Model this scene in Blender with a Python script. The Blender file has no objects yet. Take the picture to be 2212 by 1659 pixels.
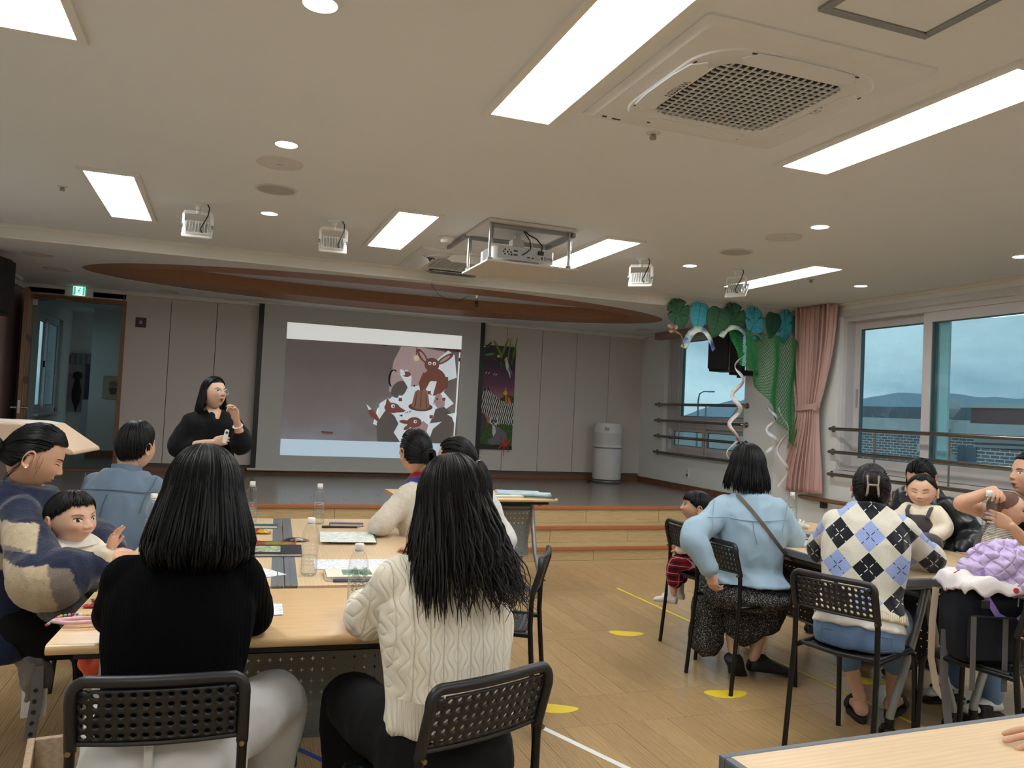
import bpy, bmesh, math, random
import numpy as np
from mathutils import Vector, Matrix, noise, Euler
R = math.radians
rnd = random.Random(7)
SC = bpy.context.scene
COL = SC.collection

# ------------------------------------------------------------------ camera
cam_d = bpy.data.cameras.new('camera'); cam = bpy.data.objects.new('camera', cam_d); COL.objects.link(cam)
cam_d.sensor_fit = 'HORIZONTAL'; cam_d.sensor_width = 36.0; cam_d.lens = 36.0*1728.2/2212
cam_d.clip_start = 0.05; cam_d.clip_end = 500
def _cam():
    yaw, pit, rol = R(19.645), R(1.973), R(2.744)
    f = Vector((math.sin(yaw)*math.cos(pit), math.cos(yaw)*math.cos(pit), math.sin(pit)))
    r = Vector((math.cos(yaw), -math.sin(yaw), 0)); u = r.cross(f)
    r2 = r*math.cos(rol)+u*math.sin(rol); u2 = u*math.cos(rol)-r*math.sin(rol)
    m = Matrix((r2, u2, -f)).transposed().to_4x4(); m.translation = (0, 0, 1.40)
    cam.matrix_world = m
_cam()
SC.camera = cam

# ------------------------------------------------------------------ colour and exposure
SC.view_settings.view_transform = 'Standard'; SC.view_settings.look = 'None'
SC.view_settings.gamma = 1.0; SC.view_settings.use_curve_mapping = False
SC.view_settings.exposure = 0.55
PANEL_E = 15.0      # ceiling panel lights
DOWN_E = 14.0       # round downlights

def S(r, g=None, b=None):
    if g is None: g = b = r
    f = lambda c: ((c/255+.055)/1.055)**2.4 if c > 10 else c/255/12.92
    return (f(r), f(g), f(b), 1)

# ------------------------------------------------------------------ world: overcast sky
def make_world():
    w = bpy.data.worlds.new('sky'); SC.world = w; w.use_nodes = True
    nt = w.node_tree; N = nt.nodes; L = nt.links; N.clear()
    out = N.new('ShaderNodeOutputWorld'); bg = N.new('ShaderNodeBackground')
    tc = N.new('ShaderNodeTexCoord'); mp = N.new('ShaderNodeMapping'); mp.inputs['Scale'].default_value = (1, 1, 2.6)
    nz = N.new('ShaderNodeTexNoise'); nz.inputs['Scale'].default_value = 3.2; nz.inputs['Detail'].default_value = 7; nz.inputs['Roughness'].default_value = .52
    rp = N.new('ShaderNodeValToRGB'); e = rp.color_ramp.elements
    e[0].position = .36; e[0].color = (.34, .46, .54, 1); e[1].position = .66; e[1].color = (.88, .97, 1.0, 1)
    sx = N.new('ShaderNodeSeparateXYZ'); rz = N.new('ShaderNodeValToRGB'); z = rz.color_ramp.elements
    z[0].position = 0.0; z[0].color = (1.0, 1.0, 1.0, 1); z[1].position = .5; z[1].color = (.62, .66, .72, 1)
    mx = N.new('ShaderNodeMix'); mx.data_type = 'RGBA'; mx.blend_type = 'MULTIPLY'; mx.inputs['Factor'].default_value = 1
    L.new(tc.outputs['Generated'], mp.inputs['Vector']); L.new(mp.outputs['Vector'], nz.inputs['Vector'])
    L.new(nz.outputs['Fac'], rp.inputs['Fac']); L.new(tc.outputs['Generated'], sx.inputs['Vector']); L.new(sx.outputs['Z'], rz.inputs['Fac'])
    L.new(rp.outputs['Color'], mx.inputs['A']); L.new(rz.outputs['Color'], mx.inputs['B'])
    L.new(mx.outputs['Result'], bg.inputs['Color']); bg.inputs['Strength'].default_value = 0.72
    L.new(bg.outputs['Background'], out.inputs['Surface'])
make_world()

# ------------------------------------------------------------------ materials
MATS = {}
class NT:
    def __init__(s, name):
        m = bpy.data.materials.new(name); m.use_nodes = True; s.m = m; s.t = m.node_tree; s.N = s.t.nodes; s.L = s.t.links
        s.b = s.N['Principled BSDF']; s.out = s.N['Material Output']
    def n(s, typ, **kw):
        o = s.N.new('ShaderNode'+typ)
        for k, v in kw.items():
            if k in o.inputs: o.inputs[k].default_value = v
            else: setattr(o, k, v)
        return o
    def l(s, a, b): s.L.new(a, b)
    def math(s, op, a, b=None, c=None):
        o = s.N.new('ShaderNodeMath'); o.operation = op
        for i, v in enumerate((a, b, c)):
            if v is None: continue
            if isinstance(v, (int, float)): o.inputs[i].default_value = v
            else: s.L.new(v, o.inputs[i])
        return o.outputs[0]
    def mix(s, f, a, b, mode='MIX'):
        o = s.N.new('ShaderNodeMix'); o.data_type = 'RGBA'; o.blend_type = mode
        for k, v in (('Factor', f), ('A', a), ('B', b)):
            if isinstance(v, (int, float)) and k == 'Factor': o.inputs[k].default_value = v
            elif isinstance(v, tuple): o.inputs[k].default_value = v
            else: s.L.new(v, o.inputs[k])
        return o.outputs['Result']
    def obj(s, scale=(1, 1, 1), rot=(0, 0, 0), loc=(0, 0, 0), kind='Object'):
        tc = s.N.new('ShaderNodeTexCoord'); mp = s.N.new('ShaderNodeMapping')
        mp.inputs['Scale'].default_value = scale; mp.inputs['Rotation'].default_value = rot; mp.inputs['Location'].default_value = loc
        s.L.new(tc.outputs[kind], mp.inputs['Vector']); return mp.outputs['Vector']
    def noise(s, vec, scale, detail=3, rough=.5, dist=0):
        o = s.n('TexNoise', Scale=scale, Detail=detail, Roughness=rough, Distortion=dist); s.L.new(vec, o.inputs['Vector']); return o.outputs['Fac']
    def ramp(s, f, stops, interp='LINEAR'):
        o = s.N.new('ShaderNodeValToRGB'); o.color_ramp.interpolation = interp; e = o.color_ramp.elements
        while len(e) < len(stops): e.new(.5)
        for q, (p, c) in zip(e, stops): q.position = p; q.color = c
        s.L.new(f, o.inputs['Fac']); return o.outputs['Color']
    def xyz(s, vec):
        o = s.N.new('ShaderNodeSeparateXYZ'); s.L.new(vec, o.inputs[0]); return o.outputs
    def bump(s, h, strength=.3, dist=.01):
        o = s.n('Bump', Strength=strength, Distance=dist); s.L.new(h, o.inputs['Height']); s.L.new(o.outputs['Normal'], s.b.inputs['Normal'])
    def col(s, c):
        if isinstance(c, tuple): s.b.inputs['Base Color'].default_value = c
        else: s.L.new(c, s.b.inputs['Base Color'])
    def set(s, rough=None, metal=None, spec=None, **kw):
        for k, v in (('Roughness', rough), ('Metallic', metal), ('Specular IOR Level', spec)):
            if v is not None: s.b.inputs[k].default_value = v
        for k, v in kw.items(): s.b.inputs[k.replace('_', ' ')].default_value = v

def plain(name, c, rough=.5, metal=0, spec=.5, var=.06, vs=6, bump=0, bs=60, **kw):
    """a base colour with faint procedural variation and optional fine relief"""
    if name in MATS: return MATS[name]
    m = NT(name); m.set(rough, metal, spec, **kw)
    v = m.obj()
    f = m.noise(v, vs, 4)
    d = tuple(max(0, x*(1-var)) for x in c[:3])+(1,); e = tuple(min(1, x*(1+var)) for x in c[:3])+(1,)
    m.col(m.mix(f, d, e))
    if bump: m.bump(m.noise(v, bs, 3), bump, .004)
    MATS[name] = m.m; return m.m

def emit(name, c, strength):
    if name in MATS: return MATS[name]
    m = NT(name); m.col(c); m.set(.4); m.b.inputs['Emission Color'].default_value = c; m.b.inputs['Emission Strength'].default_value = strength
    MATS[name] = m.m; return m.m

def wood(name, c1, c2, scale=(1, 1, 1), rough=.35, kind='Object', grain=1.0, spec=.5, randtint=0, bd='X', wmix=.45):
    """long grain along local Y of the mapping; scale stretches it"""
    if name in MATS: return MATS[name]
    m = NT(name); m.set(rough, 0, spec)
    vec = m.obj(scale, kind=kind)
    if randtint:
        oi = m.n('ObjectInfo'); va = m.N.new('ShaderNodeVectorMath'); va.operation = 'ADD'
        cb = m.N.new('ShaderNodeCombineXYZ'); m.l(m.math('MULTIPLY', oi.outputs['Random'], 37.0), cb.inputs[0]); m.l(m.math('MULTIPLY', oi.outputs['Random'], 91.0), cb.inputs[1])
        m.l(vec, va.inputs[0]); m.l(cb.outputs[0], va.inputs[1]); vec = va.outputs[0]
    w = m.n('TexWave', wave_type='BANDS', bands_direction=bd, Scale=5.0*grain, Distortion=7.0, Detail=4.0); w.inputs['Detail Scale'].default_value = 1.3
    m.l(vec, w.inputs['Vector'])
    n2 = m.noise(vec, 14*grain, 5, .6)
    f = m.math('ADD', m.math('MULTIPLY', w.outputs['Fac'], wmix), m.math('MULTIPLY', n2, 1-wmix))
    c = m.ramp(f, [(.25, c1), (.75, c2)])
    if randtint:
        k = m.math('ADD', 1-randtint/2, m.math('MULTIPLY', oi.outputs['Random'], randtint))
        mm = m.N.new('ShaderNodeVectorMath'); mm.operation = 'SCALE'; m.l(c, mm.inputs[0]); m.l(k, mm.inputs['Scale']); c = mm.outputs[0]
    m.col(c); m.bump(n2, .05, .002)
    MATS[name] = m.m; return m.m

# ------------------------------------------------------------------ mesh builder
def rotm(rx=0, ry=0, rz=0): return Euler((R(rx), R(ry), R(rz)), 'XYZ').to_matrix()
class MB:
    def __init__(s): s.v = []; s.f = []; s.mi = []; s.cur = 0
    def add(s, vs, fs, M=None):
        o = len(s.v)
        for p in vs:
            p = Vector(p)
            s.v.append(tuple(M @ p) if M is not None else tuple(p))
        for q in fs: s.f.append(tuple(i+o for i in q)); s.mi.append(s.cur)
        return s
    def m(s, i): s.cur = i; return s
    def box(s, c, d, rot=None, M=None):
        x, y, z = d[0]/2, d[1]/2, d[2]/2
        vs = [Vector((a*x, b*y, e*z)) for a in (-1, 1) for b in (-1, 1) for e in (-1, 1)]
        if rot is not None: vs = [rot @ p for p in vs]
        vs = [p+Vector(c) for p in vs]
        return s.add(vs, [(0, 1, 3, 2), (4, 6, 7, 5), (0, 4, 5, 1), (2, 3, 7, 6), (0, 2, 6, 4), (1, 5, 7, 3)], M)
    def b2(s, lo, hi, M=None):
        return s.box([(a+b)/2 for a, b in zip(lo, hi)], [b-a for a, b in zip(lo, hi)], None, M)
    def tube(s, path, r, n=8, caps=True, M=None, flat=1.0, up=None, closed=False):
        P = [Vector(p) for p in path]; k = len(P)
        rr = r if isinstance(r, (list, tuple)) else [r]*k
        vs = []; fs = []
        prev = None
        for i in range(k):
            if closed: t = P[(i+1) % k]-P[i-1]
            else: t = P[min(i+1, k-1)]-P[max(i-1, 0)]
            if t.length < 1e-9: t = Vector((0, 0, 1))
            t.normalize()
            if prev is None:
                a = Vector(up) if up is not None else (Vector((0, 0, 1)) if abs(t.z) < .9 else Vector((1, 0, 0)))
            else: a = prev
            x = a-t*a.dot(t)
            if x.length < 1e-6: x = t.orthogonal()
            x.normalize(); y = t.cross(x); prev = x
            for j in range(n):
                w = 2*math.pi*j/n
                vs.append(P[i]+x*(math.cos(w)*rr[i]*flat)+y*(math.sin(w)*rr[i]))
        for i in range(k-1 if not closed else k):
            for j in range(n):
                a = i*n+j; b = i*n+(j+1) % n; c = ((i+1) % k)*n+(j+1) % n; d = ((i+1) % k)*n+j
                fs.append((a, b, c, d))
        if caps and not closed:
            fs.append(tuple(reversed(range(n)))); fs.append(tuple((k-1)*n+j for j in range(n)))
        return s.add(vs, fs, M)
    def cyl(s, p0, p1, r, n=16, r1=None, M=None): return s.tube([p0, p1], [r, r if r1 is None else r1], n, True, M)
    def lathe(s, prof, n=24, M=None, sx=1, sy=1):
        """prof: list of (radius, z); closed on the axis where radius is 0"""
        vs = []; fs = []; k = len(prof)
        for r, z in prof:
            for j in range(n):
                w = 2*math.pi*j/n; vs.append((r*math.cos(w)*sx, r*math.sin(w)*sy, z))
        for i in range(k-1):
            for j in range(n):
                fs.append((i*n+j, i*n+(j+1) % n, (i+1)*n+(j+1) % n, (i+1)*n+j))
        if prof[0][0] > 1e-6: fs.append(tuple(reversed(range(n))))
        if prof[-1][0] > 1e-6: fs.append(tuple((k-1)*n+j for j in range(n)))
        return s.add(vs, fs, M)
    def loft(s, rings, caps=True, M=None):
        n = len(rings[0]); vs = [p for r in rings for p in r]; fs = []
        for i in range(len(rings)-1):
            for j in range(n): fs.append((i*n+j, i*n+(j+1) % n, (i+1)*n+(j+1) % n, (i+1)*n+j))
        if caps: fs.append(tuple(reversed(range(n)))); fs.append(tuple((len(rings)-1)*n+j for j in range(n)))
        return s.add(vs, fs, M)
    def prism(s, pts, d, M=None, axis='z'):
        """extrude a 2-D outline (x, y) by d along z"""
        n = len(pts); vs = [(p[0], p[1], 0) for p in pts]+[(p[0], p[1], d) for p in pts]
        fs = [tuple(reversed(range(n))), tuple(range(n, 2*n))]+[(i, (i+1) % n, n+(i+1) % n, n+i) for i in range(n)]
        return s.add(vs, fs, M)
    def grid(s, fn, nu, nv, M=None, closeu=False):
        vs = [fn(i/(nu-(0 if closeu else 1)), j/(nv-1)) for j in range(nv) for i in range(nu)]
        fs = []
        for j in range(nv-1):
            for i in range(nu if closeu else nu-1):
                a = j*nu+i; b = j*nu+(i+1) % nu; fs.append((a, b, b+nu, a+nu))
        return s.add(vs, fs, M)
    def mesh(s, name, mats, smooth=None):
        me = bpy.data.meshes.new(name); me.from_pydata(s.v, [], s.f)
        for m in (mats if isinstance(mats, (list, tuple)) else [mats]): me.materials.append(m)
        if any(s.mi): me.polygons.foreach_set('material_index', s.mi)
        me.update()
        if smooth:
            me.polygons.foreach_set('use_smooth', [True]*len(me.polygons))
            if smooth is not True: me.set_sharp_from_angle(angle=R(smooth))
        return me
    def build(s, name, mats, parent=None, smooth=40, bev=0, loc=None, rotz=0, fix=True, seg=2, **tg):
        me = s.mesh(name, mats, smooth)
        if fix:
            bm = bmesh.new(); bm.from_mesh(me); bmesh.ops.recalc_face_normals(bm, faces=bm.faces); bm.to_mesh(me); bm.free()
        o = bpy.data.objects.new(name, me); COL.objects.link(o)
        if parent is not None: o.parent = parent
        if loc is not None: o.location = loc
        if rotz: o.rotation_euler[2] = rotz
        if bev:
            b = o.modifiers.new('bevel', 'BEVEL'); b.width = bev; b.segments = seg; b.limit_method = 'ANGLE'; b.angle_limit = R(35)
        if tg: tag(o, **tg)
        return o

def tag(o, label=None, cat=None, group=None, kind=None):
    if label: o['label'] = label
    if cat: o['category'] = cat
    if group: o['group'] = group
    if kind: o['kind'] = kind
    return o
def thing(name, label, cat, loc=(0, 0, 0), rotz=0, group=None, kind=None):
    o = bpy.data.objects.new(name, None); COL.objects.link(o); o.empty_display_size = .05
    o.location = loc; o.rotation_euler[2] = rotz
    return tag(o, label, cat, group, kind)
def kids(o): return [c for c in bpy.data.objects if c.parent == o]
def copy_tree(o, parent=None, loc=None, rotz=None, **tg):
    c = o.copy(); COL.objects.link(c); c.parent = parent
    if loc is not None: c.location = loc
    if rotz is not None: c.rotation_euler[2] = rotz
    for k in list(o.children): copy_tree(k, c)
    if tg: tag(c, **tg)
    return c
def struct(o, label=None):
    o['kind'] = 'structure'
    if label: o['label'] = label
    return o
def rrect(w, h, r, n=5):
    """rounded rectangle outline centred on 0"""
    P = []
    for cx, cy, a in ((w/2-r, h/2-r, 0), (-w/2+r, h/2-r, 90), (-w/2+r, -h/2+r, 180), (w/2-r, -h/2+r, 270)):
        for i in range(n+1):
            t = R(a+90*i/n); P.append((cx+r*math.cos(t), cy+r*math.sin(t)))
    return P
def place(loc, rot=(0, 0, 0), sc=1):
    m = Matrix.Translation(loc) @ Euler([R(a) for a in rot], 'XYZ').to_matrix().to_4x4()
    if sc != 1: m = m @ Matrix.Scale(sc, 4)
    return m
# ------------------------------------------------------------------ room shell
XL, XR, XS = -2.28, 6.25, 5.91          # left wall, window wall, stage side wall
YW, YB, YBK = 10.72, 7.58, -3.2         # stage back wall, beam, wall behind the camera
ZC, ZB, ZS = 2.74, 2.635, .452          # ceiling, stage ceiling, stage floor

M_ceil = plain('ceiling_paint', S(222, 226, 230), .75, var=.02, vs=2)
M_wallw = plain('white_wall_paint', S(226, 230, 228), .7, var=.03, vs=3)
M_panel = plain('grey_fabric_panel', S(208, 200, 194), .9, var=.05, vs=200, bump=.25, bs=400)
M_pink = plain('pink_fabric_wall', S(180, 152, 152), .9, var=.05, vs=120, bump=.2, bs=300)
M_pinkd = plain('brown_wainscot', S(66, 55, 52), .6)
M_mould = plain('cream_moulding', S(224, 220, 212), .5, var=.02)
M_brownw = wood('brown_wood_trim', S(112, 74, 50), S(134, 92, 62), (3, 3, 3), .45)
M_oval = wood('oval_wood_veneer', S(150, 104, 72), S(168, 120, 86), (.8, 2.2, 3), .5, wmix=.05, bd='Z')
M_floorw = wood('floor_plank_wood', S(157, 129, 91), S(183, 153, 111), (5, .5, 5), .22, randtint=.14, wmix=.3)
M_floorx = wood('floor_band_wood', S(157, 129, 91), S(183, 153, 111), (.5, 5, 5), .22, randtint=.14, wmix=.3, bd='Y')
M_riser = wood('riser_plank_wood', S(172, 148, 106), S(202, 176, 132), (.6, 4, 5), .4, randtint=.08, wmix=.35, bd='Z')
M_nose = plain('orange_brown_step_nosing', S(170, 104, 66), .4)
M_stage = wood('dark_stage_vinyl', S(122, 112, 102), S(142, 132, 120), (4, 2, 4), .22)
M_gap = plain('dark_joint', S(52, 42, 34), .8)

def make_floor():
    fl = MB().b2((XL-.2, YBK-.2, -.12), (XR+.2, YB+.1, -.004)).build('floor', plain('floor_base', S(92, 70, 50), .6), smooth=None)
    struct(fl, 'light oak plank floor of the hall')
    rows = []          # (y0, y1, along)
    y = 6.86; rows.append((6.86, 7.06, 'x'))
    seq = [(.96, 'y'), (.2, 'x'), (.95, 'y'), (.15, 'x'), (.94, 'y'), (.35, 'd')]
    i = 0
    while y > YBK:
        h, a = seq[i % 6]; rows.append((y-h, y, a)); y -= h; i += 1
    rest = MB(); cache = {}
    g = .0016
    cnt = 0
    for y0, y1, a in rows:
        if a == 'x':
            x = XL+rnd.uniform(-.6, 0)
            while x < XR:
                L = .92; cell = (max(x, XL), min(x+L, XR)); x += L
                if cell[1]-cell[0] < .02: continue
                cnt += plank(fl, rest, cell, (y0, y1), M_floorx, cache, g, 0)
        else:
            x = XL; W = .132 if a == 'y' else .26
            x -= rnd.uniform(0, .1)
            while x < XR:
                cell = (max(x, XL), min(x+W, XR)); x += W
                if cell[1]-cell[0] < .02: continue
                cnt += plank(fl, rest, cell, (y0, y1), M_floorw, cache, g, 0)
    o = rest.build('plank', [M_floorw, M_floorx], fl, smooth=None, fix=False); o['kind'] = 'stuff'
def plank(fl, rest, cx, cy, mat, cache, g, z):
    mx, my = (cx[0]+cx[1])/2, (cy[0]+cy[1])/2
    vis = 2.45 < my < 7.1 and (.75 + (my-2.4)*.16) < mx < 4.35
    w, h = round(cx[1]-cx[0]-g, 4), round(cy[1]-cy[0]-g, 4)
    if vis:
        k = (w, h, mat.name)
        if k not in cache:
            cache[k] = MB().box((0, 0, -.002), (w, h, .004)).mesh('plank', mat)
        o = bpy.data.objects.new('plank', cache[k]); COL.objects.link(o); o.parent = fl
        o.location = (mx, my, -.0001-rnd.uniform(0, .0004)); return 1
    rest.m(1 if mat is M_floorx else 0).box((mx, my, -.0022), (w, h, .004)); return 0
make_floor()

# stage: three steps of plank risers with nosing strips
def make_stage():
    st = thing('stage_platform', 'raised stage with three wooden steps and brown nosing strips', None, (0, 0, 0)); st['kind'] = 'structure'
    Y = [7.06, 7.33, 7.60]; Z = [0, .127, .287, ZS]
    for i in range(3):
        b = MB().b2((XL, Y[i]+.012, Z[i]-(.0 if i else 0)), (XR, (Y[i+1]+.02 if i < 2 else YW+.1), Z[i+1]-.012))
        b.build('step_core', M_gap, st, smooth=None)
        # riser planks, each its own piece
        x = XL-.35*i-.3; L = .86; kq = 0
        while x < XR:
            a, c = max(x, XL), min(x+L, XR); x += L
            if c-a < .03: continue
            MB().box((0, 0, 0), (c-a-.004, .012, Z[i+1]-Z[i]-.033)).build('plank', M_riser, st, smooth=None, loc=((a+c)/2, Y[i]+.006, (Z[i]+Z[i+1])/2-.015))
        # tread planks (vinyl board) and nosing
        if i < 2: MB().b2((XL, Y[i], Z[i+1]-.012), (XR, Y[i+1]+.012, Z[i+1])).build('tread', M_riser, st, smooth=None)
        nb = XL
        while nb < XR:
            e = min(nb+2.4, XR)
            MB().b2((nb+.001, Y[i]-.016, Z[i+1]-.03), (e-.001, Y[i]+.03, Z[i+1]+.003)).build('nosing_strip', M_nose, st, smooth=None, bev=.004); nb = e
    MB().b2((XL, Y[2], ZS-.012), (XR, YW+.1, ZS)).build('stage_floor', M_stage, st, smooth=None)
    # thin lines of the stage vinyl boards: separate boards over the front part in view
    k = 0; y = 7.64
    while y < 8.75:
        x = XL+rnd.uniform(0, .6)
        while x < XS-.1:
            e = min(x+.95, XS-.02)
            if -.4 < x < 5.6: MB().box((0, 0, 0), (e-x-.004, .135-.004, .002)).build('board', M_stage, st, smooth=None, loc=((x+e)/2, y+.0675, ZS+.001))
            x = e
        y += .135
make_stage()

# stage back wall of tall fabric panels with a doorway
def make_front():
    w = thing('wall_front', 'stage back wall of tall grey fabric panels', None); w['kind'] = 'structure'
    xs = [-1.225, -.69, -.155, .385, .93, 1.47, 2.01, 2.55, 3.09, 3.63, 3.73, 4.265, 4.81, 5.347, 5.90]
    xs = [-1.225, -.69, -.155, .385, .93, 1.47, 2.01, 2.55, 3.12, 3.72, 4.265, 4.81, 5.347, 5.92]
    MB().b2((-1.2, YW+.03, 0), (XS+.2, YW+.14, 3)).build('wall_core', plain('wall_core_dark', S(96, 90, 84), .9), w, smooth=None)
    for a, b in zip(xs, xs[1:]):
        MB().box((0, 0, 0), (b-a-.006, .032, ZB-.04-.56)).build('panel', M_panel, w, smooth=None, loc=((a+b)/2, YW+.016, (ZB-.04+.56)/2), bev=.003)
    MB().b2((-2.2, YW, 2.50), (-1.232, YW+.14, ZB)).build('panel', M_panel, w, smooth=None)
    MB().b2((XL-.1, YW, ZB-.1), (-1.2, YW+.14, 3)).build('wall_core', MATS['wall_core_dark'], w, smooth=None)
    MB().b2((XL-.3, YW, 0), (-2.2, YW+.14, 3)).build('wall_core', M_wallw, w, smooth=None)
    b = MB().b2((-1.2, YW-.02, ZS), (XS, YW+.03, ZS+.06)).build('baseboard_front', M_brownw, smooth=None, bev=.004); struct(b, 'brown wood baseboard along the stage back wall')
    t = MB().b2((XL, YW-.045, ZB-.045), (XS, YW+.02, ZB)).b2((XL, YW-.065, ZB-.016), (XS, YW, ZB)).build('trim_1', M_mould, smooth=None, bev=.005); struct(t, 'cream cornice above the stage back wall')
make_front()

def holed_wall(name, axis, pos, thick, lo, hi, holes, mat):
    """a wall slab in the plane x=pos (axis 'x') spanning lo..hi with rectangular openings (y0,y1,z0,z1)"""
    ys = sorted({lo[0], hi[0], *[h[0] for h in holes], *[h[1] for h in holes]}); zs = sorted({lo[1], hi[1], *[h[2] for h in holes], *[h[3] for h in holes]})
    m = MB()
    for a, b in zip(ys, ys[1:]):
        for c, d in zip(zs, zs[1:]):
            if any(h[0] <= a and b <= h[1] and h[2] <= c and d <= h[3] for h in holes): continue
            m.b2((pos, a, c), (pos+thick, b, d))
    o = m.build(name, mat, smooth=None); return o
WIN1 = (8.17, 10.06, .93, 2.60)      # y0 y1 z0 z1 in the stage side wall
WIN2 = (1.2, 6.98, .94, 2.60)        # in the window wall
struct(holed_wall('wall_stage_right', 'x', XS, .34, (YB+.05, 0), (YW+.2, 3), [WIN1], M_wallw), 'white stage side wall with the small window')
struct(holed_wall('wall_right', 'x', XR, .3, (YBK-.2, 0), (YB+.3, 3), [WIN2], M_wallw), 'white window wall on the right of the hall')
o = MB().b2((XS, YB, 0), (XR+.1, YB+.12, 3)).build('wall_pier', M_wallw, smooth=None); struct(o, 'narrow white pier beside the stage')
lw = MB().b2((XL-.2, YBK-.2, 0), (XL, YW+.1, 3)).build('wall_left', M_wallw, smooth=None); struct(lw, 'left wall of the hall')
MB().b2((XL, 7.7, .98), (XL+.025, 10.5, ZB-.1)).build('panel', M_pink, lw, smooth=None)
MB().b2((XL, 7.7, ZS), (XL+.025, 10.5, .96)).build('panel', M_pinkd, lw, smooth=None)
MB().b2((XL, 7.7, .95), (XL+.035, 10.5, .985)).build('dado_rail', M_brownw, lw, smooth=None)
o = MB().b2((XL-.2, YBK-.2, 0), (XR+.2, YBK, 3)).build('wall_back', M_wallw, smooth=None); struct(o, 'wall behind the audience')
# side baseboards
o = MB().b2((XS-.022, YB, ZS), (XS, YW, ZS+.075)).build('baseboard_right', M_brownw, smooth=None, bev=.004); struct(o, 'brown baseboard below the stage window')
o = MB().b2((XR-.02, YBK, 0), (XR, YB, .09)).build('baseboard_hall', M_brownw, smooth=None, bev=.004); struct(o, 'brown baseboard along the window wall')

# ceilings
o = MB().b2((XL-.2, YBK-.2, ZC), (XR+.3, YB, ZC+.15)).build('ceiling', M_ceil, smooth=None); struct(o, 'cream plaster ceiling of the hall')
def make_stage_ceiling():
    cx, cy = 1.87, 9.05; n = 96
    out = [(cx+3.3*math.cos(2*math.pi*i/n), cy+1.27*math.sin(2*math.pi*i/n)) for i in range(n)]
    inn = [(cx+2.9*math.cos(2*math.pi*i/n), cy-.04+.72*math.sin(2*math.pi*i/n)) for i in range(n)]
    x0, x1, y0, y1 = XL-.2, XS+.3, YB+.0, YW+.15
    # ceiling sheet with an oval hole
    bnd = []
    for i in range(n):
        t = 2*math.pi*i/n; dx, dy = math.cos(t), math.sin(t)
        s = min(((x1-cx)/dx if dx > 1e-9 else 1e9), ((x0-cx)/dx if dx < -1e-9 else 1e9), ((y1-cy)/dy if dy > 1e-9 else 1e9), ((y0-cy)/dy if dy < -1e-9 else 1e9))
        bnd.append((cx+dx*s, cy+dy*s))
    for q in ((x1, y1), (x0, y1), (x0, y0), (x1, y0)):
        k = min(range(n), key=lambda i: (bnd[i][0]-q[0])**2+(bnd[i][1]-q[1])**2); bnd[k] = q
    m = MB(); vs = [(a, b, ZB) for a, b in out]+[(a, b, ZB) for a, b in bnd]+[(a, b, ZB+.02) for a, b in out]
    m.add(vs, [(i, (i+1) % n, n+(i+1) % n, n+i) for i in range(n)]+[(i, 2*n+i, 2*n+(i+1) % n, (i+1) % n) for i in range(n)])
    c = m.build('ceiling_stage', M_ceil, smooth=None, fix=False); struct(c, 'lower cream ceiling over the stage with an oval recess')
    m = MB(); vs = [(a, b, ZB+.006) for a, b in out]+[(a, b, ZB+.012) for a, b in inn]+[(a, b, ZB+.17) for a, b in inn]
    m.add(vs, [(i, (i+1) % n, n+(i+1) % n, n+i) for i in range(n)]+[(n+i, n+(i+1) % n, 2*n+(i+1) % n, 2*n+i) for i in range(n)])
    m.build('oval_wood_ring', M_oval, c, smooth=30, fix=False)
    m = MB(); m.add([(a, b, ZB+.150) for a, b in inn], [tuple(range(n))]); m.build('recess_top', M_ceil, c, smooth=None, fix=False)
    m = MB().b2((x0, y0, ZC+.06), (x1, y1, ZC+.12)); m.build('slab', M_ceil, c, smooth=None)
    b = MB().b2((XL-.2, YB-.02, ZB-.004), (XR+.2, YB+.14, ZC+.05)).build('trim_2', M_mould, smooth=None); struct(b, 'cream beam dropping between hall and stage ceilings')
    MB().b2((XL, YB-.04, ZC-.028), (XR, YB-.019, ZC)).b2((XL, YB-.055, ZC-.012), (XR, YB-.019, ZC)).build('moulding', M_mould, b, smooth=None, bev=.004)
    MB().b2((XL, YB-.028, ZB-.012), (XR-.4, YB+.0, ZB+.004)).build('moulding', M_mould, b, smooth=None, bev=.003)
    t = MB().b2((XR-.03, YBK, ZC-.03), (XR, YB, ZC)).b2((XR-.05, YBK, ZC-.012), (XR, YB, ZC)).build('trim_3', M_mould, smooth=None, bev=.004); struct(t, 'cream cornice along the window wall')
    t = MB().b2((XL, YB+.1, ZB-.09), (XL+.04, YW, ZB-.04)).b2((XL, YB+.1, ZB-.04), (XL+.09, YW-.5, ZB)).build('trim_4', M_mould, smooth=None, bev=.006); struct(t, 'cream cornice along the left stage wall')
    t = MB().b2((XS-.04, YB+.1, ZB-.03), (XS, YW, ZB)).build('trim_5', M_mould, smooth=None, bev=.004); struct(t, 'cream cornice above the stage window')
make_stage_ceiling()
# ------------------------------------------------------------------ lettering helper
def text_mesh(txt, size, ext=.0005):
    cu = bpy.data.curves.new('lettering', 'FONT'); cu.body = txt; cu.size = size; cu.extrude = ext; cu.align_x = 'CENTER'; cu.align_y = 'CENTER'; cu.resolution_u = 2
    o = bpy.data.objects.new('lettering', cu); COL.objects.link(o)
    dg = bpy.context.evaluated_depsgraph_get(); me = bpy.data.meshes.new_from_object(o.evaluated_get(dg))
    bpy.data.objects.remove(o); bpy.data.curves.remove(cu); return me
def lettering(txt, size, M, mat, parent, name='lettering'):
    me = text_mesh(txt, size); me.materials.clear(); me.materials.append(mat)
    o = bpy.data.objects.new(name, me); COL.objects.link(o); o.parent = parent; o.matrix_local = M
    return o

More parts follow.
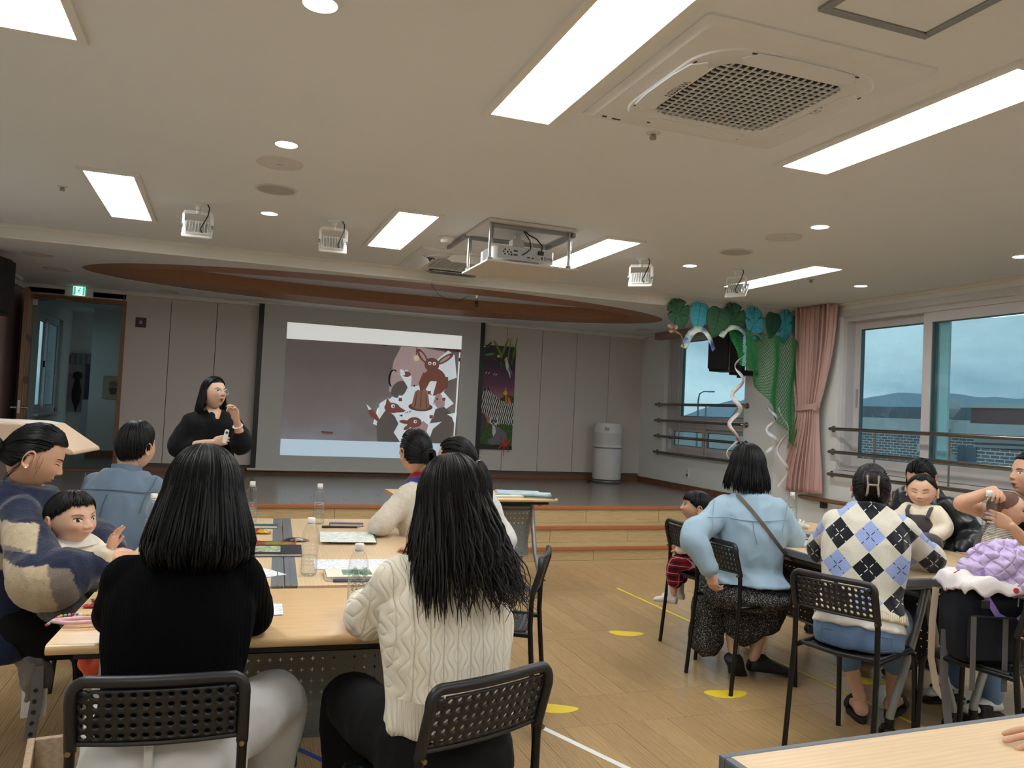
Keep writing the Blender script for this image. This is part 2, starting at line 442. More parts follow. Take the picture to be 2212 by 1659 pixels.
# ------------------------------------------------------------------ ceiling fixtures
M_white = plain('white_plastic', S(226, 226, 222), .4, var=.02)
M_offw = plain('offwhite_plastic', S(208, 202, 194), .45, var=.02)
M_grey = plain('mid_grey_plastic', S(150, 148, 144), .6, var=.03)
M_dark = plain('dark_plastic', S(26, 26, 28), .45)
M_black = plain('black_plastic', S(16, 16, 18), .4)
M_steel = plain('brushed_steel', S(178, 178, 178), .25, 1.0, var=.05)
M_alu = plain('aluminium', S(150, 152, 152), .4, .8)
M_panelE = emit('panel_diffuser', (.985, 1.0, .99, 1), PANEL_E)
M_downE = emit('downlight_lens', (.95, .99, 1.0, 1), DOWN_E)

def make_panels():
    f = MB()
    W, L, w, l, t = .345, 1.37, .277, 1.295, .016
    f.b2((-W/2, -L/2, -t), (-w/2, L/2, 0)).b2((w/2, -L/2, -t), (W/2, L/2, 0)).b2((-w/2, -L/2, -t), (w/2, -l/2, 0)).b2((-w/2, l/2, -t), (w/2, L/2, 0))
    fm = f.mesh('frame', M_white); dm = MB().b2((-w/2, -l/2, -.010), (w/2, l/2, -.002)).mesh('diffuser', M_panelE)
    LB = {(-.744, 6.03): 'lit LED ceiling panel between a sprinkler and a floodlight, near the exit sign', (1.185, 6.03): 'lit LED ceiling panel between a floodlight and the smoke detector', (2.765, 6.03): 'lit LED ceiling panel right behind the projector lift', (4.68, 6.03): 'lit LED ceiling panel next to the floodlight above the paper leaves',
          (-.744, 2.735): 'lit LED ceiling panel high over the woman in the navy sweater', (1.185, 2.735): 'long lit LED ceiling panel on the stage-door side of the closed-flap air conditioner', (2.765, 2.735): 'long lit LED ceiling panel between the closed-flap air conditioner and the windows'}
    for x in (-.744, 1.185, 2.765, 4.68):
        for y in (6.03, 2.735, -.55):
            t_ = thing('panel_light', LB.get((x, y), 'lit LED ceiling panel over the rear of the hall'), 'ceiling light', (x, y, ZC), 0, 'recessed LED panels')
            for nm, me in (('frame', fm), ('diffuser', dm)):
                o = bpy.data.objects.new(nm, me); COL.objects.link(o); o.parent = t_
make_panels()
def make_downlights():
    rim = MB().lathe([(.052, -.004), (.058, -.010), (.066, -.008), (.068, 0), (.05, 0)], 32).mesh('rim', M_white, 40)
    ln = MB().lathe([(0, -.012), (.03, -.0115), (.055, -.007), (.055, -.001), (0, -.001)], 32).mesh('lens', M_downE, 40)
    for x, y, lb in ((.225, 2.72, 'large-looking round lit downlight above the woman in the black sweater'), (.225, 4.30, 'round lit downlight beside the pale badge-marked ceiling speaker on the door side'), (.222, 5.96, 'round lit downlight between two floodlights on the door side'), (3.69, 2.72, 'round lit downlight over the rear window-side tables'), (3.68, 4.33, 'round lit downlight beside the badge-marked ceiling speaker on the window side'), (3.715, 5.98, 'round lit downlight between the two turned floodlights'), (5.55, 5.95, 'round lit downlight near the curtain top'), (5.51, 4.31, 'round lit downlight near the wide window'), (5.53, 2.72, 'round lit downlight over the rear of the window wall')):
        t = thing('downlight', lb, 'ceiling light', (x, y, ZC), 0, 'round downlights')
        for nm, me in (('rim', rim), ('lens', ln)):
            o = bpy.data.objects.new(nm, me); COL.objects.link(o); o.parent = t
    M_grille = plain('speaker_grille', S(206, 207, 208), .6, var=.1, vs=900)
    rim = MB().lathe([(.112, -.003), (.118, -.008), (.13, -.005), (.131, 0), (.11, 0)], 40).mesh('rim', M_offw, 40)
    gr = MB().lathe([(0, -.009), (.08, -.008), (.113, -.005), (.113, -.001), (0, -.001)], 40).mesh('grille', M_grille, 40)
    gd = gr.copy(); gd.materials.clear(); gd.materials.append(plain('speaker_grille_dark', S(172, 172, 172), .6, var=.1, vs=900))
    bd = MB().b2((-.018, -.0025, -.0095), (.018, .0025, -.008)).mesh('badge', M_dark)
    for x, y, d in ((.216, 4.68, 0), (.231, 5.28, 1), (3.69, 4.717, 0), (3.716, 5.317, 1)):
        t = thing('ceiling_speaker', ('round darker grey ceiling speaker' if d else 'round pale ceiling speaker with small badge')+(' on the door side' if x < 1 else ' on the window side'), 'speaker', (x, y, ZC), 0, 'ceiling speakers')
        for nm, me in (('rim', rim), ('grille', gd if d else gr)) + ((('badge', bd),) if not d else ()):
            o = bpy.data.objects.new(nm, me); COL.objects.link(o); o.parent = t
    for x, y, lb in ((-1.68, 8.36, 'unlit round stage downlight nearest the beam on the door side'), (-1.69, 9.26, 'unlit round stage downlight halfway to the exit sign'), (-.7, 10.35, 'unlit round stage downlight close to the back wall by the exit sign'), (5.45, 9.9, 'unlit round stage downlight near the stage window')):
        t = thing('stage_downlight', lb, 'ceiling light', (x, y, ZB), 0, 'unlit stage downlights')
        MB().lathe([(0, -.004), (.11, -.004), (.12, -.008), (.128, -.004), (.128, 0), (0, 0)], 32).build('cover', M_offw, t)
    base = MB().lathe([(0, -.006), (.022, -.006), (.034, -.002), (.034, 0), (0, 0)], 20).mesh('plate', M_offw, 40)
    hd = MB().lathe([(0, -.03), (.014, -.029), (.017, -.02), (.010, -.012), (.016, -.006), (0, -.005)], 14).mesh('sprinkler_head', M_grey, 40)
    for x, y, lb in ((-1.088, 5.947, 'tiny fire sprinkler beside the panel light near the exit sign'), (1.824, 3.303, 'tiny fire sprinkler next to the closed-flap air conditioner'), (4.991, 5.967, 'tiny fire sprinkler beside the panel light above the paper leaves')):
        t = thing('fire_sprinkler', lb, 'sprinkler', (x, y, ZC), 0, 'fire sprinklers')
        for nm, me in (('plate', base), ('sprinkler_head', hd)):
            o = bpy.data.objects.new(nm, me); COL.objects.link(o); o.parent = t
    t = thing('smoke_detector', 'white domed smoke detector on the ceiling', 'smoke detector', (1.559, 6.05, ZC))
    MB().lathe([(.062, 0), (.064, -.012), (.058, -.022), (.05, -.024)], 32).build('base', M_white, t)
    MB().lathe([(0, -.05), (.03, -.049), (.044, -.044), (.048, -.024), (.03, -.018)], 32).build('dome', M_white, t)
    t = thing('ceiling_hatch', 'square ceiling access hatch with grey metal frame', 'hatch', (1.94, 1.84, ZC))
    for a, b in (((-.225, -.225), (.225, -.195)), ((-.225, .195), (.225, .225)), ((-.225, -.195), (-.195, .195)), ((.195, -.195), (.225, .195))):
        MB().b2((*a, -.014), (*b, 0)).build('frame_bar', M_alu, t, smooth=None, bev=.003)
    MB().b2((-.194, -.194, -.006), (.194, .194, 0)).build('door_panel', M_ceil, t, smooth=None)
make_downlights()

M_acw = plain('ac_panel_plastic', S(218, 220, 222), .45, var=.015)
M_acdk = plain('ac_dark_inside', S(40, 37, 37), .7)
def sq(r, h, w, n=8): return [(x, y, h) for x, y in rrect(w, w, r, n)]
def make_ac(loc, label, opened):
    t = thing('ceiling_air_conditioner', label, 'air conditioner', loc)
    m = MB(); m.loft([sq(.02, 0, .995), sq(.02, -.008, .995), sq(.05, -.024, .93)], caps=False)
    m.loft([sq(.05, -.024, .93), sq(.20, -.030, .80)], caps=False)
    m.loft([sq(.20, -.030, .80), sq(.20, -.036, .79), sq(.07, -.040, .575), sq(.07, -.030, .55), sq(.07, -.012, .55)], caps=False)
    m.build('panel', M_acw, t, smooth=35, fix=False)
    MB().b2((-.28, -.28, -.012), (.28, .28, -.004)).build('filter', M_acdk, t, smooth=None)
    n = 17; s = .545/n
    b1 = MB().box((0, 0, 0), (.0045, .545, .006)).mesh('grille_bar', M_acw); b2 = MB().box((0, 0, 0), (.545, .0045, .006)).mesh('grille_bar', M_acw)
    for i in range(1, n):
        for me, p in ((b1, (-.2725+i*s, 0, -.034)), (b2, (0, -.2725+i*s, -.032))):
            o = bpy.data.objects.new('grille_bar', me); COL.objects.link(o); o.parent = t; o.location = p
    for k in range(4):
        Mz = Matrix.Rotation(R(90*k), 4, 'Z')
        lou = MB(); pts = [(-.25, .0), (-.21, .05), (-.1, .062), (.1, .062), (.21, .05), (.25, 0), (.21, -.03), (-.21, -.03)]
        lou.prism(pts, .006)
        o = lou.build('louver', M_acw, t, smooth=None, bev=.002)
        if not opened:
            o.matrix_local = Mz @ place((0, .335, -.043))
            MB().b2((-.235, .372, -.0392), (.235, .378, -.033), Mz).build('slot_line', M_dark, t, smooth=None)
        else:
            o.matrix_local = Mz @ place((0, .385, -.062), (38, 0, 0))
            MB().prism([(-.235, .315), (-.2, .352), (.2, .352), (.235, .315), (.2, .29), (-.2, .29)], .008, Mz @ place((0, .02, -.044))).build('air_slot', M_black, t, smooth=None)
            MB().b2((-.2, .325, -.052), (.2, .34, -.047), Mz).build('vane', M_acw, t, smooth=None)
    return t
ac1 = make_ac((1.915, 2.725, ZC), 'ceiling cassette air conditioner with closed flaps beside the access hatch', False)
M_ink = plain('dark_print', S(44, 42, 44), .6)
lettering('WHISEN', .042, place((-.315, 0, -.0425), (180, 0, 90)), M_ink, ac1)
lettering('LG', .038, place((.318, -.05, -.0425), (180, 0, -90)), M_ink, ac1)
MB().lathe([(0, -.0425), (.014, -.0425), (.014, -.040), (0, -.040)], 16, place((.318, -.095, 0))).build('logo', plain('logo_grey', S(70, 60, 64), .5), ac1)
MB().b2((-.43, .42, -.028), (-.41, .43, -.02)).build('receiver_window', M_dark, ac1, smooth=None); MB().b2((-.38, .425, -.030), (-.34, .432, -.02)).build('indicator', M_dark, ac1, smooth=None)
ac2 = make_ac((1.965, 6.985, ZC), 'ceiling cassette air conditioner with opened flaps behind the projector', True)

# ------------------------------------------------------------------ projector on its ceiling lift
def make_projector():
    t = thing('projector_lift', 'white ceiling projector lift with lowered plate and four rods', 'projector lift', (1.98, 5.56, ZC))
    MB().b2((-.33, -.30, -.022), (.33, .30, -.002)).build('top_plate', M_offw, t, smooth=None, bev=.003)
    MB().b2((-.325, -.29, -.302), (.37, .35, -.288)).build('lower_plate', M_offw, t, smooth=None, bev=.003)
    for x, y in ((-.30, -.26), (.30, -.26), (-.30, .27), (.30, .27)):
        o = MB().cyl((x, y, -.29), (x, y, -.02), .011, 12).build('rod', M_steel, t)
        MB().cyl((x+.012, y+.012, -.16), (x+.012, y+.012, -.02), .013, 12).build('sleeve', M_alu, o); MB().cyl((x, y, -.288), (x, y, -.27), .02, 12).build('foot', M_alu, o)
    for y in (-.24, .25):
        MB().b2((-.3, y-.014, -.05), (.3, y+.014, -.024)).build('cross_bar', M_alu, t, smooth=None)
    MB().b2((-.34, .26, -.035), (-.315, .78, -.012)).build('guide_rail', M_alu, t, smooth=None); MB().b2((.315, -.28, -.06), (.34, .26, -.03)).build('guide_rail', M_alu, t, smooth=None)
    p = thing('projector', 'white video projector hanging upside down on the ceiling lift', 'projector', (1.97, 5.55, ZC-.20))
    b = MB(); b.loft([[(x, y, -.058) for x, y in rrect(.44, .30, .03)], [(x, y, -.05) for x, y in rrect(.475, .33, .04)], [(x, y, .035) for x, y in rrect(.475, .33, .04)], [(x, y, .048) for x, y in rrect(.44, .30, .03)]])
    b.build('housing', M_white, p)
    MB().b2((-.205, -.1685, -.045), (.215, -.164, .036)).build('port_panel', plain('projector_ports_grey', S(196, 198, 200), .5), p, smooth=None)
    pts = [(-.15, .016, .006), (-.12, .016, .005), (-.105, .0, .006), (-.13, 0, .006), (-.16, .0, .006), (-.15, -.016, .006), (-.12, -.016, .006), (-.1, -.018, .008)]
    q = MB()
    for x, z, r in pts: q.cyl((x, -.1715, z), (x, -.168, z), r, 10)
    q.build('audio_socket', M_dark, p)
    MB().b2((-.085, -.171, .006), (-.055, -.168, .018)).b2((-.085, -.171, -.022), (-.055, -.168, -.010)).build('video_socket', plain('blue_socket', S(52, 64, 120), .5), p, smooth=None)
    MB().b2((.02, -.171, -.03), (.04, -.168, -.022)).b2((.055, -.171, -.03), (.072, -.168, -.022)).b2((.13, -.171, -.03), (.14, -.168, -.012)).build('digital_socket', M_black, p, smooth=None)
    lettering('BenQ', .030, place((.185, -.170, -.022), (90, 180, 0)), M_ink, p)
    for i in range(9):
        MB().box((-.2375, -.02, -.035+i*.008), (.004, .2, .0045)).build('vent_slat', M_dark, p, smooth=None)
    MB().b2((-.09, -.06, .05), (.06, .09, .068)).b2((-.06, -.07, .068), (.03, .02, .12)).b2((-.02, -.02, .12), (.02, .04, .18)).build('mount', M_offw, p, smooth=None, bev=.003)
    MB().b2((.10, -.19, .0), (.14, -.167, .025)).build('power_plug', M_black, p, smooth=None)
    MB().tube([(.12, -.19, .02), (.12, -.205, .06), (.08, -.19, .11), (.03, -.16, .14), (0, -.13, .178)], .005, 8).build('power_cable', M_black, p)
    MB().tube([(-.02, -.172, -.012), (.0, -.2, .0), (.03, -.21, .03), (.025, -.2, .09), (0, -.16, .15), (-.01, -.13, .178)], .004, 8).build('video_cable', M_black, p)
    MB().tube([(.08, -.172, -.02), (.11, -.2, -.04), (.1, -.21, -.075), (.05, -.2, -.085)], .003, 6).tube([(.02, -.172, -.02), (.05, -.2, .02), (.045, -.19, .09)], .0025, 6).build('white_cable', M_offw, p)
    MB().cyl((-.02, -.13, .176), (-.02, -.13, .1775), .03, 16).build('cable_grommet', M_black, p)
    MB().b2((-.08, -.26, -.088), (.03, -.14, -.082)).build('adapter', plain('silver_adapter', S(170, 178, 188), .35), p, smooth=None)
make_projector()

# ------------------------------------------------------------------ stage floodlights
def make_flood():
    t = thing('floodlight', 'x', 'floodlight')
    MB().lathe([(.05, 0), (.05, -.004), (.022, -.018), (.016, -.045), (0, -.045)], 20).build('ceiling_base', M_white, t)
    MB().cyl((0, 0, -.05), (0, 0, -.072), .015, 14).build('swivel_nut', M_white, t)
    MB().tube([(-.093, 0, -.155), (-.093, 0, -.075), (-.085, 0, -.062), (.085, 0, -.062), (.093, 0, -.075), (.093, 0, -.155)], .0125, 4, flat=.2, up=(0, 0, 1)).build('yoke', M_white, t, smooth=30)
    b = MB(); Mt = place((0, 0, -.165), (56, 0, 0))
    b.prism(rrect(.20, .15, .012), .012, Mt @ place((0, 0, -.03))); b.prism(rrect(.165, .115, .02), .022, Mt @ place((0, 0, -.018)))
    h = b.build('housing', M_white, t, bev=.002)
    for i in range(8):
        MB().prism([(-.055, 0), (.05, 0), (.04, .022), (-.03, .03), (-.05, .02)], .003, Mt @ place((-.07+i*.02, 0, .004), (90, 0, 90))).build('cooling_fin', M_white, h, smooth=None)
    MB().prism(rrect(.18, .13, .01), .002, Mt @ place((0, 0, -.032))).build('glass', plain('lamp_glass', S(210, 215, 215), .1), h)
    for k in (-1, 1): MB().cyl((k*.093, -.012, -.16), (k*.107, -.012, -.16), .012, 10).build('side_bolt', M_alu, t)
    MB().tube([(.06, 0, 0), (.075, -.02, -.03), (.07, -.05, -.09), (.045, -.07, -.15), (.03, -.08, -.19), (.035, -.06, -.21), (.04, -.045, -.205)], .0042, 8).build('cable', M_black, t)
    return t
fl0 = make_flood()
for i, (x, rz, lb) in enumerate(((-.25, 8, 'white ribbed floodlight on ceiling bracket near the lit doorway-side panel'), (.68, 4, 'white ribbed floodlight on ceiling bracket beside the single small downlight row'), (3.23, 38, 'white ribbed floodlight turned aside, between the projector and the round downlight'), (4.18, 62, 'white floodlight turned sharply aside next to the far panel light above the paper leaves'))):
    o = fl0 if i == 0 else copy_tree(fl0)
    o.location = (x, 5.96, ZC); o.rotation_euler[2] = R(-rz if i > 1 else -rz*.5)
    tag(o, lb, 'floodlight', 'stage floodlights')

# hanging microphone over the stage
t = thing('hanging_microphone', 'small black microphone hanging on a thin wire under the stage beam', 'microphone', (2.4, 7.95, ZB))
MB().tube([(-.55, -.26, 0), (-.53, -.24, -.04), (-.45, -.18, -.10), (-.33, -.1, -.14), (-.2, -.03, -.13), (-.1, 0, -.06), (-.05, 0, -.055), (0, 0, -.06)], .0025, 6).build('wire', plain('brown_wire', S(60, 38, 34), .5), t)
MB().b2((-.012, -.012, -.075), (.012, .012, -.045)).build('clip', M_white, t, smooth=None)
MB().tube([(0, 0, -.07), (.015, 0, -.085), (.008, 0, -.11)], .003, 6).lathe([(0, 0), (.014, .006), (.018, .03), (.016, .055), (.008, .066), (0, .067)], 14, place((.004, 0, -.172))).build('capsule', M_black, t)
# ------------------------------------------------------------------ windows, guard rails, curtain, outside
def make_glass():
    m = NT('window_glass'); N = m.N; m.N.remove(m.b)
    tr = m.n('BsdfTransparent', Color=(.78, .93, .965, 1)); gl = m.n('BsdfGlossy', Roughness=.02); gl.inputs['Color'].default_value = (.9, .97, 1, 1)
    lw = m.n('LayerWeight', Blend=.5); mx = m.n('MixShader')
    m.l(m.math('ADD', .03, m.math('MULTIPLY', m.math('POWER', lw.outputs['Facing'], 5.0), .6)), mx.inputs[0]); m.l(tr.outputs[0], mx.inputs[1]); m.l(gl.outputs[0], mx.inputs[2])
    df = m.n('BsdfDiffuse', Color=(.75, .82, .85, 1))       # rain specks
    v = m.obj((1, 1, 1)); vo = m.n('TexVoronoi', Scale=95.0); m.l(v, vo.inputs['Vector'])
    z = m.xyz(v)[2]
    sp = m.math('MULTIPLY', m.math('LESS_THAN', vo.outputs['Distance'], .22), m.math('GREATER_THAN', m.noise(v, 5, 3), .52))
    ms = m.n('MixShader'); m.l(m.math('MULTIPLY', sp, .22), ms.inputs[0]); m.l(mx.outputs[0], ms.inputs[1]); m.l(df.outputs[0], ms.inputs[2])
    m.l(ms.outputs[0], m.out.inputs['Surface']); MATS['window_glass'] = m.m; return m.m
M_glass = make_glass()
M_frame = plain('grey_white_window_frame', S(196, 192, 192), .45, var=.02)
M_gasket = plain('dark_green_gasket', S(70, 96, 98), .5)
M_rail = plain('stainless_rail', S(150, 146, 140), .22, 1.0, var=.12, vs=3)
M_handrail = wood('wooden_handrail', S(116, 84, 62), S(140, 104, 78), (4, 1, 4), .4)

def sash(root, y0, y1, z0, z1, x, fw=.05, dep=.05, name='sash'):
    """a framed pane in the plane x: four bars and a pane with a gasket line"""
    f = MB(); f.b2((x, y0, z0), (x+dep, y1, z0+fw)).b2((x, y0, z1-fw), (x+dep, y1, z1)).b2((x, y0, z0+fw), (x+dep, y0+fw, z1-fw)).b2((x, y1-fw, z0+fw), (x+dep, y1, z1-fw))
    s = f.build(name, M_frame, root, smooth=None)
    g = .008; a = (x+.01, x+dep-.01)
    q = MB(); q.b2((a[0], y0+fw, z0+fw), (a[1], y0+fw+g, z1-fw)).b2((a[0], y1-fw-g, z0+fw), (a[1], y1-fw, z1-fw)).b2((a[0], y0+fw, z0+fw), (a[1], y1-fw, z0+fw+g)).b2((a[0], y0+fw, z1-fw-g), (a[1], y1-fw, z1-fw))
    q.build('gasket', M_gasket, s, smooth=None)
    MB().b2((x+dep/2-.002, y0+fw, z0+fw), (x+dep/2+.002, y1-fw, z1-fw)).build('pane', M_glass, s, smooth=None)
    return s
def frame_bars(root, w, x, dep, fw):
    y0, y1, z0, z1 = w
    for lo, hi in (((y0, z0), (y1, z0+fw)), ((y0, z1-fw), (y1, z1)), ((y0, z0+fw), (y0+fw, z1-fw)), ((y1-fw, z0+fw), (y1, z1-fw))):
        MB().b2((x, lo[0], lo[1]), (x+dep, hi[0], hi[1])).build('frame_bar', M_frame, root, smooth=None, bev=.003)
def make_windows():
    w = thing('window_1', 'small stage window with one tall pane over two low sliding panes', None); w['kind'] = 'structure'
    x = XS+.06
    frame_bars(w, WIN1, x, .14, .06)
    MB().b2((x, 8.23, 1.29), (x+.14, 10.0, 1.40)).build('transom', M_frame, w, smooth=None, bev=.003)
    sash(w, 8.27, 9.83, 1.40, 2.54, x+.05, .05); MB().b2((x+.02, 9.82, 1.40), (x+.1, 10.0, 2.54)).build('side_panel', M_frame, w, smooth=None)
    sash(w, 9.14, 9.96, .99, 1.29, x+.03, .05, .035); sash(w, 8.24, 9.18, .99, 1.29, x+.07, .05, .035)
    MB().b2((XS+.02, 9.9, 1.12), (XS+.066, 9.915, 1.17)).build('latch', M_dark, w, smooth=None)
    MB().b2((XS-.03, 8.15, .90), (XS+.08, 10.08, .932)).build('sill', M_frame, w, smooth=None, bev=.004)
    b = MB().b2((XS-.11, 8.0, 2.535), (XS-.002, 10.2, ZB-.001)).build('curtain_pelmet', plain('dusty_pink_pelmet', S(160, 132, 126), .7), smooth=None, label='dusty pink curtain box above the stage window', cat='pelmet')
    w = thing('window_2', 'wide sliding window of the hall looking out on rooftops', None); w['kind'] = 'structure'
    x = XR+.05
    frame_bars(w, WIN2, x, .2, .055)
    sash(w, 5.84, 6.93, .995, 2.55, x+.11, .085, .06)
    sash(w, 3.55, 5.94, .995, 2.55, x+.02, .10, .06); sash(w, 1.25, 3.65, .995, 2.55, x+.11, .085, .06)
    MB().b2((x+.085, 5.70, 1.08), (x+.11, 5.80, 2.47)).build('rail_cover', plain('pale_teal_frame', S(206, 224, 224), .5), w, smooth=None)
    MB().b2((x+.1, 6.86, 1.62), (x+.118, 6.885, 1.82)).build('pull_handle', M_grey, w, smooth=None, bev=.004)
    MB().b2((XR-.02, 1.15, .90), (XR+.07, 7.0, .94)).build('sill', M_frame, w, smooth=None, bev=.004)
    MB().b2((XR-.012, 1.1, 2.60), (XR+.06, 7.02, 2.66)).build('head_trim', M_frame, w, smooth=None, bev=.003)
make_windows()

def guard_rail(name, label, x, y0, y1, zs, ups, ends=True, wall=None):
    t = thing(name, label, 'guard rail', (x, (y0+y1)/2, zs[-1])); c = Vector(t.location)
    for z in zs:
        p = [Vector((x, y0, z)), Vector((x, y1, z))]
        b = MB().tube([q-c for q in p], .019, 14).build('rail', M_rail, t)
        for y in ((y0, y1) if ends else (y1,)):
            k = MB(); s = 1 if y == y1 else -1
            k.tube([Vector((x, y, z))-c, Vector((x+.02, y+.018*s, z))-c, Vector((wall, y+.02*s, z))-c], .019, 12)
            k.cyl(Vector((wall-.012, y+.02*s, z))-c, Vector((wall, y+.02*s, z))-c, .034, 16)
            k.build('end_bracket', M_rail, b)
    for y in ups:
        MB().tube([Vector((x, y, zs[-1]))-c, Vector((x, y, zs[0]))-c], .009, 8).build('upright', M_rail, t)
    return t
guard_rail('stainless_guard_rail', 'four-bar stainless guard rail across the small stage window', XS-.075, 8.12, 10.15, [1.603, 1.376, 1.153, .925], (8.87, 9.5), True, XS)
guard_rail('stainless_guard_rail', 'three-bar stainless guard rail along the wide hall window', XR-.075, 1.5, 7.0, [1.38, 1.132, .892], (6.36, 5.48, 4.6, 3.7, 2.8), False, XR)
t = thing('wall_handrail', 'brown wooden handrail on the wall below the curtain', 'handrail', (XR-.07, 5, .60))
MB().tube([(0, 2.47, 0), (0, 2.44, 0), (0, -3.6, 0)], [.012, .024, .024], 14).build('rail', M_handrail, t)
for y in (2.1, .6, -1.0, -2.6): MB().b2((-.005, y-.02, -.09), (.07, y+.02, -.02)).build('bracket', M_dark, t, smooth=None, bev=.004)

# ------------------------------------------------------------------ curtain
def make_curtain():
    M_cur = plain('dusty_pink_cloth', S(200, 164, 156), .85, var=.05, vs=4, bump=.15, bs=500)
    t = thing('curtain', 'dusty pink pleated curtain tied back beside the wide window', 'curtain', (XR-.13, 7.28, .66))
    nf = 9
    def prof(z):      # y centre, half width, fold depth  (z 0..1 from the floor up)
        # bottom 0.0 , tie .45, top 1
        def lerp(a, b, s): return a+(b-a)*(s*s*(3-2*s))
        if z < .45: s = z/.45; return lerp(.12, .02, s), lerp(.33, .175, s), lerp(.05, .022, s)
        s = (z-.45)/.55; return lerp(.02, -.02, s**.6), lerp(.175, .325, s**.55), lerp(.022, .045, s)
    def fn(u, v):
        c, w, d = prof(v)
        ph = u*nf*2*math.pi
        y = c+(u-.5)*2*w+.012*math.sin(ph*2+1)*(w/.3)
        x = d*math.sin(ph+.6*math.sin(u*9+v*3))+.008*math.sin(ph*2.3+v*5)
        return (x, -y*-1, v*2.075)
    m = MB(); m.grid(fn, 190, 44)
    o = m.build('cloth', M_cur, t, smooth=True, fix=False)
    s = o.modifiers.new('solid', 'SOLIDIFY'); s.thickness = .003
    # tieback
    pts = []
    for i in range(28):
        a = 2*math.pi*i/28; pts.append((.045*math.cos(a), .02+.195*math.sin(a), .955+.02*math.sin(a+2.5)))
    q = MB(); rings = []
    for p in pts: rings.append([(p[0]*1.0, p[1], p[2]-.032), (p[0]*1.1, p[1]*1.01, p[2]-.032), (p[0]*1.1, p[1]*1.01, p[2]+.032), (p[0], p[1], p[2]+.032)])
    rings.append(rings[0]); q.loft(rings, caps=False); q.build('tieback', M_cur, t, smooth=40)
    MB().b2((-.055, -.19, .945-.035), (-.045, -.13, .945+.04)).build('tieback_patch', M_cur, t, smooth=None)
make_curtain()

# ------------------------------------------------------------------ paper jungle decoration
M_lg = plain('green_paper', S(52, 96, 66), .75, var=.05); M_lg2 = plain('dark_green_paper', S(36, 82, 68), .75, var=.05)
M_lt = plain('teal_paper', S(64, 160, 176), .75, var=.04); M_vein = plain('leaf_ink_line', S(28, 62, 50), .8); M_veint = plain('teal_ink_line', S(40, 116, 134), .8)
def leaf_outline(kind, w, h, n=72):
    P = []
    for i in range(n):
        a = 2*math.pi*i/n            # 0 at the tip (down)
        x = math.sin(a); z = -math.cos(a)
        t = (1-z)/2                  # 0 top, 1 tip
        if kind == 'heart':
            wx = (math.sin(math.pi*min(1, t)**.72))**.8; X = math.copysign(wx, x)*w/2 if abs(x) > 1e-6 else 0; Z = h*(.5-t)
            if t < .13: Z -= h*.11*(1-abs(x)/.67 if abs(x) < .67 else 0)
        else:
            wx = (math.sin(math.pi*t**.8))**.7; X = math.copysign(wx, x)*w/2 if abs(x) > 1e-6 else 0; Z = h*(.5-t)
        P.append((X, Z))
    if kind == 'monstera':
        Q = []
        for i, (X, Z) in enumerate(P):
            k = i % 9
            s = .52 if k == 4 and 8 < i < n-8 else 1.0
            Q.append((X*s, Z-(.012 if s < 1 else 0)))
        P = Q
    return P
def make_leaf(loc, w, h, rot, kind, mat, mv, label):
    t = thing('paper_leaf', label, 'paper leaf', loc, 0, 'paper jungle leaves'); t.rotation_euler = (0, R(rot), 0)
    P = leaf_outline(kind, w, h); n = len(P)
    def bend(x, z): return -.018-.9*x*x+.10*z*z
    m = MB(); vs = []
    rings = [.0, .34, .68, 1.0]
    for s in rings[1:]:
        for X, Z in P: vs.append((X*s, bend(X*s, Z*s), Z*s))
    vs.append((0, bend(0, 0), 0)); c = len(vs)-1
    fs = [(c, (i+1) % n, i) for i in range(n)]
    for k in range(2): fs += [(k*n+i, k*n+(i+1) % n, (k+1)*n+(i+1) % n, (k+1)*n+i) for i in range(n)]
    m.add(vs, fs); o = m.build('sheet', mat, t, smooth=True, fix=False); s = o.modifiers.new('solid', 'SOLIDIFY'); s.thickness = .0025; s.offset = 0
    v = MB()
    path = [(0, bend(0, h*(.42-.9*i/10))-.003, h*(.42-.9*i/10)) for i in range(11)]
    v.tube(path, .0022, 5)
    for k in range(5):
        z0 = h*(.30-.14*k)
        for sg in (-1, 1):
            v.tube([(sg*w*.30*q, bend(sg*w*.3*q, z0-h*.10*q*q+h*.06*q)-.003, z0+h*.06*q-h*.10*q*q) for q in (0, .5, 1)], .0012, 4)
    v.build('drawn_veins', mv, t, smooth=None, fix=False)['kind'] = 'stuff'
    return t
LV = [(4.547, 2.555, .25, .30, -28, 'monstera', M_lg, M_vein, 'green notched paper leaf at the end of the beam, with drawn veins'),
      (4.795, 2.545, .21, .33, 6, 'heart', M_lt, M_veint, 'teal heart-shaped paper leaf with a round bottom'),
      (5.02, 2.505, .27, .34, 14, 'heart', M_lg, M_vein, 'broad green heart-shaped paper leaf above the black speaker'),
      (5.27, 2.55, .25, .36, -30, 'monstera', M_lg, M_vein, 'large tilted green paper leaf between the broad green and a teal leaf'),
      (5.52, 2.52, .22, .37, -14, 'monstera', M_lt, M_veint, 'teal notched paper leaf tilted, right above the net'),
      (5.745, 2.53, .19, .30, 8, 'heart', M_lg2, M_vein, 'dark green oval paper leaf between two teal notched leaves'),
      (5.94, 2.53, .20, .36, 6, 'monstera', M_lt, M_veint, 'teal deeply notched upright paper leaf beside the curtain'),
      (6.12, 2.49, .16, .38, -8, 'heart', M_lg2, M_vein, 'dark green paper leaf half hidden by the curtain')]
for i, (x, z, w, h, r, k, a, b, lb) in enumerate(LV): make_leaf((x, 7.555-.03-.012*(i % 3), z-.012), w*1.14, h*1.12, r, k, a, b, lb)

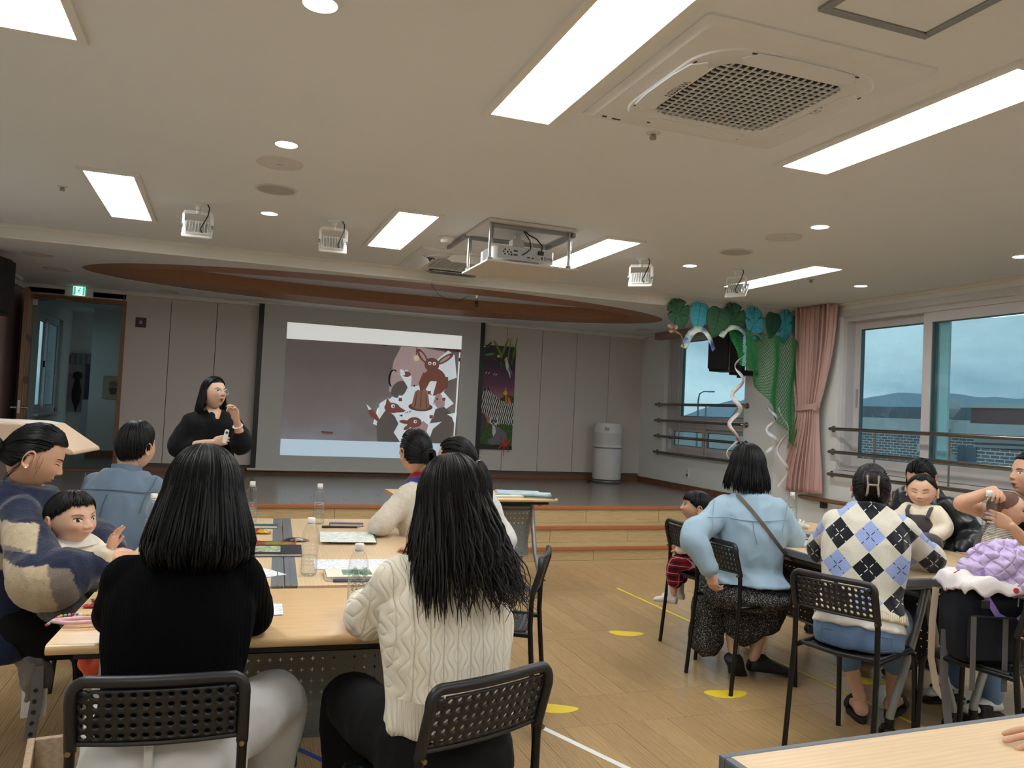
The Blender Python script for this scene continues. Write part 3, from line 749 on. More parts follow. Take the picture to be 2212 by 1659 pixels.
M_paper = plain('white_drawing_paper', S(226, 220, 212), .7, var=.05)
def paint_mat(name, cols):
    m = NT(name); v = m.obj(); f = m.noise(v, 9, 2); st = [(i/(len(cols)-1)*.5+.25, c) for i, c in enumerate(cols)]
    m.col(m.ramp(f, st)); m.set(.7); MATS[name] = m.m; return m.m
M_paint1 = paint_mat('crayon_paint_blue', [S(236, 232, 224), S(196, 214, 190), S(60, 96, 180), S(90, 60, 46)])
M_paint2 = paint_mat('crayon_paint_red', [S(226, 220, 214), S(232, 228, 224), S(226, 220, 214), S(228, 222, 216), S(176, 70, 96)])
M_paint3 = paint_mat('crayon_paint_brown', [S(226, 218, 200), S(150, 110, 80), S(110, 80, 60), S(200, 190, 150)])
M_paint4 = paint_mat('crayon_paint_sky', [S(150, 190, 226), S(230, 228, 224), S(228, 226, 222), S(170, 200, 226), S(220, 206, 120)])
def ribbon(name, label, path_fn, width_fn, twist_fn, n, mat, group):
    """a paper strip along path_fn(t); twist_fn gives the angle of its width direction about the path"""
    P = [Vector(path_fn(i/(n-1))) for i in range(n)]; c = P[0].copy(); m = MB(); vs = []
    for i in range(n):
        t = (P[min(i+1, n-1)]-P[max(i-1, 0)]).normalized(); a = Vector((0, 1, 0)); a = (a-t*a.dot(t)).normalized(); b = t.cross(a)
        th = twist_fn(i/(n-1)); d = (a*math.cos(th)+b*math.sin(th))*width_fn(i/(n-1))/2
        vs += [P[i]-d-c, P[i]+d-c]
    m.add(vs, [(2*i, 2*i+1, 2*i+3, 2*i+2) for i in range(n-1)])
    o = m.build(name, mat, smooth=True, fix=False, loc=c, label=label, cat='paper streamer', group=group)
    s = o.modifiers.new('solid', 'SOLIDIFY'); s.thickness = .0012
    return o
def helix(x0, z0, x1, z1, y, r, turns, ph=0):
    return lambda t: (x0+(x1-x0)*t+r*math.cos(ph+turns*2*math.pi*t), y+r*math.sin(ph+turns*2*math.pi*t), z0+(z1-z0)*t)
G = 'twisted paper snake streamers'
ribbon('paper_streamer', 'long white spiral paper streamer hanging in front of the stage window', helix(5.30, 2.15, 5.22, 1.0, 7.42, .05, 3.6), lambda t: .055*(1-.3*t), lambda t: .6+t*3, 120, M_paint2, G)
ribbon('paper_streamer', 'spiral paper streamer with blue patches hanging under the net', helix(5.72, 1.66, 5.74, 1.08, 7.40, .05, 2.2, 1), lambda t: .06*(1-.4*t), lambda t: .5+t*2, 80, M_paint4, G)
ribbon('paper_streamer', 'thin white spiral paper streamer ending in a pink tip', helix(5.86, 1.58, 5.88, .70, 7.38, .055, 1.9, 2.5), lambda t: .05*(1-.5*t), lambda t: .4+t*2, 90, M_paint2, G)
arc = lambda x0, x1, z, h, y: (lambda t: (x0+(x1-x0)*t, y+.03*math.sin(t*6), z+h*math.sin(math.pi*t)))
ribbon('paper_streamer', 'arched paper strip coloured brown and blue below the teal heart leaf', arc(4.60, 4.97, 2.17, .22, 7.46), lambda t: .075, lambda t: 1.2, 40, M_paint1, G)
ribbon('paper_streamer', 'arched paper strip with blue and red crayon in front of the black speaker', arc(5.05, 5.38, 2.32, .12, 7.44), lambda t: .06, lambda t: 1.1, 40, M_paint1, G)
ribbon('paper_streamer', 'curled thin olive paper strip above the net', arc(5.38, 5.60, 2.25, .14, 7.44), lambda t: .025, lambda t: 1.0, 30, M_paint3, G)
t = thing('paper_butterfly', 'brown and white paper butterfly under the first green leaf', 'paper butterfly', (4.478, 7.48, 2.365))
for sx, sz, s in ((-1, 1, 1), (1, 1, 1), (-1, -1, .75), (1, -1, .75)):
    P = [(sx*(.035+.035*math.cos(a))*s, sz*(.028+.026*math.sin(a))*s) for a in [2*math.pi*i/14 for i in range(14)]]
    MB().prism(P, .0015, place((0, 0, 0), (90, 0, 0)) @ Matrix.Rotation(R(18*sx), 4, 'Y')).build('wing', M_paint3, t, smooth=None)
MB().tube([(0, -.004, -.05), (0, -.006, 0), (0, -.004, .05)], [.002, .005, .002], 6).build('body', M_paint3, t)
ribbon('paper_streamer', 'short curled brown paper strip trailing from the paper butterfly', lambda t: (4.50+.1*t, 7.46, 2.33-.02*t-.13*t**4), lambda t: .035*(1-.5*t), lambda t: 1.2, 24, M_paint3, G)

# green net
def make_net():
    top = [(5.16, 2.42), (5.35, 2.44), (5.55, 2.42), (5.8, 2.40), (5.98, 2.39), (6.11, 2.36)]
    bot = [(5.30, 2.06), (5.46, 1.98), (5.62, 1.72), (5.86, 1.42), (5.98, 1.24), (6.12, 1.10)]
    def ip(A, u):
        k = u*(len(A)-1); i = min(int(k), len(A)-2); f = k-i; return [a+(b-a)*f for a, b in zip(A[i], A[i+1])]
    nu, nv = 46, 44
    def P(u, v):
        a, b = ip(top, u), ip(bot, u); x = a[0]+(b[0]-a[0])*v; z = a[1]+(b[1]-a[1])*v
        sw = .03*math.sin(math.pi*v)
        x += .018*math.sin(u*26+v*2)*(.4+v); y = 7.46+.035*math.sin(u*21+1.2*v)+.02*math.sin(v*7+u*5)-.02*v
        return (x, y, z-sw*math.sin(u*3))
    m = MB(); vs = []; idx = {}
    for j in range(nv):
        for i in range(nu):
            off = .5 if j % 2 else 0
            idx[i, j] = len(vs); vs.append(P(min(1, (i+off)/(nu-.5)), j/(nv-1)))
    fs = []
    for j in range(0, nv-2):
        for i in range(nu-1):
            if j % 2 == 0: q = (idx[i, j], idx[i, j+1], idx[i, j+2], idx[i-1, j+1] if i else None)
            else: q = (idx[i, j], idx[i+1, j+1], idx[i, j+2], idx[i, j+1])
            if None in q: continue
            fs.append(q)
    m.add(vs, fs)
    o = m.build('net', plain('green_net_cord', S(36, 132, 70), .7, var=.15), smooth=None, fix=False, label='green knotted net draped from the beam over the black speaker', cat='net')
    w = o.modifiers.new('wire', 'WIREFRAME'); w.thickness = .009; w.use_replace = True; w.use_even_offset = False
make_net()

def make_pa(name, loc, rotz, label):
    t = thing(name, label, 'speaker', loc, rotz)
    b = MB(); b.loft([[(x, y, -.26) for x, y in rrect(.30, .26, .03)], [(x, y, .26) for x, y in rrect(.30, .26, .03)]]); b.build('cabinet', M_black, t, bev=.01)
    MB().prism(rrect(.27, .47, .02), .012, place((0, -.142, 0), (90, 0, 0))).build('grille', plain('black_grille', S(12, 14, 18), .6, bump=.3, bs=600), t)
    for z in (.2, -.2): MB().b2((.15, -.03, z-.02), (.165, .03, z+.02)).build('side_bolt', M_dark, t, smooth=None)
    MB().b2((-.02, .12, -.05), (.02, .22, .05)).tube([(0, .2, 0), (0, .34, -.02)], .02, 10).build('wall_bracket', M_dark, t, smooth=None)
    return t
make_pa('wall_speaker', (5.45, 7.92, 2.24), R(-70), 'black loudspeaker on a bracket behind the green net')
make_pa('wall_speaker', (-2.06, 8.35, 2.31), R(75), 'black loudspeaker on a bracket on the pink wall')
t = thing('speaker_bracket', 'black metal bracket below the netted loudspeaker', 'bracket', (5.62, 7.9, 1.98))
MB().b2((-.1, -.05, -.03), (.24, .05, .03)).b2((.0, -.04, -.06), (.06, .04, .08)).build('arm', M_black, t, smooth=None, bev=.006)

# ------------------------------------------------------------------ outside
def brick_mat():
    m = NT('white_jointed_brick'); v = m.obj((1, 1, 1), (R(90), 0, R(90)))
    tc = m.n('TexCoord'); sp = m.xyz(tc.outputs['Object']); cb = m.n('CombineXYZ'); m.l(sp[1], cb.inputs[0]); m.l(sp[2], cb.inputs[1])
    b = m.n('TexBrick', Scale=1.0); b.inputs['Brick Width'].default_value = .22; b.inputs['Row Height'].default_value = .075; b.inputs['Mortar Size'].default_value = .011
    b.inputs['Color1'].default_value = S(128, 116, 116); b.inputs['Color2'].default_value = S(150, 132, 128); b.inputs['Mortar'].default_value = S(226, 226, 224)
    m.l(cb.outputs[0], b.inputs['Vector']); m.col(b.outputs['Color']); m.set(.8); MATS['white_jointed_brick'] = m.m; return m.m
def make_outside():
    M_br = brick_mat(); M_conc = plain('pale_concrete', S(206, 206, 202), .8, var=.08); M_redbr = plain('reddish_brick', S(150, 112, 106), .85, var=.15, vs=2)
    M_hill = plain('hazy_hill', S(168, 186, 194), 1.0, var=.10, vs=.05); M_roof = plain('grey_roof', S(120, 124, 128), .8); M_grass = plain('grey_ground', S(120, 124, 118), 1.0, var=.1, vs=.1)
    g = MB().b2((6.7, -80, -6.2), (400, 420, -6)).build('ground_outside', M_grass, smooth=None); struct(g, 'ground outside the building')
    # neighbour house with stair parapet
    t = thing('brick_house', 'neighbouring brick house with white concrete parapets behind the wide window', 'building', (15, 10, -6))
    MB().b2((.0, -9, 0), (7, 3.25, 7.1)).build('brick_wall', M_br, t, smooth=None)
    MB().b2((-.12, -9, 7.4), (7, 3.2, 7.62)).build('parapet', M_conc, t, smooth=None)
    MB().b2((.3, -9, 7.55), (7, 3.05, 7.98)).build('upper_wall', M_redbr, t, smooth=None)
    MB().b2((.22, -9, 7.96), (.45, 3.1, 8.06)).build('parapet_cap', M_conc, t, smooth=None)
    for a, b, w in (((3.1, 8.02), (3.7, 7.38), .10), ((3.15, 7.58), (3.75, 7.0), .10), ((3.66, 7.18), (2.6, 6.2), .16)):
        P = [(a[0], a[1]+w), (b[0], b[1]+w), (b[0], b[1]-w), (a[0], a[1]-w)]
        m = MB(); m.prism(P, .5, Matrix(((0, 0, 1, -.45), (1, 0, 0, 0), (0, 1, 0, 0), (0, 0, 0, 1)))); m.build('sloped_parapet', M_conc, t, smooth=None)
    wdw = MB().b2((-.02, 2.63, 6.45), (.05, 3.08, 7.12)).build('window_opening', plain('dark_house_window', S(96, 108, 118), .3), t, smooth=None)
    MB().b2((2.2, -1.0, 8.0), (3.1, -.2, 8.5)).build('rooftop_tank', plain('blue_tank', S(80, 140, 180), .5), t, smooth=None)
    t = thing('flat_roof_house', 'low neighbouring house with a white flat roof edge behind the wide window', 'building', (17.5, 18, -6))
    MB().b2((0, -3.2, 0), (6, 4, 7.35)).build('brick_wall', M_br, t, smooth=None)
    MB().b2((-.3, -3.3, 7.4), (6, 4.2, 7.72)).build('roof_edge', M_conc, t, smooth=None)
    MB().b2((1.5, -3, 7.7), (6, 3.6, 8.1)).build('upper_wall', M_roof, t, smooth=None)
    t = thing('pitched_house', 'distant house with pale pitched roof seen through the stage window', 'building', (44, 60, -6))
    MB().b2((0, -8, 0), (12, 4, 6.6)).build('wall', M_conc, t, smooth=None)
    m = MB(); m.prism([(-9, 6.5), (5, 6.5), (2.2, 9.2), (-7, 9.2)], 11, Matrix(((0, 0, 1, .5), (1, 0, 0, 0), (0, 1, 0, 0), (0, 0, 0, 1)))); m.build('roof', plain('pale_red_roof', S(168, 150, 148), .8), t, smooth=None)
    t = thing('distant_building', 'grey distant building low behind the stage window', 'building', (60, 62, -6))
    MB().b2((0, 6, 0), (10, 30, 7.2)).build('wall', M_roof, t, smooth=None)
    MB().b2((-1, 22, 0), (6, 60, 6.3)).build('annex', M_conc, t, smooth=None)
    t = thing('street_lamp', 'tall curved street lamp outside the stage window', 'street lamp', (40, 62.1, -6))
    MB().tube([(0, 0, 0), (0, 0, 9.2), (0, -.2, 9.8), (0, -.8, 10.0), (0, -1.8, 10.0)], [.12, .08, .06, .05, .05], 8).build('pole', M_alu, t)
    MB().box((0, -2.0, 9.98), (.25, .8, .12)).build('lamp_head', M_alu, t, smooth=None, bev=.03)
    def ridge(name, label, ya, yb, x, hs, dep):
        n = 60; m = MB(); vs = []
        for i in range(n+1):
            y = ya+(yb-ya)*i/n; u = i/n*(len(hs)-1); k = min(int(u), len(hs)-2); f = u-k; f = f*f*(3-2*f); h = hs[k]+(hs[k+1]-hs[k])*f+noise.noise((y*.08, x, 0))*1.2
            vs += [(x-dep*.6, y, -8), (x, y, h), (x+dep, y, -8)]
        fs = []
        for i in range(n):
            a = 3*i; fs += [(a, a+3, a+4, a+1), (a+1, a+4, a+5, a+2)]
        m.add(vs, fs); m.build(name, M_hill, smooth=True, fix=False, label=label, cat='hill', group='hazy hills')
    # ridge heights follow the skyline: (z-1.4)/x is constant along a sight line
    k = 260/15.
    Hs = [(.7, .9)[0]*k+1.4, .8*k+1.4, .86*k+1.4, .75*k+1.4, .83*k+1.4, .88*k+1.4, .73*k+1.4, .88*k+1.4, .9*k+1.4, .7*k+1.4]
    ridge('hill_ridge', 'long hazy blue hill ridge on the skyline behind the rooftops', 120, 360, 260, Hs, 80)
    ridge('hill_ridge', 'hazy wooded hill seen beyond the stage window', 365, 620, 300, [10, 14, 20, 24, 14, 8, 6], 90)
make_outside()
# ------------------------------------------------------------------ flat picture helper: coloured outlines stacked a hair apart
def flat_picture(parent, name, shapes, mats, W, H, step=.0006):
    """shapes: list of (colour key, [(x,y)...]) in picture units (0..W right, 0..H up); lies in the local XZ plane facing -Y"""
    by = {}
    for i, (c, P) in enumerate(shapes): by.setdefault(c, []).append((i, P))
    m = MB(); keys = list(by)
    for ki, c in enumerate(keys):
        m.m(ki)
        for i, P in by[c]:
            m.add([(x, -.001-i*step, y) for x, y in P], [tuple(range(len(P)))])
    o = m.build(name, [mats[c] for c in keys], parent, smooth=None, fix=False); return o
def ell(cx, cy, a, b, rot=0, n=20, a0=0, a1=360):
    c, s = math.cos(R(rot)), math.sin(R(rot)); P = []
    for i in range(n):
        t = R(a0+(a1-a0)*i/(n if a1-a0 == 360 else n-1)); x, y = a*math.cos(t), b*math.sin(t); P.append((cx+x*c-y*s, cy+x*s+y*c))
    return P
def strip(P, w):
    L = []; Rr = []
    w = w if isinstance(w, (list, tuple)) else [w]*len(P)
    for i in range(len(P)):
        a = P[max(i-1, 0)]; b = P[min(i+1, len(P)-1)]; dx, dy = b[0]-a[0], b[1]-a[1]; l = math.hypot(dx, dy) or 1
        L.append((P[i][0]-dy/l*w[i]/2, P[i][1]+dx/l*w[i]/2)); Rr.append((P[i][0]+dy/l*w[i]/2, P[i][1]-dx/l*w[i]/2))
    return L+Rr[::-1]

# ------------------------------------------------------------------ projection screen
def proj_mat(name, c, e=.10, grad=None):
    m = NT(name); m.set(.85)
    if grad is None: col = c
    else:
        v = m.obj(); f = m.noise(v, 1.6, 4); z = m.xyz(v)[2]
        f2 = m.math('ADD', m.math('MULTIPLY', z, .62), m.math('MULTIPLY', m.math('SUBTRACT', f, .5), .5)); col = m.ramp(f2, grad)
    m.col(col)
    if isinstance(col, tuple): m.b.inputs['Emission Color'].default_value = col
    else: m.l(col, m.b.inputs['Emission Color'])
    m.b.inputs['Emission Strength'].default_value = e; MATS[name] = m.m; return m.m
def make_screen():
    t = thing('projection_screen', 'pull-down projection screen with black side borders showing a picture-book page', 'projection screen', (1.85, YW-.10, .53))
    MB().b2((-1.49, 0, 0), (1.49, .004, 2.10)).build('cloth', plain('screen_cloth', S(196, 196, 192), .8, var=.02), t, smooth=None)
    for s in (-1, 1): MB().b2((s*1.475-.032, -.0015, 0), (s*1.475+.032, .006, 2.10)).build('side_border', M_black, t, smooth=None)
    MB().tube([(-1.55, 0, -.012), (1.55, 0, -.012)], .016, 12).build('bottom_bar', M_offw, t)
    MB().cyl((-1.57, 0, -.012), (-1.545, 0, -.012), .02, 10).cyl((1.545, 0, -.012), (1.57, 0, -.012), .02, 10).build('end_cap', M_black, t)
    MB().b2((-1.6, -.03, 2.09), (1.6, .08, 2.105)).build('housing_lip', M_mould, t, smooth=None)
    p = thing('projected_picture', None, None); p.parent = t; p.location = (-1.155, -.001, .175)
    W, H = 2.33, 1.705
    # picture drawn in page units 0..100 by 0..100
    E0 = .16
    C = {'band': proj_mat('projected_white', S(226, 228, 224), .42), 'blue': proj_mat('projected_pale_blue', S(190, 212, 228), .35),
         'bg': proj_mat('projected_page', S(130, 120, 118), .12, [(.0, S(176, 180, 196)), (.30, S(150, 144, 146)), (.75, S(132, 122, 120))]),
         'pink': proj_mat('projected_pink_wall', S(196, 172, 172), .2), 'cloth': proj_mat('projected_tablecloth', S(216, 226, 232), .32), 'red': proj_mat('projected_russet', S(150, 98, 86), .12),
         'dk': proj_mat('projected_dark_clothes', S(124, 116, 113), .09), 'cake': proj_mat('projected_cake', S(168, 128, 112), .12), 'caked': proj_mat('projected_cake_shadow', S(132, 92, 80), .1),
         'skin': proj_mat('projected_skin', S(196, 168, 168), .15), 'line': proj_mat('projected_line', S(120, 70, 70), .05), 'bulb': proj_mat('projected_bulb', S(222, 206, 170), .3), 'blk': proj_mat('projected_ink', S(40, 34, 36), .0)}
    def q(P): return [(x/100*W, y/100*H) for x, y in P]
    Sx = []
    A = lambda c, P: Sx.append((c, q(P)))
    A('bg', [(0, 0), (100, 0), (100, 100), (0, 100)])
    A('band', [(0, 87.5), (100, 89), (100, 100), (0, 100)]); A('blue', [(0, 0), (100, 0), (100, 12.6), (0, 12.2)])
    A('pink', [(58, 52), (60, 76), (64, 88), (76, 88.3), (90, 86), (93, 60), (90, 52), (74, 46)])
    A('line', [(52, 88.2), (57, 88.2), (54.5, 87)]); A('line', [(82, 88.6), (99.5, 88.7), (99.5, 86.6), (90, 87.2)])
    A('cloth', [(84, 58), (98, 66), (96, 84), (92, 87.4), (86, 80)])               # white seat back
    A('cloth', [(50, 26), (52, 38), (62, 50), (72, 57), (86, 60), (97, 45), (90, 38), (84, 32), (80, 18), (66, 10), (60, 22)])
    A('blk', strip(ell(60.5, 62, 2.6, 7, 0, 12, 60, 240), .9)); A('dk', ell(64, 54, 4.2, 7, -18)); A('cloth', [(64, 66), (68, 70), (71, 64), (70.5, 53), (68, 58)]); A('red', ell(67.8, 66.3, 2.6, 2.2, 0)); A('cloth', ell(65.4, 67.5, 1.2, 2.6, 25))
    A('red', ell(84.5, 61.5, 7.4, 11, 0)); A('red', strip([(79, 68), (76.6, 60), (77.4, 54), (79, 52)], [3, 2.6, 2.2, 1.6])); A('red', strip([(91, 66), (91.4, 58), (87, 54), (83, 55)], [3.4, 3, 2.6, 1.8]))
    A('cloth', [(82, 62), (86, 62), (84, 50.5), (79.6, 55)]); A('red', ell(82.5, 75, 4.4, 5.6, 0)); A('red', [(79.5, 76), (85.5, 76), (82.2, 61)])
    A('red', ell(76.6, 81.4, 2.1, 6.4, 28)); A('red', ell(90.4, 80.4, 2.1, 6.6, -44)); A('pink', ell(76.8, 81.2, 1.0, 4.2, 28)); A('pink', ell(90.1, 80.2, 1.0, 4.3, -44))
    for x in (81.2, 83.9): A('cloth', ell(x, 76, 1.0, 1.35)); A('blk', ell(x, 75.8, .4, .6))
    A('line', strip([(72.8, 88), (73, 82)], .35)); A('bulb', ell(73.1, 79.4, 1.5, 2.3))
    A('caked', ell(77, 41, 7.2, 3.4)); A('cake', [(71.6, 41.5), (73.2, 52.6), (75, 54.6), (77, 53.6), (79, 54.7), (81, 52.4), (82.4, 41.5), (80, 39.4), (77, 38.8), (74, 39.4)])
    for x in (74.4, 77, 79.7): A('caked', strip([(x, 53), (x+(x-77)*.3, 40.6)], [.3, .8]))
    A('skin', ell(88.2, 46, 3.1, 6.4, 8)); A('dk', [(86, 40), (91, 42), (99, 33), (99.5, 12.8), (81, 12.8), (84, 30)]); A('cloth', [(93, 36), (99, 38), (98, 28), (96, 34)]); A('cloth', [(82, 28), (90, 30), (85, 24), (82.6, 14), (79, 16)])
    A('blk', ell(86.6, 48, .5, .7)); A('line', strip([(85.4, 47), (84.6, 44.4), (85.4, 43.4)], .4))
    A('cloth', [(52, 30), (53, 42), (58, 47), (57, 34)]); A('dk', [(52, 27), (57, 38), (62, 33), (64.5, 27), (62, 20), (66, 12.7), (53, 12.7)]); A('red', ell(60.4, 39.2, 4.6, 4.0, -12)); A('red', [(62, 42), (68.2, 37.6), (67, 36.2), (60, 35.4)]); A('red', [(56.4, 40), (57, 47), (59.6, 42.6)])
    A('cloth', ell(60.8, 40.6, 1.15, 1.5)); A('blk', ell(61.1, 40.5, .45, .6)); A('red', strip([(53.4, 28), (50, 33), (47.4, 38)], [1.5, 3.6, 2.0])); A('cloth', [(47, 36.6), (45.4, 41.4), (48.8, 37.4)])
    A('skin', [(68, 14), (72, 24), (79, 30), (82, 27), (80, 14)]); A('red', ell(73.6, 28.5, 4.4, 4.2, 30)); A('red', ell(68.2, 28.6, 3.4, 1.5, -10)); A('red', ell(69.8, 24.6, 3.0, 1.3, 48)); A('cloth', ell(74.2, 29.2, 1.0, 1.3)); A('blk', ell(74.4, 29.2, .4, .55)); A('red', ell(71.2, 19.8, 2.4, 1.5, 40))
    for x, y in ((64.8, 47), (81.4, 53.6), (90.4, 49), (83.4, 34.6)):
        A('cloth', [(x-1.1, y-2.4), (x+1.1, y-2.4), (x+1.2, y+2.2), (x-1.2, y+2.2)]); A('red', [(x-1.0, y-2.3), (x+1.0, y-2.3), (x+1.05, y+.3), (x-1.05, y+.3)])
    for i in range(4): A('blk', ell(68.4+i*.9, 36.0+i*.35, .22, .7))
    A('blk', ell(72.4, 57.4, .5, .6)); A('line', [(64.4, 33.6), (66.6, 34.4), (66.2, 32.6)])
    A('band', strip([(98.6, 86.4), (98.2, 50), (97.6, 14)], [.8, .9, .7])); A('line', strip([(98.7, 82), (98.7, 79)], 1.0))
    A('caked', [(21, 19.2), (28, 18.8), (27.6, 17.4), (22, 17.6)])
    flat_picture(p, 'page', Sx, C, W, H)
make_screen()

# ------------------------------------------------------------------ animal poster
def make_poster():
    t = thing('animal_poster', 'tall purple poster of a zebra, a lemur and parrots hanging beside the screen', 'poster', (3.37, YW-.014, .855))
    W, H = .49, 1.465
    MB().b2((0, 0, 0), (W, .006, H)).build('sheet', plain('poster_sheet', S(70, 50, 66), .5), t, smooth=None)
    MB().b2((-.005, -.003, -.012), (W+.005, .008, .004)).build('lower_rod', M_offw, t, smooth=None)
    C = {}
    m = NT('poster_sky'); v = m.obj(); z = m.xyz(v)[2]; m.col(m.ramp(m.math('DIVIDE', z, H), [(.45, S(176, 120, 118)), (.62, S(112, 60, 96)), (.8, S(62, 36, 62)), (1, S(48, 32, 52))])); m.set(.5); C['sky'] = m.m
    m = NT('poster_grass'); v = m.obj(); m.col(m.ramp(m.noise(v, 40, 3), [(.3, S(24, 48, 16)), (.7, S(74, 120, 30))])); m.set(.5); C['grass'] = m.m
    m = NT('poster_bush'); v = m.obj(); m.col(m.ramp(m.noise(v, 30, 4), [(.3, S(18, 34, 16)), (.7, S(70, 104, 36))])); m.set(.5); C['bush'] = m.m
    m = NT('poster_zebra'); v = m.obj((1, 1, 1), (0, R(-14), 0)); w = m.n('TexWave', bands_direction='X', Scale=11.0, Distortion=3.0, Detail=1.5); w.inputs['Detail Scale'].default_value = 1.2; m.l(v, w.inputs['Vector'])
    m.col(m.ramp(w.outputs['Fac'], [(.45, S(22, 20, 22)), (.55, S(222, 220, 216))])); m.set(.5); C['zeb'] = m.m
    for k, c in {'leaf': S(110, 140, 40), 'leafd': S(46, 86, 40), 'wht': S(214, 216, 214), 'gry': S(112, 112, 118), 'blk': S(18, 18, 20), 'org': S(224, 130, 36), 'yel': S(226, 196, 60), 'redf': S(196, 44, 40), 'brn': S(90, 66, 56), 'dkg': S(30, 34, 26), 'bud': S(70, 150, 70)}.items(): C[k] = plain('poster_'+k, c, .5, var=.15, vs=40)
    Sx = []; A = lambda c, P: Sx.append((c, [(x*W, y*H) for x, y in P]))
    A('sky', [(0, 0), (1, 0), (1, 1), (0, 1)])
    A('grass', [(0, 0), (1, 0), (1, .26), (0, .25)]); A('bush', [(.5, .42), (.6, .50), (.8, .53), (1, .52), (1, .40), (.5, .40)])
    for x, y, a, r in ((.12, .985, .14, 20), (.45, .97, .16, -30), (.62, .96, .2, 40), (.78, .94, .16, 70), (.95, .96, .16, 60), (.9, .91, .12, 100)): A('leaf' if a > .15 else 'leafd', ell(x, y, a, a*.12, r, 14))
    A('brn', strip([(.2, .90), (.5, .84), (.75, .79), (1, .75)], .012)); A('bud', ell(.2, .912, .16, .012, 4, 14))
    A('blk', ell(.5, .86, .07, .04, -60)); A('yel', ell(.47, .90, .05, .014)); A('leafd', strip([(.52, .85), (.6, .77)], [.07, .02]))
    A('wht', ell(.73, .83, .075, .04, -55)); A('yel', ell(.7, .868, .05, .013)); A('wht', strip([(.76, .81), (.86, .70)], [.07, .015])); A('gry', strip([(.79, .80), (.93, .72)], [.05, .01]))
    for x in (.12, .2, .36, .42): A('wht', ell(x, .73-(x-.2)*.05, .03, .005, 20, 8))
    # zebra
    A('zeb', [(0, .42), (.03, .54), (.1, .585), (.2, .58), (.3, .545), (.5, .50), (.62, .47), (.8, .47), (1, .45), (1, .24), (.8, .245), (.62, .25), (.45, .22), (.38, .29), (.18, .33), (.06, .36), (0, .36)])
    A('blk', [(.05, .55), (.1, .59), (.16, .575)]); A('blk', [(.16, .575), (.21, .60), (.24, .56)]); A('brn', [(0, .35), (.12, .34), (.22, .27), (.14, .17), (.08, .17), (.09, .25), (0, .24)])
    A('org', ell(.76, .515, .1, .032, -60, 16)); A('yel', ell(.72, .548, .06, .018)); A('redf', ell(.8, .49, .05, .02, -50)); A('org', strip([(.82, .50), (.9, .455)], [.06, .02])); A('blk', ell(.70, .55, .01, .004, 0, 8))
    # lemur
    A('gry', [(.42, .24), (.60, .21), (.78, .17), (.84, .12), (.8, .075), (.6, .065), (.44, .07), (.44, .1), (.38, .16)]); A('wht', [(.38, .24), (.46, .22), (.5, .17), (.42, .12), (.38, .16)]); A('gry', strip([(.55, .13), (.4, .085), (.28, .075)], [.1, .06, .04])); A('gry', strip([(.62, .10), (.45, .06), (.33, .052)], [.1, .06, .05]))
    A('wht', ell(.42, .265, .14, .03)); A('wht', ell(.31, .287, .04, .016, 40)); A('wht', ell(.52, .287, .04, .016, -40)); A('gry', ell(.42, .278, .1, .016)); A('blk', ell(.36, .265, .035, .011)); A('blk', ell(.47, .265, .035, .011)); A('blk', ell(.40, .246, .03, .008)); A('yel', ell(.36, .265, .012, .004, 0, 8)); A('yel', ell(.47, .265, .012, .004, 0, 8))
    A('dkg', [(0, 0), (1, 0), (1, .035), (.6, .05), (.3, .045), (.1, .055), (0, .04)])
    for i in range(6): A('redf', ell(.77+.09*math.cos(R(60*i+20)), .055+.03*math.sin(R(60*i+20)), .1, .012, 60*i+20+(0), 10))
    flat_picture(t, 'print', Sx, C, W, H, .0003)
    for x, z in ((.03, .02), (.97, .02), (.03, .985), (.97, .985)): MB().cyl((x*W, -.008, z*H), (x*W, 0, z*H), .008, 8).build('pin', M_steel, t)
make_poster()

# ------------------------------------------------------------------ air purifier
def make_purifier():
    t = thing('air_purifier', 'tall white cylindrical air purifier standing in the stage corner', 'air purifier', (5.21, 10.38, ZS))
    Mw = plain('purifier_white', S(216, 216, 214), .45); Mp = plain('purifier_mesh', S(200, 200, 198), .6, var=.08, vs=700)
    sq_ = .92
    MB().lathe([(0, 0), (.20, 0), (.212, .012), (.205, .035), (.17, .045)], 40).build('base', plain('purifier_base_grey', S(96, 96, 98), .35), t)
    MB().lathe([(.16, .04), (.2, .05), (.205, .08), (.207, .46), (.2, .485), (.17, .49)], 40).build('lower_body', Mp, t)
    MB().lathe([(.17, .488), (.196, .49), (.196, .5), (.17, .502)], 40).build('ring', M_alu, t)
    MB().lathe([(.17, .50), (.2, .505), (.205, .53), (.203, .72), (.203, .80), (.19, .845), (.16, .852), (.15, .84), (0, .838)], 40).build('upper_body', Mw, t)
    MB().lathe([(.2045, .54), (.2065, .55), (.2065, .70), (.2045, .71)], 40).build('air_grille', Mp, t)
    MB().lathe([(0, .845), (.13, .845), (.14, .85), (.15, .842)], 32).build('top_vent', M_grey, t)
    MB().b2((-.14, -.187, .745), (-.06, -.165, .79)).build('sticker', plain('grey_sticker', S(160, 160, 158), .5), t, smooth=None, bev=.002)
    for z in (.62, .60, .57): MB().b2((-.02, -.2095, z), (-.012, -.205, z+.008)).build('indicator', M_white, t, smooth=None)
    MB().tube([(-.15, .12, .02), (-.3, .0, .008), (-.33, -.15, .006)], .006, 6).build('power_cable', M_dark, t)
make_purifier()

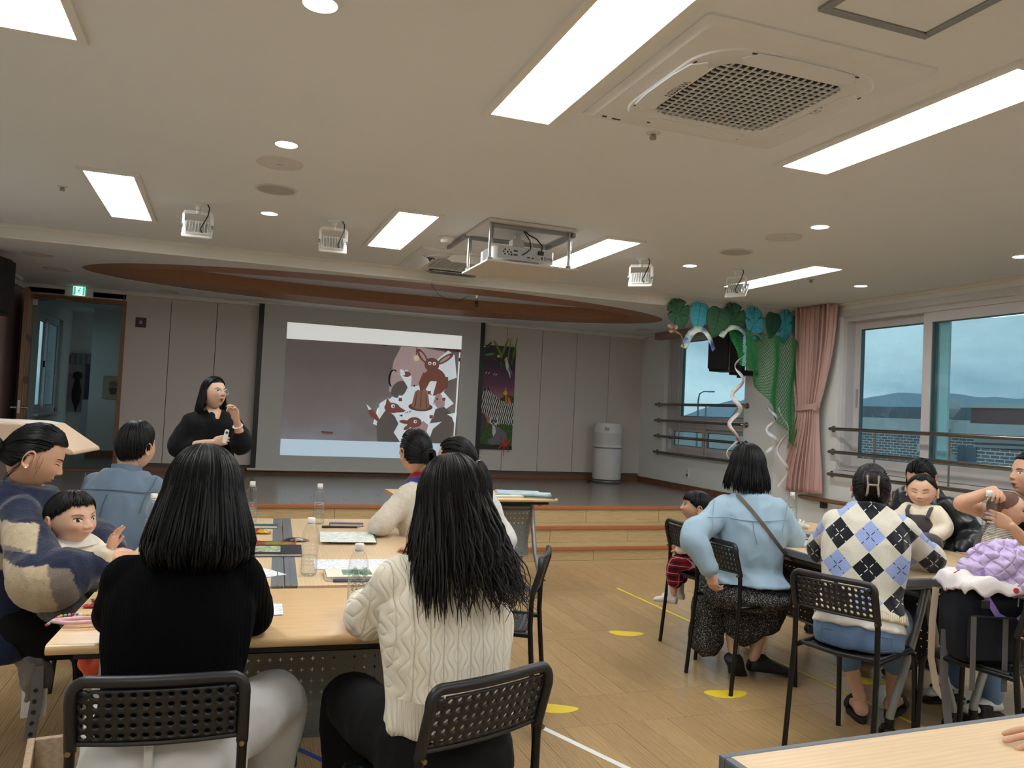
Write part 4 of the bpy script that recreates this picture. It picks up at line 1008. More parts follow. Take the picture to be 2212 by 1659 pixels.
def wall_box(name, label, cat, loc, w, h, mat, parts):
    t = thing(name, label, cat, loc)
    MB().prism(rrect(w, h, .008), .012, place((0, 0, 0), (90, 0, 0))).build('plate', mat, t, bev=.002)
    for nm, P, m in parts: MB().b2(*P).build(nm, m, t, smooth=None, bev=.002)
    return t
wall_box('light_switch', 'white double light switch on the panel wall under the poster', 'light switch', (3.40, YW-.002, .715), .075, .12, M_white, [('rocker', ((-.025, -.018, -.04), (-.002, -.01, .04)), M_offw), ('rocker', ((.002, -.018, -.04), (.025, -.01, .04)), M_offw)])
t = wall_box('wall_socket', 'white power socket on the stage side wall', 'socket', (XS-.002, 9.353, .69), .075, .13, M_white, [('outlet', ((-.016, -.016, -.045), (.016, -.01, -.012)), M_dark), ('outlet', ((-.02, -.014, .01), (.02, -.01, .045)), M_offw)]); t.rotation_euler[2] = R(-90)
t = wall_box('fire_alarm_button', 'dark red square fire alarm button on the panel wall', 'fire alarm', (-1.02, YW-.002, 2.27), .12, .12, plain('alarm_red', S(84, 30, 38), .5), [('push_plate', ((-.035, -.026, -.03), (.035, -.011, .03)), M_dark), ('button', ((-.018, -.034, -.02), (.018, -.025, .022)), M_grey)])
# exit sign
t = thing('exit_sign', 'green lit running-man exit sign above the doorway', 'exit sign', (-1.705, YW-.045, 2.585))
MB().b2((-.15, -.02, -.072), (.15, .04, .065)).build('case', M_white, t, smooth=None, bev=.006)
MB().b2((-.06, -.024, -.055), (.065, -.019, .05)).build('lit_face', emit('exit_white', S(190, 236, 220), 1.2), t, smooth=None)
Sx = []
for P in ([(-.058, -.053), (-.032, -.053), (-.032, .048), (-.058, .048)], [(.04, -.053), (.063, -.053), (.063, .048), (.04, .048)], ell(.012, .03, .009, .010), strip([(.008, .016), (-.002, -.012)], .016), strip([(-.002, -.012), (.016, -.026), (.01, -.046)], .009), strip([(-.002, -.012), (-.014, -.03), (-.028, -.034)], .009), strip([(.008, .014), (.024, .0), (.032, .008)], .007), strip([(.006, .014), (-.012, .008), (-.02, -.006)], .007)): Sx.append(('g', P))
flat_picture(t, 'running_figure', Sx, {'g': emit('exit_green', S(40, 170, 130), 1.0)}, 1, 1, .0001).location = (0, -.0245, 0)

# ------------------------------------------------------------------ doorway, open door, corridor
def make_door():
    Md = wood('door_wood', S(120, 76, 46), S(146, 98, 62), (8, 8, 1), .4); Md2 = plain('door_panel_tan', S(168, 136, 104), .6)
    f = thing('door_1', 'brown wood door frame of the stage doorway', None); f['kind'] = 'structure'
    x0, x1, zt = -2.2, -1.235, 2.47
    MB().b2((x1, YW-.02, ZS), (x1+.045, YW+.16, zt+.045)).build('jamb', Md, f, smooth=None, bev=.003)
    MB().b2((x0-.045, YW-.02, ZS), (x0, YW+.16, zt+.045)).build('jamb', Md, f, smooth=None, bev=.003)
    MB().b2((x0, YW-.02, zt), (x1, YW+.16, zt+.045)).build('head', Md, f, smooth=None, bev=.003)
    MB().b2((x0, YW-.02, ZS), (x1, YW+.16, ZS+.02)).build('threshold', Md, f, smooth=None)
    t = thing('open_door', 'tan panelled wooden door standing open against the stage wall', 'door', (-2.185, YW-.03, ZS+.02), R(-82))
    w, h = .95, 2.0
    leaf = MB().b2((0, -.02, 0), (w, .02, h)).build('leaf', Md, t, smooth=None, bev=.003)
    for i in range(4):
        z0 = .14+i*.46
        for s in (-1, 1):
            MB().b2((.12, s*.0205-.004, z0), (.44, s*.0205+.004, z0+.38)).build('panel', Md2, leaf, smooth=None, bev=.003); MB().b2((.51, s*.0205-.004, z0), (.83, s*.0205+.004, z0+.38)).build('panel', Md2, leaf, smooth=None, bev=.003)
    for s in (-1, 1):
        hdl = MB().cyl((w-.06, s*.02, .72), (w-.06, s*.07, .72), .012, 10).tube([(w-.06, s*.07, .72), (w-.11, s*.075, .72), (w-.17, s*.07, .725)], .011, 10).cyl((w-.06, s*.02, .72), (w-.06, s*.027, .72), .03, 16).build('handle', M_steel, leaf)
    MB().b2((w-.004, -.012, .66), (w+.003, .012, .80)).build('lock_plate', M_steel, leaf, smooth=None)
    MB().b2((.06, .02, h-.12), (.28, .07, h-.05)).tube([(.16, .06, h-.05), (.3, .25, h-.03), (.1, .42, h-.02)], .009, 6).build('door_closer', M_alu, t, smooth=None)
    # corridor beyond
    Mc = plain('corridor_paint', S(188, 194, 190), .75, var=.03)
    c = thing('corridor', 'narrow white corridor behind the stage doorway', None); c['kind'] = 'structure'
    MB().b2((-3.2, YW+.14, ZS-.02), (-.2, 14.6, ZS)).build('corridor_floor', M_stage, c, smooth=None)
    # left corridor wall with a window
    y0, y1, z0, z1 = 11.75, 13.3, 1.08, 2.42
    XLc = -2.3
    m = MB()
    for a, b, d, e in ((YW+.14, 14.6, ZS, z0), (YW+.14, 14.6, z1, 3), (YW+.14, y0, z0, z1), (y1, 14.6, z0, z1)): m.b2((XLc-.25, a, d), (XLc, b, e))
    m.build('corridor_wall', Mc, c, smooth=None)
    MB().b2((-1.88, 13.1, ZS), (-.1, 13.2, 3)).build('corridor_wall', plain('corridor_pale', S(206, 212, 206), .75, var=.02), c, smooth=None)
    MB().b2((XLc-.1, 14.0, ZS), (-1.5, 14.1, 3)).build('corridor_wall', Mc, c, smooth=None)
    MB().b2((-1.2, YW+.14, ZS), (-1.1, 13.4, 3)).build('corridor_wall', Mc, c, smooth=None)
    MB().b2((-3.2, YW+.14, 2.62), (-.1, 14.6, 2.7)).build('corridor_ceiling', Mc, c, smooth=None)
    MB().b2((-1.88, 13.08, ZS), (-1.2, 13.1, ZS+.09)).build('baseboard', M_brownw, c, smooth=None)
    w3 = thing('window_3', 'narrow sliding window in the corridor behind the stage door', None); w3['kind'] = 'structure'
    x = XLc-.12
    for lo, hi in (((y0, z0), (y1, z0+.05)), ((y0, z1-.05), (y1, z1)), ((y0, z0), (y0+.05, z1)), ((y1-.05, z0), (y1, z1))): MB().b2((x, *lo), (x+.08, *hi)).build('frame_bar', M_frame, w3, smooth=None)
    sash(w3, y0+.05, 12.55, z0+.05, z1-.05, x+.01, .05, .03); sash(w3, 12.5, y1-.05, z0+.05, z1-.05, x+.045, .05, .03)
    MB().b2((x+.08, y0-.03, z0-.03), (XLc+.05, y1+.03, z0)).build('sill', M_frame, w3, smooth=None)
    MB().b2((x+.04, 12.5, 1.70), (x+.065, 12.53, 1.79)).build('latch', M_dark, w3, smooth=None)
    g = MB().b2((-40, -20, -6.2), (-3.3, 80, -6)).build('ground_outside', MATS['grey_ground'], smooth=None); struct(g, 'ground outside the corridor window')
    # hanging craft and framed picture
    t = thing('hanging_craft', 'grey paper house craft with two dark hair braids and a ribbon on the corridor wall', 'wall craft', (-2.10, 13.985, .82))
    MB().b2((-.20, 0, .25), (.16, .012, 1.02)).build('board', plain('craft_board', S(150, 146, 150), .8, var=.15), t, smooth=None)
    MB().prism([(-.24, 0), (.20, 0), (.14, .16), (-.17, .16)], .05, place((0, -.0, 1.0), (90, 0, 0))).build('paper_roof', plain('craft_roof', S(112, 106, 114), .8), t, smooth=None)
    for i in range(5): MB().b2((-.17+i*.075, -.056, 1.0), (-.135+i*.075, -.05, 1.15)).build('roof_slat', plain('craft_slat', S(132, 126, 132), .8), t, smooth=None)
    Mh = plain('craft_hair', S(34, 30, 30), .9, bump=.6, bs=120)
    for x, l in ((-.07, .50), (.22, .52)):
        br = MB().lathe([(0, .02), (.06, .0), (.075, -.05), (.06, -.09), (.03, -.105), (.05, -.16), (.075, -.3), (.06, -.45), (.03, -l), (.012, -l-.09), (0, -l-.12)], 16, place((x, -.05, .86)), .9, .5); br.build('braid', Mh, t)
    ribbon_m = MB().b2((.02, -.10, -.12), (.13, -.094, .45)); ribbon_m.build('ribbon', plain('silver_ribbon', S(150, 164, 168), .35), t, smooth=None)
    MB().b2((.03, -.02, .3), (.12, -.01, 1.0)).build('blue_strip', plain('craft_blue', S(64, 64, 92), .7), t, smooth=None)
    t = thing('framed_picture', 'small framed picture of a flower pot on the corridor wall', 'picture', (-1.60, 13.085, 1.47))
    MB().b2((-.10, -.012, -.17), (.16, .012, .17)).build('frame', plain('picture_tan', S(172, 158, 120), .6), t, smooth=None, bev=.003)
    flat_picture(t, 'flower_pot', [('p', [(.0, -.10), (.08, -.10), (.10, .0), (-.02, .0)]), ('f', ell(.04, .05, .06, .05))], {'p': plain('pot_print', S(84, 74, 64), .6), 'f': plain('flower_print', S(120, 110, 96), .6, var=.3, vs=60)}, 1, 1, .0002).location = (0, -.013, 0)
make_door()

# lectern at the left front of the stage
def make_lectern():
    t = thing('lectern', 'pale lectern with a sloping wood-edged top in front of the doorway', 'lectern', (-1.45, 6.35, 0), R(-8))
    Mt = plain('lectern_cream', S(228, 222, 212), .45); Mw = plain('lectern_wood_edge', S(222, 196, 170), .4)
    b = MB(); P = [(-.62, 1.17), (.22, 1.17), (.34, 1.155), (.57, 1.0), (.58, .975), (.54, .97), (.40, 1.02), (-.62, 1.12)]
    m = Matrix(((1, 0, 0, 0), (0, 0, 1, -.28), (0, 1, 0, 0), (0, 0, 0, 1)))
    MB().prism(P, .56, m).build('top', Mw, t, smooth=None, bev=.012)
    MB().prism([(-.60, 1.176), (.22, 1.176), (.34, 1.16), (.34, 1.150), (.22, 1.165), (-.6, 1.165)], .52, Matrix(((1, 0, 0, 0), (0, 0, 1, -.26), (0, 1, 0, 0), (0, 0, 0, 1)))).build('writing_surface', Mt, t, smooth=None)
    MB().b2((-.5, -.22, .97), (.34, .22, 1.09)).build('drawer_box', M_dark, t, smooth=None, bev=.01)
    MB().b2((-.25, -.2, .1), (.2, .2, .99)).build('body', plain('lectern_body', S(96, 84, 76), .5), t, smooth=None, bev=.01)
    MB().b2((-.5, -.24, 0), (.3, .24, .1)).build('plinth', M_dark, t, smooth=None, bev=.01)
make_lectern()
# ------------------------------------------------------------------ perforated sheet: a grid of cells each with a hole
def perforated(nx, ny, hole, fn, shape='round', skip=None, pad=None):
    """nx x ny square cells over the unit rectangle mapped through fn(u,v); hole is the hole size relative to the cell"""
    m = MB()
    if shape == 'round': H = [(math.cos(R(45*i+22.5))*.5, math.sin(R(45*i+22.5))*.5) for i in range(8)]; B = [(.5, .5*.414), (.5*.414, .5), (-.5*.414, .5), (-.5, .5*.414), (-.5, -.5*.414), (-.5*.414, -.5), (.5*.414, -.5), (.5, -.5*.414)]
    else: H = [(.5, 0), (.11, .11), (0, .5), (-.11, .11), (-.5, 0), (-.11, -.11), (0, -.5), (.11, -.11)]; B = [(.5, 0), (.5, .5), (0, .5), (-.5, .5), (-.5, 0), (-.5, -.5), (0, -.5), (.5, -.5)]
    for j in range(ny):
        for i in range(nx):
            c = ((i+.5)/nx, (j+.5)/ny)
            if skip and skip(i, j):
                m.add([fn(c[0]+x/nx, c[1]+y/ny) for x, y in B], [tuple(range(8))]); 
                continue
            vs = [fn(c[0]+x*hole/nx, c[1]+y*hole/ny) for x, y in H]+[fn(c[0]+x/nx, c[1]+y/ny) for x, y in B]
            fs = [(k, (k+1) % 8, 8+(k+1) % 8, 8+k) for k in range(8)]
            if shape == 'round':      # the four corner triangles
                base = len(vs)
                for sx, sy, a, b in ((.5, .5, 0, 1), (-.5, .5, 2, 3), (-.5, -.5, 4, 5), (.5, -.5, 6, 7)):
                    vs.append(fn(c[0]+sx/nx, c[1]+sy/ny)); fs.append((8+a, 8+b, len(vs)-1))
            m.add(vs, fs)
    return m
def weld(o, d=.0004):
    bm = bmesh.new(); bm.from_mesh(o.data); bmesh.ops.remove_doubles(bm, verts=bm.verts, dist=d); bmesh.ops.recalc_face_normals(bm, faces=bm.faces); bm.to_mesh(o.data); bm.free()

M_chair = plain('black_chair_plastic', S(24, 25, 27), .42, var=.05); M_chairm = plain('black_chair_metal', S(20, 20, 22), .3, .3); M_brass = plain('brass_screw', S(150, 132, 96), .3, .9)
def make_chair():
    t = thing('folding_style_chair', 'x', 'chair')
    # back: perforated curved plate
    zb, zt = .612, .765
    def bk(u, v):
        x = (u-.5)*.335; z = zb+.012+(zt-zb-.03)*v; y = -.205-.035*v-.012*(1-(2*u-1)**2)
        return (x, y, z)
    b = perforated(13, 5, .62, bk, skip=lambda i, j: (j == 4 and i in (0, 12))).build('backrest', M_chair, t, smooth=None, fix=False); weld(b)
    b.data.polygons.foreach_set('use_smooth', [True]*len(b.data.polygons)); b.data.set_sharp_from_angle(angle=R(40))
    s = b.modifiers.new('solid', 'SOLIDIFY'); s.thickness = .007; s.offset = 0
    path = []
    for i in range(9):      # rim from lower left up, over the top, down the right
        v = i/8; path.append((-.181, -.203-.034*v, zb-.01+(zt-zb-.035)*v))
    for a in range(1, 6): w = R(180-18*a); path.append((-.150+.031*math.cos(w)*1.0, -.237, zt-.035+.035*math.sin(w)))
    for i in range(1, 9): u = i/9; path.append((-.15+.30*u, -.238-.012*(1-(2*u-1)**2), zt))
    for a in range(1, 6): w = R(90-18*a); path.append((.150+.031*math.cos(w), -.237, zt-.035+.035*math.sin(w)))
    for i in range(9): v = 1-i/8; path.append((.181, -.203-.034*v, zb-.01+(zt-zb-.035)*v))
    MB().tube(path, .0135, 10).build('back_rim', M_chair, b)
    MB().tube([(-.17, -.203, zb+.006), (-.085, -.212, zb+.004), (0, -.215, zb+.003), (.085, -.212, zb+.004), (.17, -.203, zb+.006)], .0065, 8).build('back_lower_edge', M_chair, b)
    for sx in (-1, 1):
        MB().tube([(sx*.19, -.245, 0), (sx*.184, -.212, .36), (sx*.181, -.203, .47), (sx*.181, -.204, .58), (sx*.181, -.21, .625)], .0115, 10).build('leg', M_chairm, t)
        MB().tube([(sx*.172, .20, 0), (sx*.170, .185, .38), (sx*.170, .178, .415), (sx*.170, .155, .437), (sx*.172, .12, .441), (sx*.180, -.2, .437)], .0115, 10).build('leg', M_chairm, t)
        MB().cyl((sx*.181, -.218, .605), (sx*.181, -.2275, .605), .006, 10).build('screw', M_brass, t)
    def st(u, v):
        x = (u-.5)*.335; y = -.175+.345*v; return (x, y, .449-.012*math.sin(math.pi*u)-.006*math.sin(math.pi*v))
    q = perforated(15, 15, .45, st, skip=lambda i, j: not (2 <= i <= 12 and 2 <= j <= 12 and i % 2 == 0)).build('seat', M_chair, t, smooth=None, fix=False); weld(q)
    q.data.polygons.foreach_set('use_smooth', [True]*len(q.data.polygons)); q.data.set_sharp_from_angle(angle=R(40))
    s = q.modifiers.new('solid', 'SOLIDIFY'); s.thickness = .008
    MB().tube([(-.168, -.175, .447), (-.168, .15, .447), (-.15, .172, .445), (0, .178, .435), (.15, .172, .445), (.168, .15, .447), (.168, -.175, .447), (0, -.18, .438), (-.168, -.175, .447)], .009, 8).build('seat_rim', M_chair, q)
    return t
chair0 = make_chair()
CH = [(-.085, 2.20, -3.7, 'black perforated chair under the woman in the black ribbed sweater'),
      (.555, 2.045, 21, 'black perforated chair, turned askew, behind the woman in the cream cable-knit sweater'),
      (2.917, 4.28, -88, 'black perforated chair carrying the small child in plaid trousers'),
      (2.75, 3.71, -86, 'black perforated chair under the woman in the light denim shirt'),
      (2.675, 2.82, -68.9, 'black perforated chair with holes showing white shirt, behind the argyle sweater woman'),
      (3.13, 2.56, 13, 'black perforated chair holding the black bag and lilac jacket'),
      (-.66, 3.47, -84, 'black perforated chair under the woman in the navy and beige sweater'),
      (-.56, 4.50, -62, 'black perforated chair under the person in the blue denim shirt'),
      (1.14, 4.12, 55, 'black perforated chair under the woman with red and blue striped collar'),
      (1.20, 3.50, 62, 'black perforated chair under the woman with the low ponytail'),
      (4.20, 3.86, 90, 'black perforated chair under the woman in the black jacket by the window'),
      (4.12, 3.05, 84, 'black perforated chair under the woman wearing the grey baby carrier')]
for i, (x, y, a, lb) in enumerate(CH):
    o = chair0 if i == 0 else copy_tree(chair0)
    o.location = (x, y, 0); o.rotation_euler[2] = R(a); tag(o, lb, 'chair', 'black perforated chairs')

# ------------------------------------------------------------------ rolling training tables
M_top = wood('beech_table_top', S(206, 168, 118), S(222, 188, 140), (.5, 4, 4), .32, bd='Y', wmix=.25); M_topp = wood('pale_beech_top', S(212, 182, 142), S(224, 196, 156), (.5, 4, 4), .35, bd='Y', wmix=.25)
M_edge = plain('grey_edge_band', S(98, 102, 108), .5); M_tube = plain('silver_grey_tube', S(150, 154, 154), .35, .5); M_under = plain('black_underside', S(22, 22, 24), .6)
M_mod = plain('grey_modesty_sheet', S(140, 148, 148), .38, .55, var=.05); M_modd = plain('dark_modesty_sheet', S(142, 148, 146), .45, .4, var=.05)
def rounded_top(L, D, th, r, n=5):
    """a slab whose long edges are rounded; profile across depth"""
    P = []
    for cy, cz, a in ((D/2-r, th/2-r, 0), (-D/2+r, th/2-r, 90), (-D/2+r, -th/2+r, 180), (D/2-r, -th/2+r, 270)):
        for i in range(n+1): w = R(a+90*i/n); P.append((cy+r*math.cos(w), cz+r*math.sin(w)))
    m = MB(); m.loft([[(x, y, z) for y, z in P] for x in (-L/2, L/2)]); return m
def make_table(label, loc, rotz, L, D, top, zt=.735, strips=(), edge='wood', modesty=0, mod_mat=None, casters=True, tray=False, grp='rolling tables'):
    t = thing('rolling_table', label, 'table', loc, R(rotz), grp)
    th = .028
    if edge == 'wood':
        rounded_top(L, D, th, .0135).build('table_top', top, t, loc=(0, 0, zt-th/2))
    else:
        MB().b2((-L/2+.018, -D/2+.018, -th/2), (L/2-.018, D/2-.018, th/2+.0005)).build('table_top', top, t, smooth=None, loc=(0, 0, zt-th/2))
        e = MB(); w = .02
        for lo, hi in (((-L/2, -D/2), (L/2, -D/2+w)), ((-L/2, D/2-w), (L/2, D/2)), ((-L/2, -D/2+w), (-L/2+w, D/2-w)), ((L/2-w, -D/2+w), (L/2, D/2-w))):
            MB().b2((*lo, zt-.036), (*hi, zt+.002)).build('edge_band', M_edge, t, smooth=None, bev=.005)
    for sy in strips:      # soft grey edging along a long side
        s = MB().b2((-L/2, sy*(D/2)-(.045 if sy > 0 else 0), zt-.030), (L/2, sy*(D/2)+(.045 if sy < 0 else 0), zt+.0012)).build('edge_strip', M_edge, t, smooth=None, bev=.002)
        MB().b2((-L/2, sy*(D/2-.022)-.002, zt+.0012), (L/2, sy*(D/2-.022)+.002, zt+.0028)).build('strip_ridge', M_edge, s, smooth=None)
    MB().b2((-L/2+.06, -D/2+.04, zt-.05), (L/2-.06, D/2-.04, zt-.029)).build('under_frame', M_under, t, smooth=None)
    MB().tube([(-L/2+.12, 0, zt-.10), (L/2-.12, 0, zt-.10)], .02, 10).build('cross_beam', M_tube, t)
    for sx in (-1, 1):
        x = sx*(L/2-.10)
        f = thing('leg_frame', None, None); f.parent = t
        MB().tube([(x, -.19, zt-.055), (x, .19, zt-.055)], .016, 8).build('arm', M_tube, f)
        MB().tube([(x, .0, zt-.07), (x, -.03, .55), (x, -.12, .28), (x, -D/2+.085, .17), (x, -D/2+.06, .10), (x, -D/2+.06, .075)], .019, 10).build('leg', M_tube, f)
        MB().tube([(x, .0, zt-.07), (x, .03, .55), (x, .12, .28), (x, D/2-.085, .17), (x, D/2-.06, .10), (x, D/2-.06, .075)], .019, 10).build('leg', M_tube, f)
        for sy in (-1, 1):
            y = sy*(D/2-.06)
            c = thing('caster', None, None); c.parent = t; c.location = (x, y, 0)
            MB().cyl((0, 0, .05), (0, 0, .085), .021, 12).b2((-.018, -.008, .028), (.018, .034, .06)).build('fork', M_black, c, smooth=None)
            for k in (-1, 1): MB().cyl((k*.008, .014, .026), (k*.026, .014, .026), .026, 18).build('wheel', M_black, c)
            MB().cyl((.0262, .014, .026), (.028, .014, .026), .017, 14).build('hub', M_alu, c)
    if modesty:
        y = modesty
        w, z0, z1 = L-.24, .25, zt-.13
        nx = int(w/.036); ny = int((z1-z0)/.036)
        o = perforated(nx, ny, .50, lambda u, v: ((u-.5)*w, y+.02*math.sin(math.pi*v), z0+(z1-z0)*v), 'star').build('modesty_panel', mod_mat or M_mod, t, smooth=None, fix=False); weld(o)
        s = o.modifiers.new('solid', 'SOLIDIFY'); s.thickness = .002
        MB().tube([(-w/2, y, z1+.004), (w/2, y, z1+.004)], .008, 8).tube([(-w/2, y, z0-.004), (w/2, y, z0-.004)], .007, 8).build('panel_rim', M_tube, o)
        if tray:
            w2 = L-.2
            o = perforated(int(w2/.036), 6, .5, lambda u, v: ((u-.5)*w2, y-.28+.26*v, zt-.115), 'star').build('bag_tray', M_under, t, smooth=None, fix=False); weld(o)
            s = o.modifiers.new('solid', 'SOLIDIFY'); s.thickness = .002
    return t
make_table('beech table with perforated grey modesty panel in front of the black and cream sweaters', (.237, 2.652, 0), -3.0, 1.25, .625, M_top, modesty=.22, mod_mat=M_modd, tray=True)
make_table('beech table with grey edge strip, in front of the navy sweater woman', (-.018, 3.868, 0), 86.6, 1.715, .61, M_topp, strips=(-1,))
make_table('beech table with grey edge strip carrying the water bottles beside the ponytail woman', (.596, 3.832, 0), 86.6, 1.715, .61, M_topp, strips=(1,))
make_table('pale table with black edge in front of the argyle sweater woman', (3.125, 3.665, 0), 90, 1.77, .50, M_topp, edge='grey', modesty=-.16, mod_mat=M_under)
make_table('pale table with grey edge next to the women by the window', (3.635, 3.665, 0), 90, 1.77, .50, M_topp, edge='grey')
make_table('pale empty table with thick grey edge, reached by a hand', (1.876, 1.118, 0), 1.8, 1.8, .58, M_topp, edge='grey')
make_table('beech table on casters holding picture books in front of the stage steps', (1.865, 6.08, 0), 0, 1.25, .60, M_top, modesty=-.02)
# ------------------------------------------------------------------ human toolkit
def catmull(P, n):
    """resample a polyline of tuples smoothly to n samples"""
    P = np.array(P, float); k = len(P)
    if k == 2: return [tuple(P[0]+(P[1]-P[0])*i/(n-1)) for i in range(n)]
    out = []
    for q in range(n):
        u = q/(n-1)*(k-1); i = min(int(u), k-2); t = u-i
        p0, p1, p2, p3 = P[max(i-1, 0)], P[i], P[i+1], P[min(i+2, k-1)]
        out.append(tuple(.5*((2*p1)+(p2-p0)*t+(2*p0-5*p1+4*p2-p3)*t*t+(3*p1-p0-3*p2+p3)*t**3)))
    return out
def limb(mb, pts, rad, n=14, m=None, caps=True):
    """smooth tapered limb with rounded ends"""
    Q = catmull([(*p, r) for p, r in zip(pts, rad)], m or (len(pts)*5))
    P = [Vector(q[:3]) for q in Q]; rr = [max(q[3], .002) for q in Q]
    if caps:
        a = (P[0]-P[1]).normalized(); b = (P[-1]-P[-2]).normalized()
        pre = [(P[0]+a*rr[0]*math.sin(w), rr[0]*math.cos(w)) for w in (R(80), R(55), R(28))]
        post = [(P[-1]+b*rr[-1]*math.sin(w), rr[-1]*math.cos(w)) for w in (R(28), R(55), R(80))]
        P = [q[0] for q in pre]+P+[q[0] for q in post]; rr = [q[1] for q in pre]+rr+[q[1] for q in post]
    mb.tube(P, rr, n)
def spine(mb, rows, yaw0=0, yaw1=0, n=18, expo=2.3, nr=22):
    """rows: (x,y,z,halfwidth,halfdepth)"""
    Q = catmull(rows, nr); rings = []
    for i, q in enumerate(Q):
        c = Vector(q[:3]); t = (Vector(Q[min(i+1, nr-1)][:3])-Vector(Q[max(i-1, 0)][:3])).normalized()
        a = R(yaw0+(yaw1-yaw0)*i/(nr-1)); rv = Vector((math.cos(a), math.sin(a), 0)); rv = (rv-t*rv.dot(t)).normalized(); fw = t.cross(rv)
        ring = []
        for j in range(n):
            w = 2*math.pi*j/n; cw, sw = math.cos(w), math.sin(w)
            ring.append(c+rv*(q[3]*math.copysign(abs(cw)**(2/expo), cw))+fw*(q[4]*math.copysign(abs(sw)**(2/expo), sw)))
        rings.append(ring)
    mb.loft(rings)
def ball(mb, c, r, sx=1, sy=1, sz=1, n=14, M=None):
    prof = [(math.cos(R(a))*r, math.sin(R(a))*r*sz) for a in range(-90, 91, 15)]; prof[0] = (0, -r*sz); prof[-1] = (0, r*sz)
    m = Matrix.Translation(c); mb.lathe(prof, n, (M @ m if M is not None else m), sx, sy)
def fuse(mb, voxel, it=4, fac=.5):
    """one continuous surface around everything in mb"""
    me = mb.mesh('tmp', MATS['white_plastic'])
    bm = bmesh.new(); bm.from_mesh(me); bmesh.ops.recalc_face_normals(bm, faces=bm.faces); bm.to_mesh(me); bm.free()
    o = bpy.data.objects.new('tmp', me); COL.objects.link(o)
    r = o.modifiers.new('r', 'REMESH'); r.mode = 'VOXEL'; r.voxel_size = voxel
    if it: s = o.modifiers.new('s', 'SMOOTH'); s.factor = fac; s.iterations = it
    dg = bpy.context.evaluated_depsgraph_get(); e = o.evaluated_get(dg); m2 = e.to_mesh()
    v = np.empty(len(m2.vertices)*3); m2.vertices.foreach_get('co', v); nrm = np.empty(len(m2.vertices)*3); m2.vertices.foreach_get('normal', nrm)
    f = [tuple(p.vertices) for p in m2.polygons]
    e.to_mesh_clear(); bpy.data.objects.remove(o); bpy.data.meshes.remove(me)
    return v.reshape(-1, 3), f, nrm.reshape(-1, 3)
def wrinkle(v, nrm, amp, sc=(9, 9, 5), seed=0, mask=None):
    out = v.copy()
    for i in range(len(v)):
        p = v[i]; q = (p[0]*sc[0]+seed, p[1]*sc[1], p[2]*sc[2])
        h = noise.noise(q)+.5*noise.noise((q[0]*2.3, q[1]*2.3, q[2]*2.1+9))
        h = 1-abs(h)*2.2 if True else h
        w = amp if mask is None else amp*mask(p)
        out[i] = p+nrm[i]*(h*w)
    return out
def mesh_obj(name, v, f, mats, parent, smooth=True, attr=None, mi=None):
    me = bpy.data.meshes.new(name); me.from_pydata([tuple(p) for p in v], [], f)
    for m in (mats if isinstance(mats, (list, tuple)) else [mats]): me.materials.append(m)
    if mi is not None: me.polygons.foreach_set('material_index', mi)
    if smooth: me.polygons.foreach_set('use_smooth', [True]*len(me.polygons))
    if attr is not None:
        a = me.color_attributes.new('paint', 'FLOAT_COLOR', 'POINT'); c = np.zeros((len(v), 4)); c[:, :attr.shape[1]] = attr; c[:, 3] = 1; a.data.foreach_set('color', c.ravel())
    me.update()
    o = bpy.data.objects.new(name, me); COL.objects.link(o); o.parent = parent
    return o

def skin_mat(name, c):
    m = NT(name); m.set(.48, 0, .4); m.b.inputs['Subsurface Weight'].default_value = .12; m.b.inputs['Subsurface Radius'].default_value = (.02, .008, .005); m.b.inputs['Subsurface Scale'].default_value = .3
    a = m.n('VertexColor', layer_name='paint'); s = m.N.new('ShaderNodeSeparateColor'); m.l(a.outputs['Color'], s.inputs[0])
    f = m.noise(m.obj(), 14, 3)
    base = m.mix(f, tuple(x*.93 for x in c[:3])+(1,), tuple(min(1, x*1.07) for x in c[:3])+(1,))
    base = m.mix(m.math('MULTIPLY', s.outputs['Blue'], .35), base, S(196, 110, 96))
    base = m.mix(m.math('MULTIPLY', s.outputs['Red'], .8), base, S(164, 82, 80))
    base = m.mix(s.outputs['Green'], base, S(50, 24, 24)); m.col(base); return m.m
M_skin = skin_mat('skin_warm', S(206, 162, 134)); M_skinl = skin_mat('skin_light', S(216, 176, 150)); M_skinb = skin_mat('baby_skin', S(216, 174, 148)); M_skind = skin_mat('skin_tan', S(190, 142, 112))
def hair_mat(name, c, c2):
    m = NT(name); m.set(.40, 0, .22); v = m.obj((1, 1, 1)); f = m.noise(m.obj((70, 70, 8)), 1.0, 3); m.col(m.mix(f, c, c2)); MATS[name] = m.m; return m.m
M_hair = hair_mat('black_hair', S(6, 7, 9), S(17, 17, 19)); M_hairb = hair_mat('dark_brown_hair', S(10, 8, 8), S(28, 23, 22))
M_eyew = plain('eye_white', S(226, 220, 214), .25); M_iris = plain('dark_iris', S(26, 18, 16), .15); M_brow = plain('eyebrow_hair', S(52, 40, 36), .8); M_browb = plain('faint_baby_brow', S(150, 112, 92), .8); M_lash = plain('lash_line', S(24, 18, 18), .8)

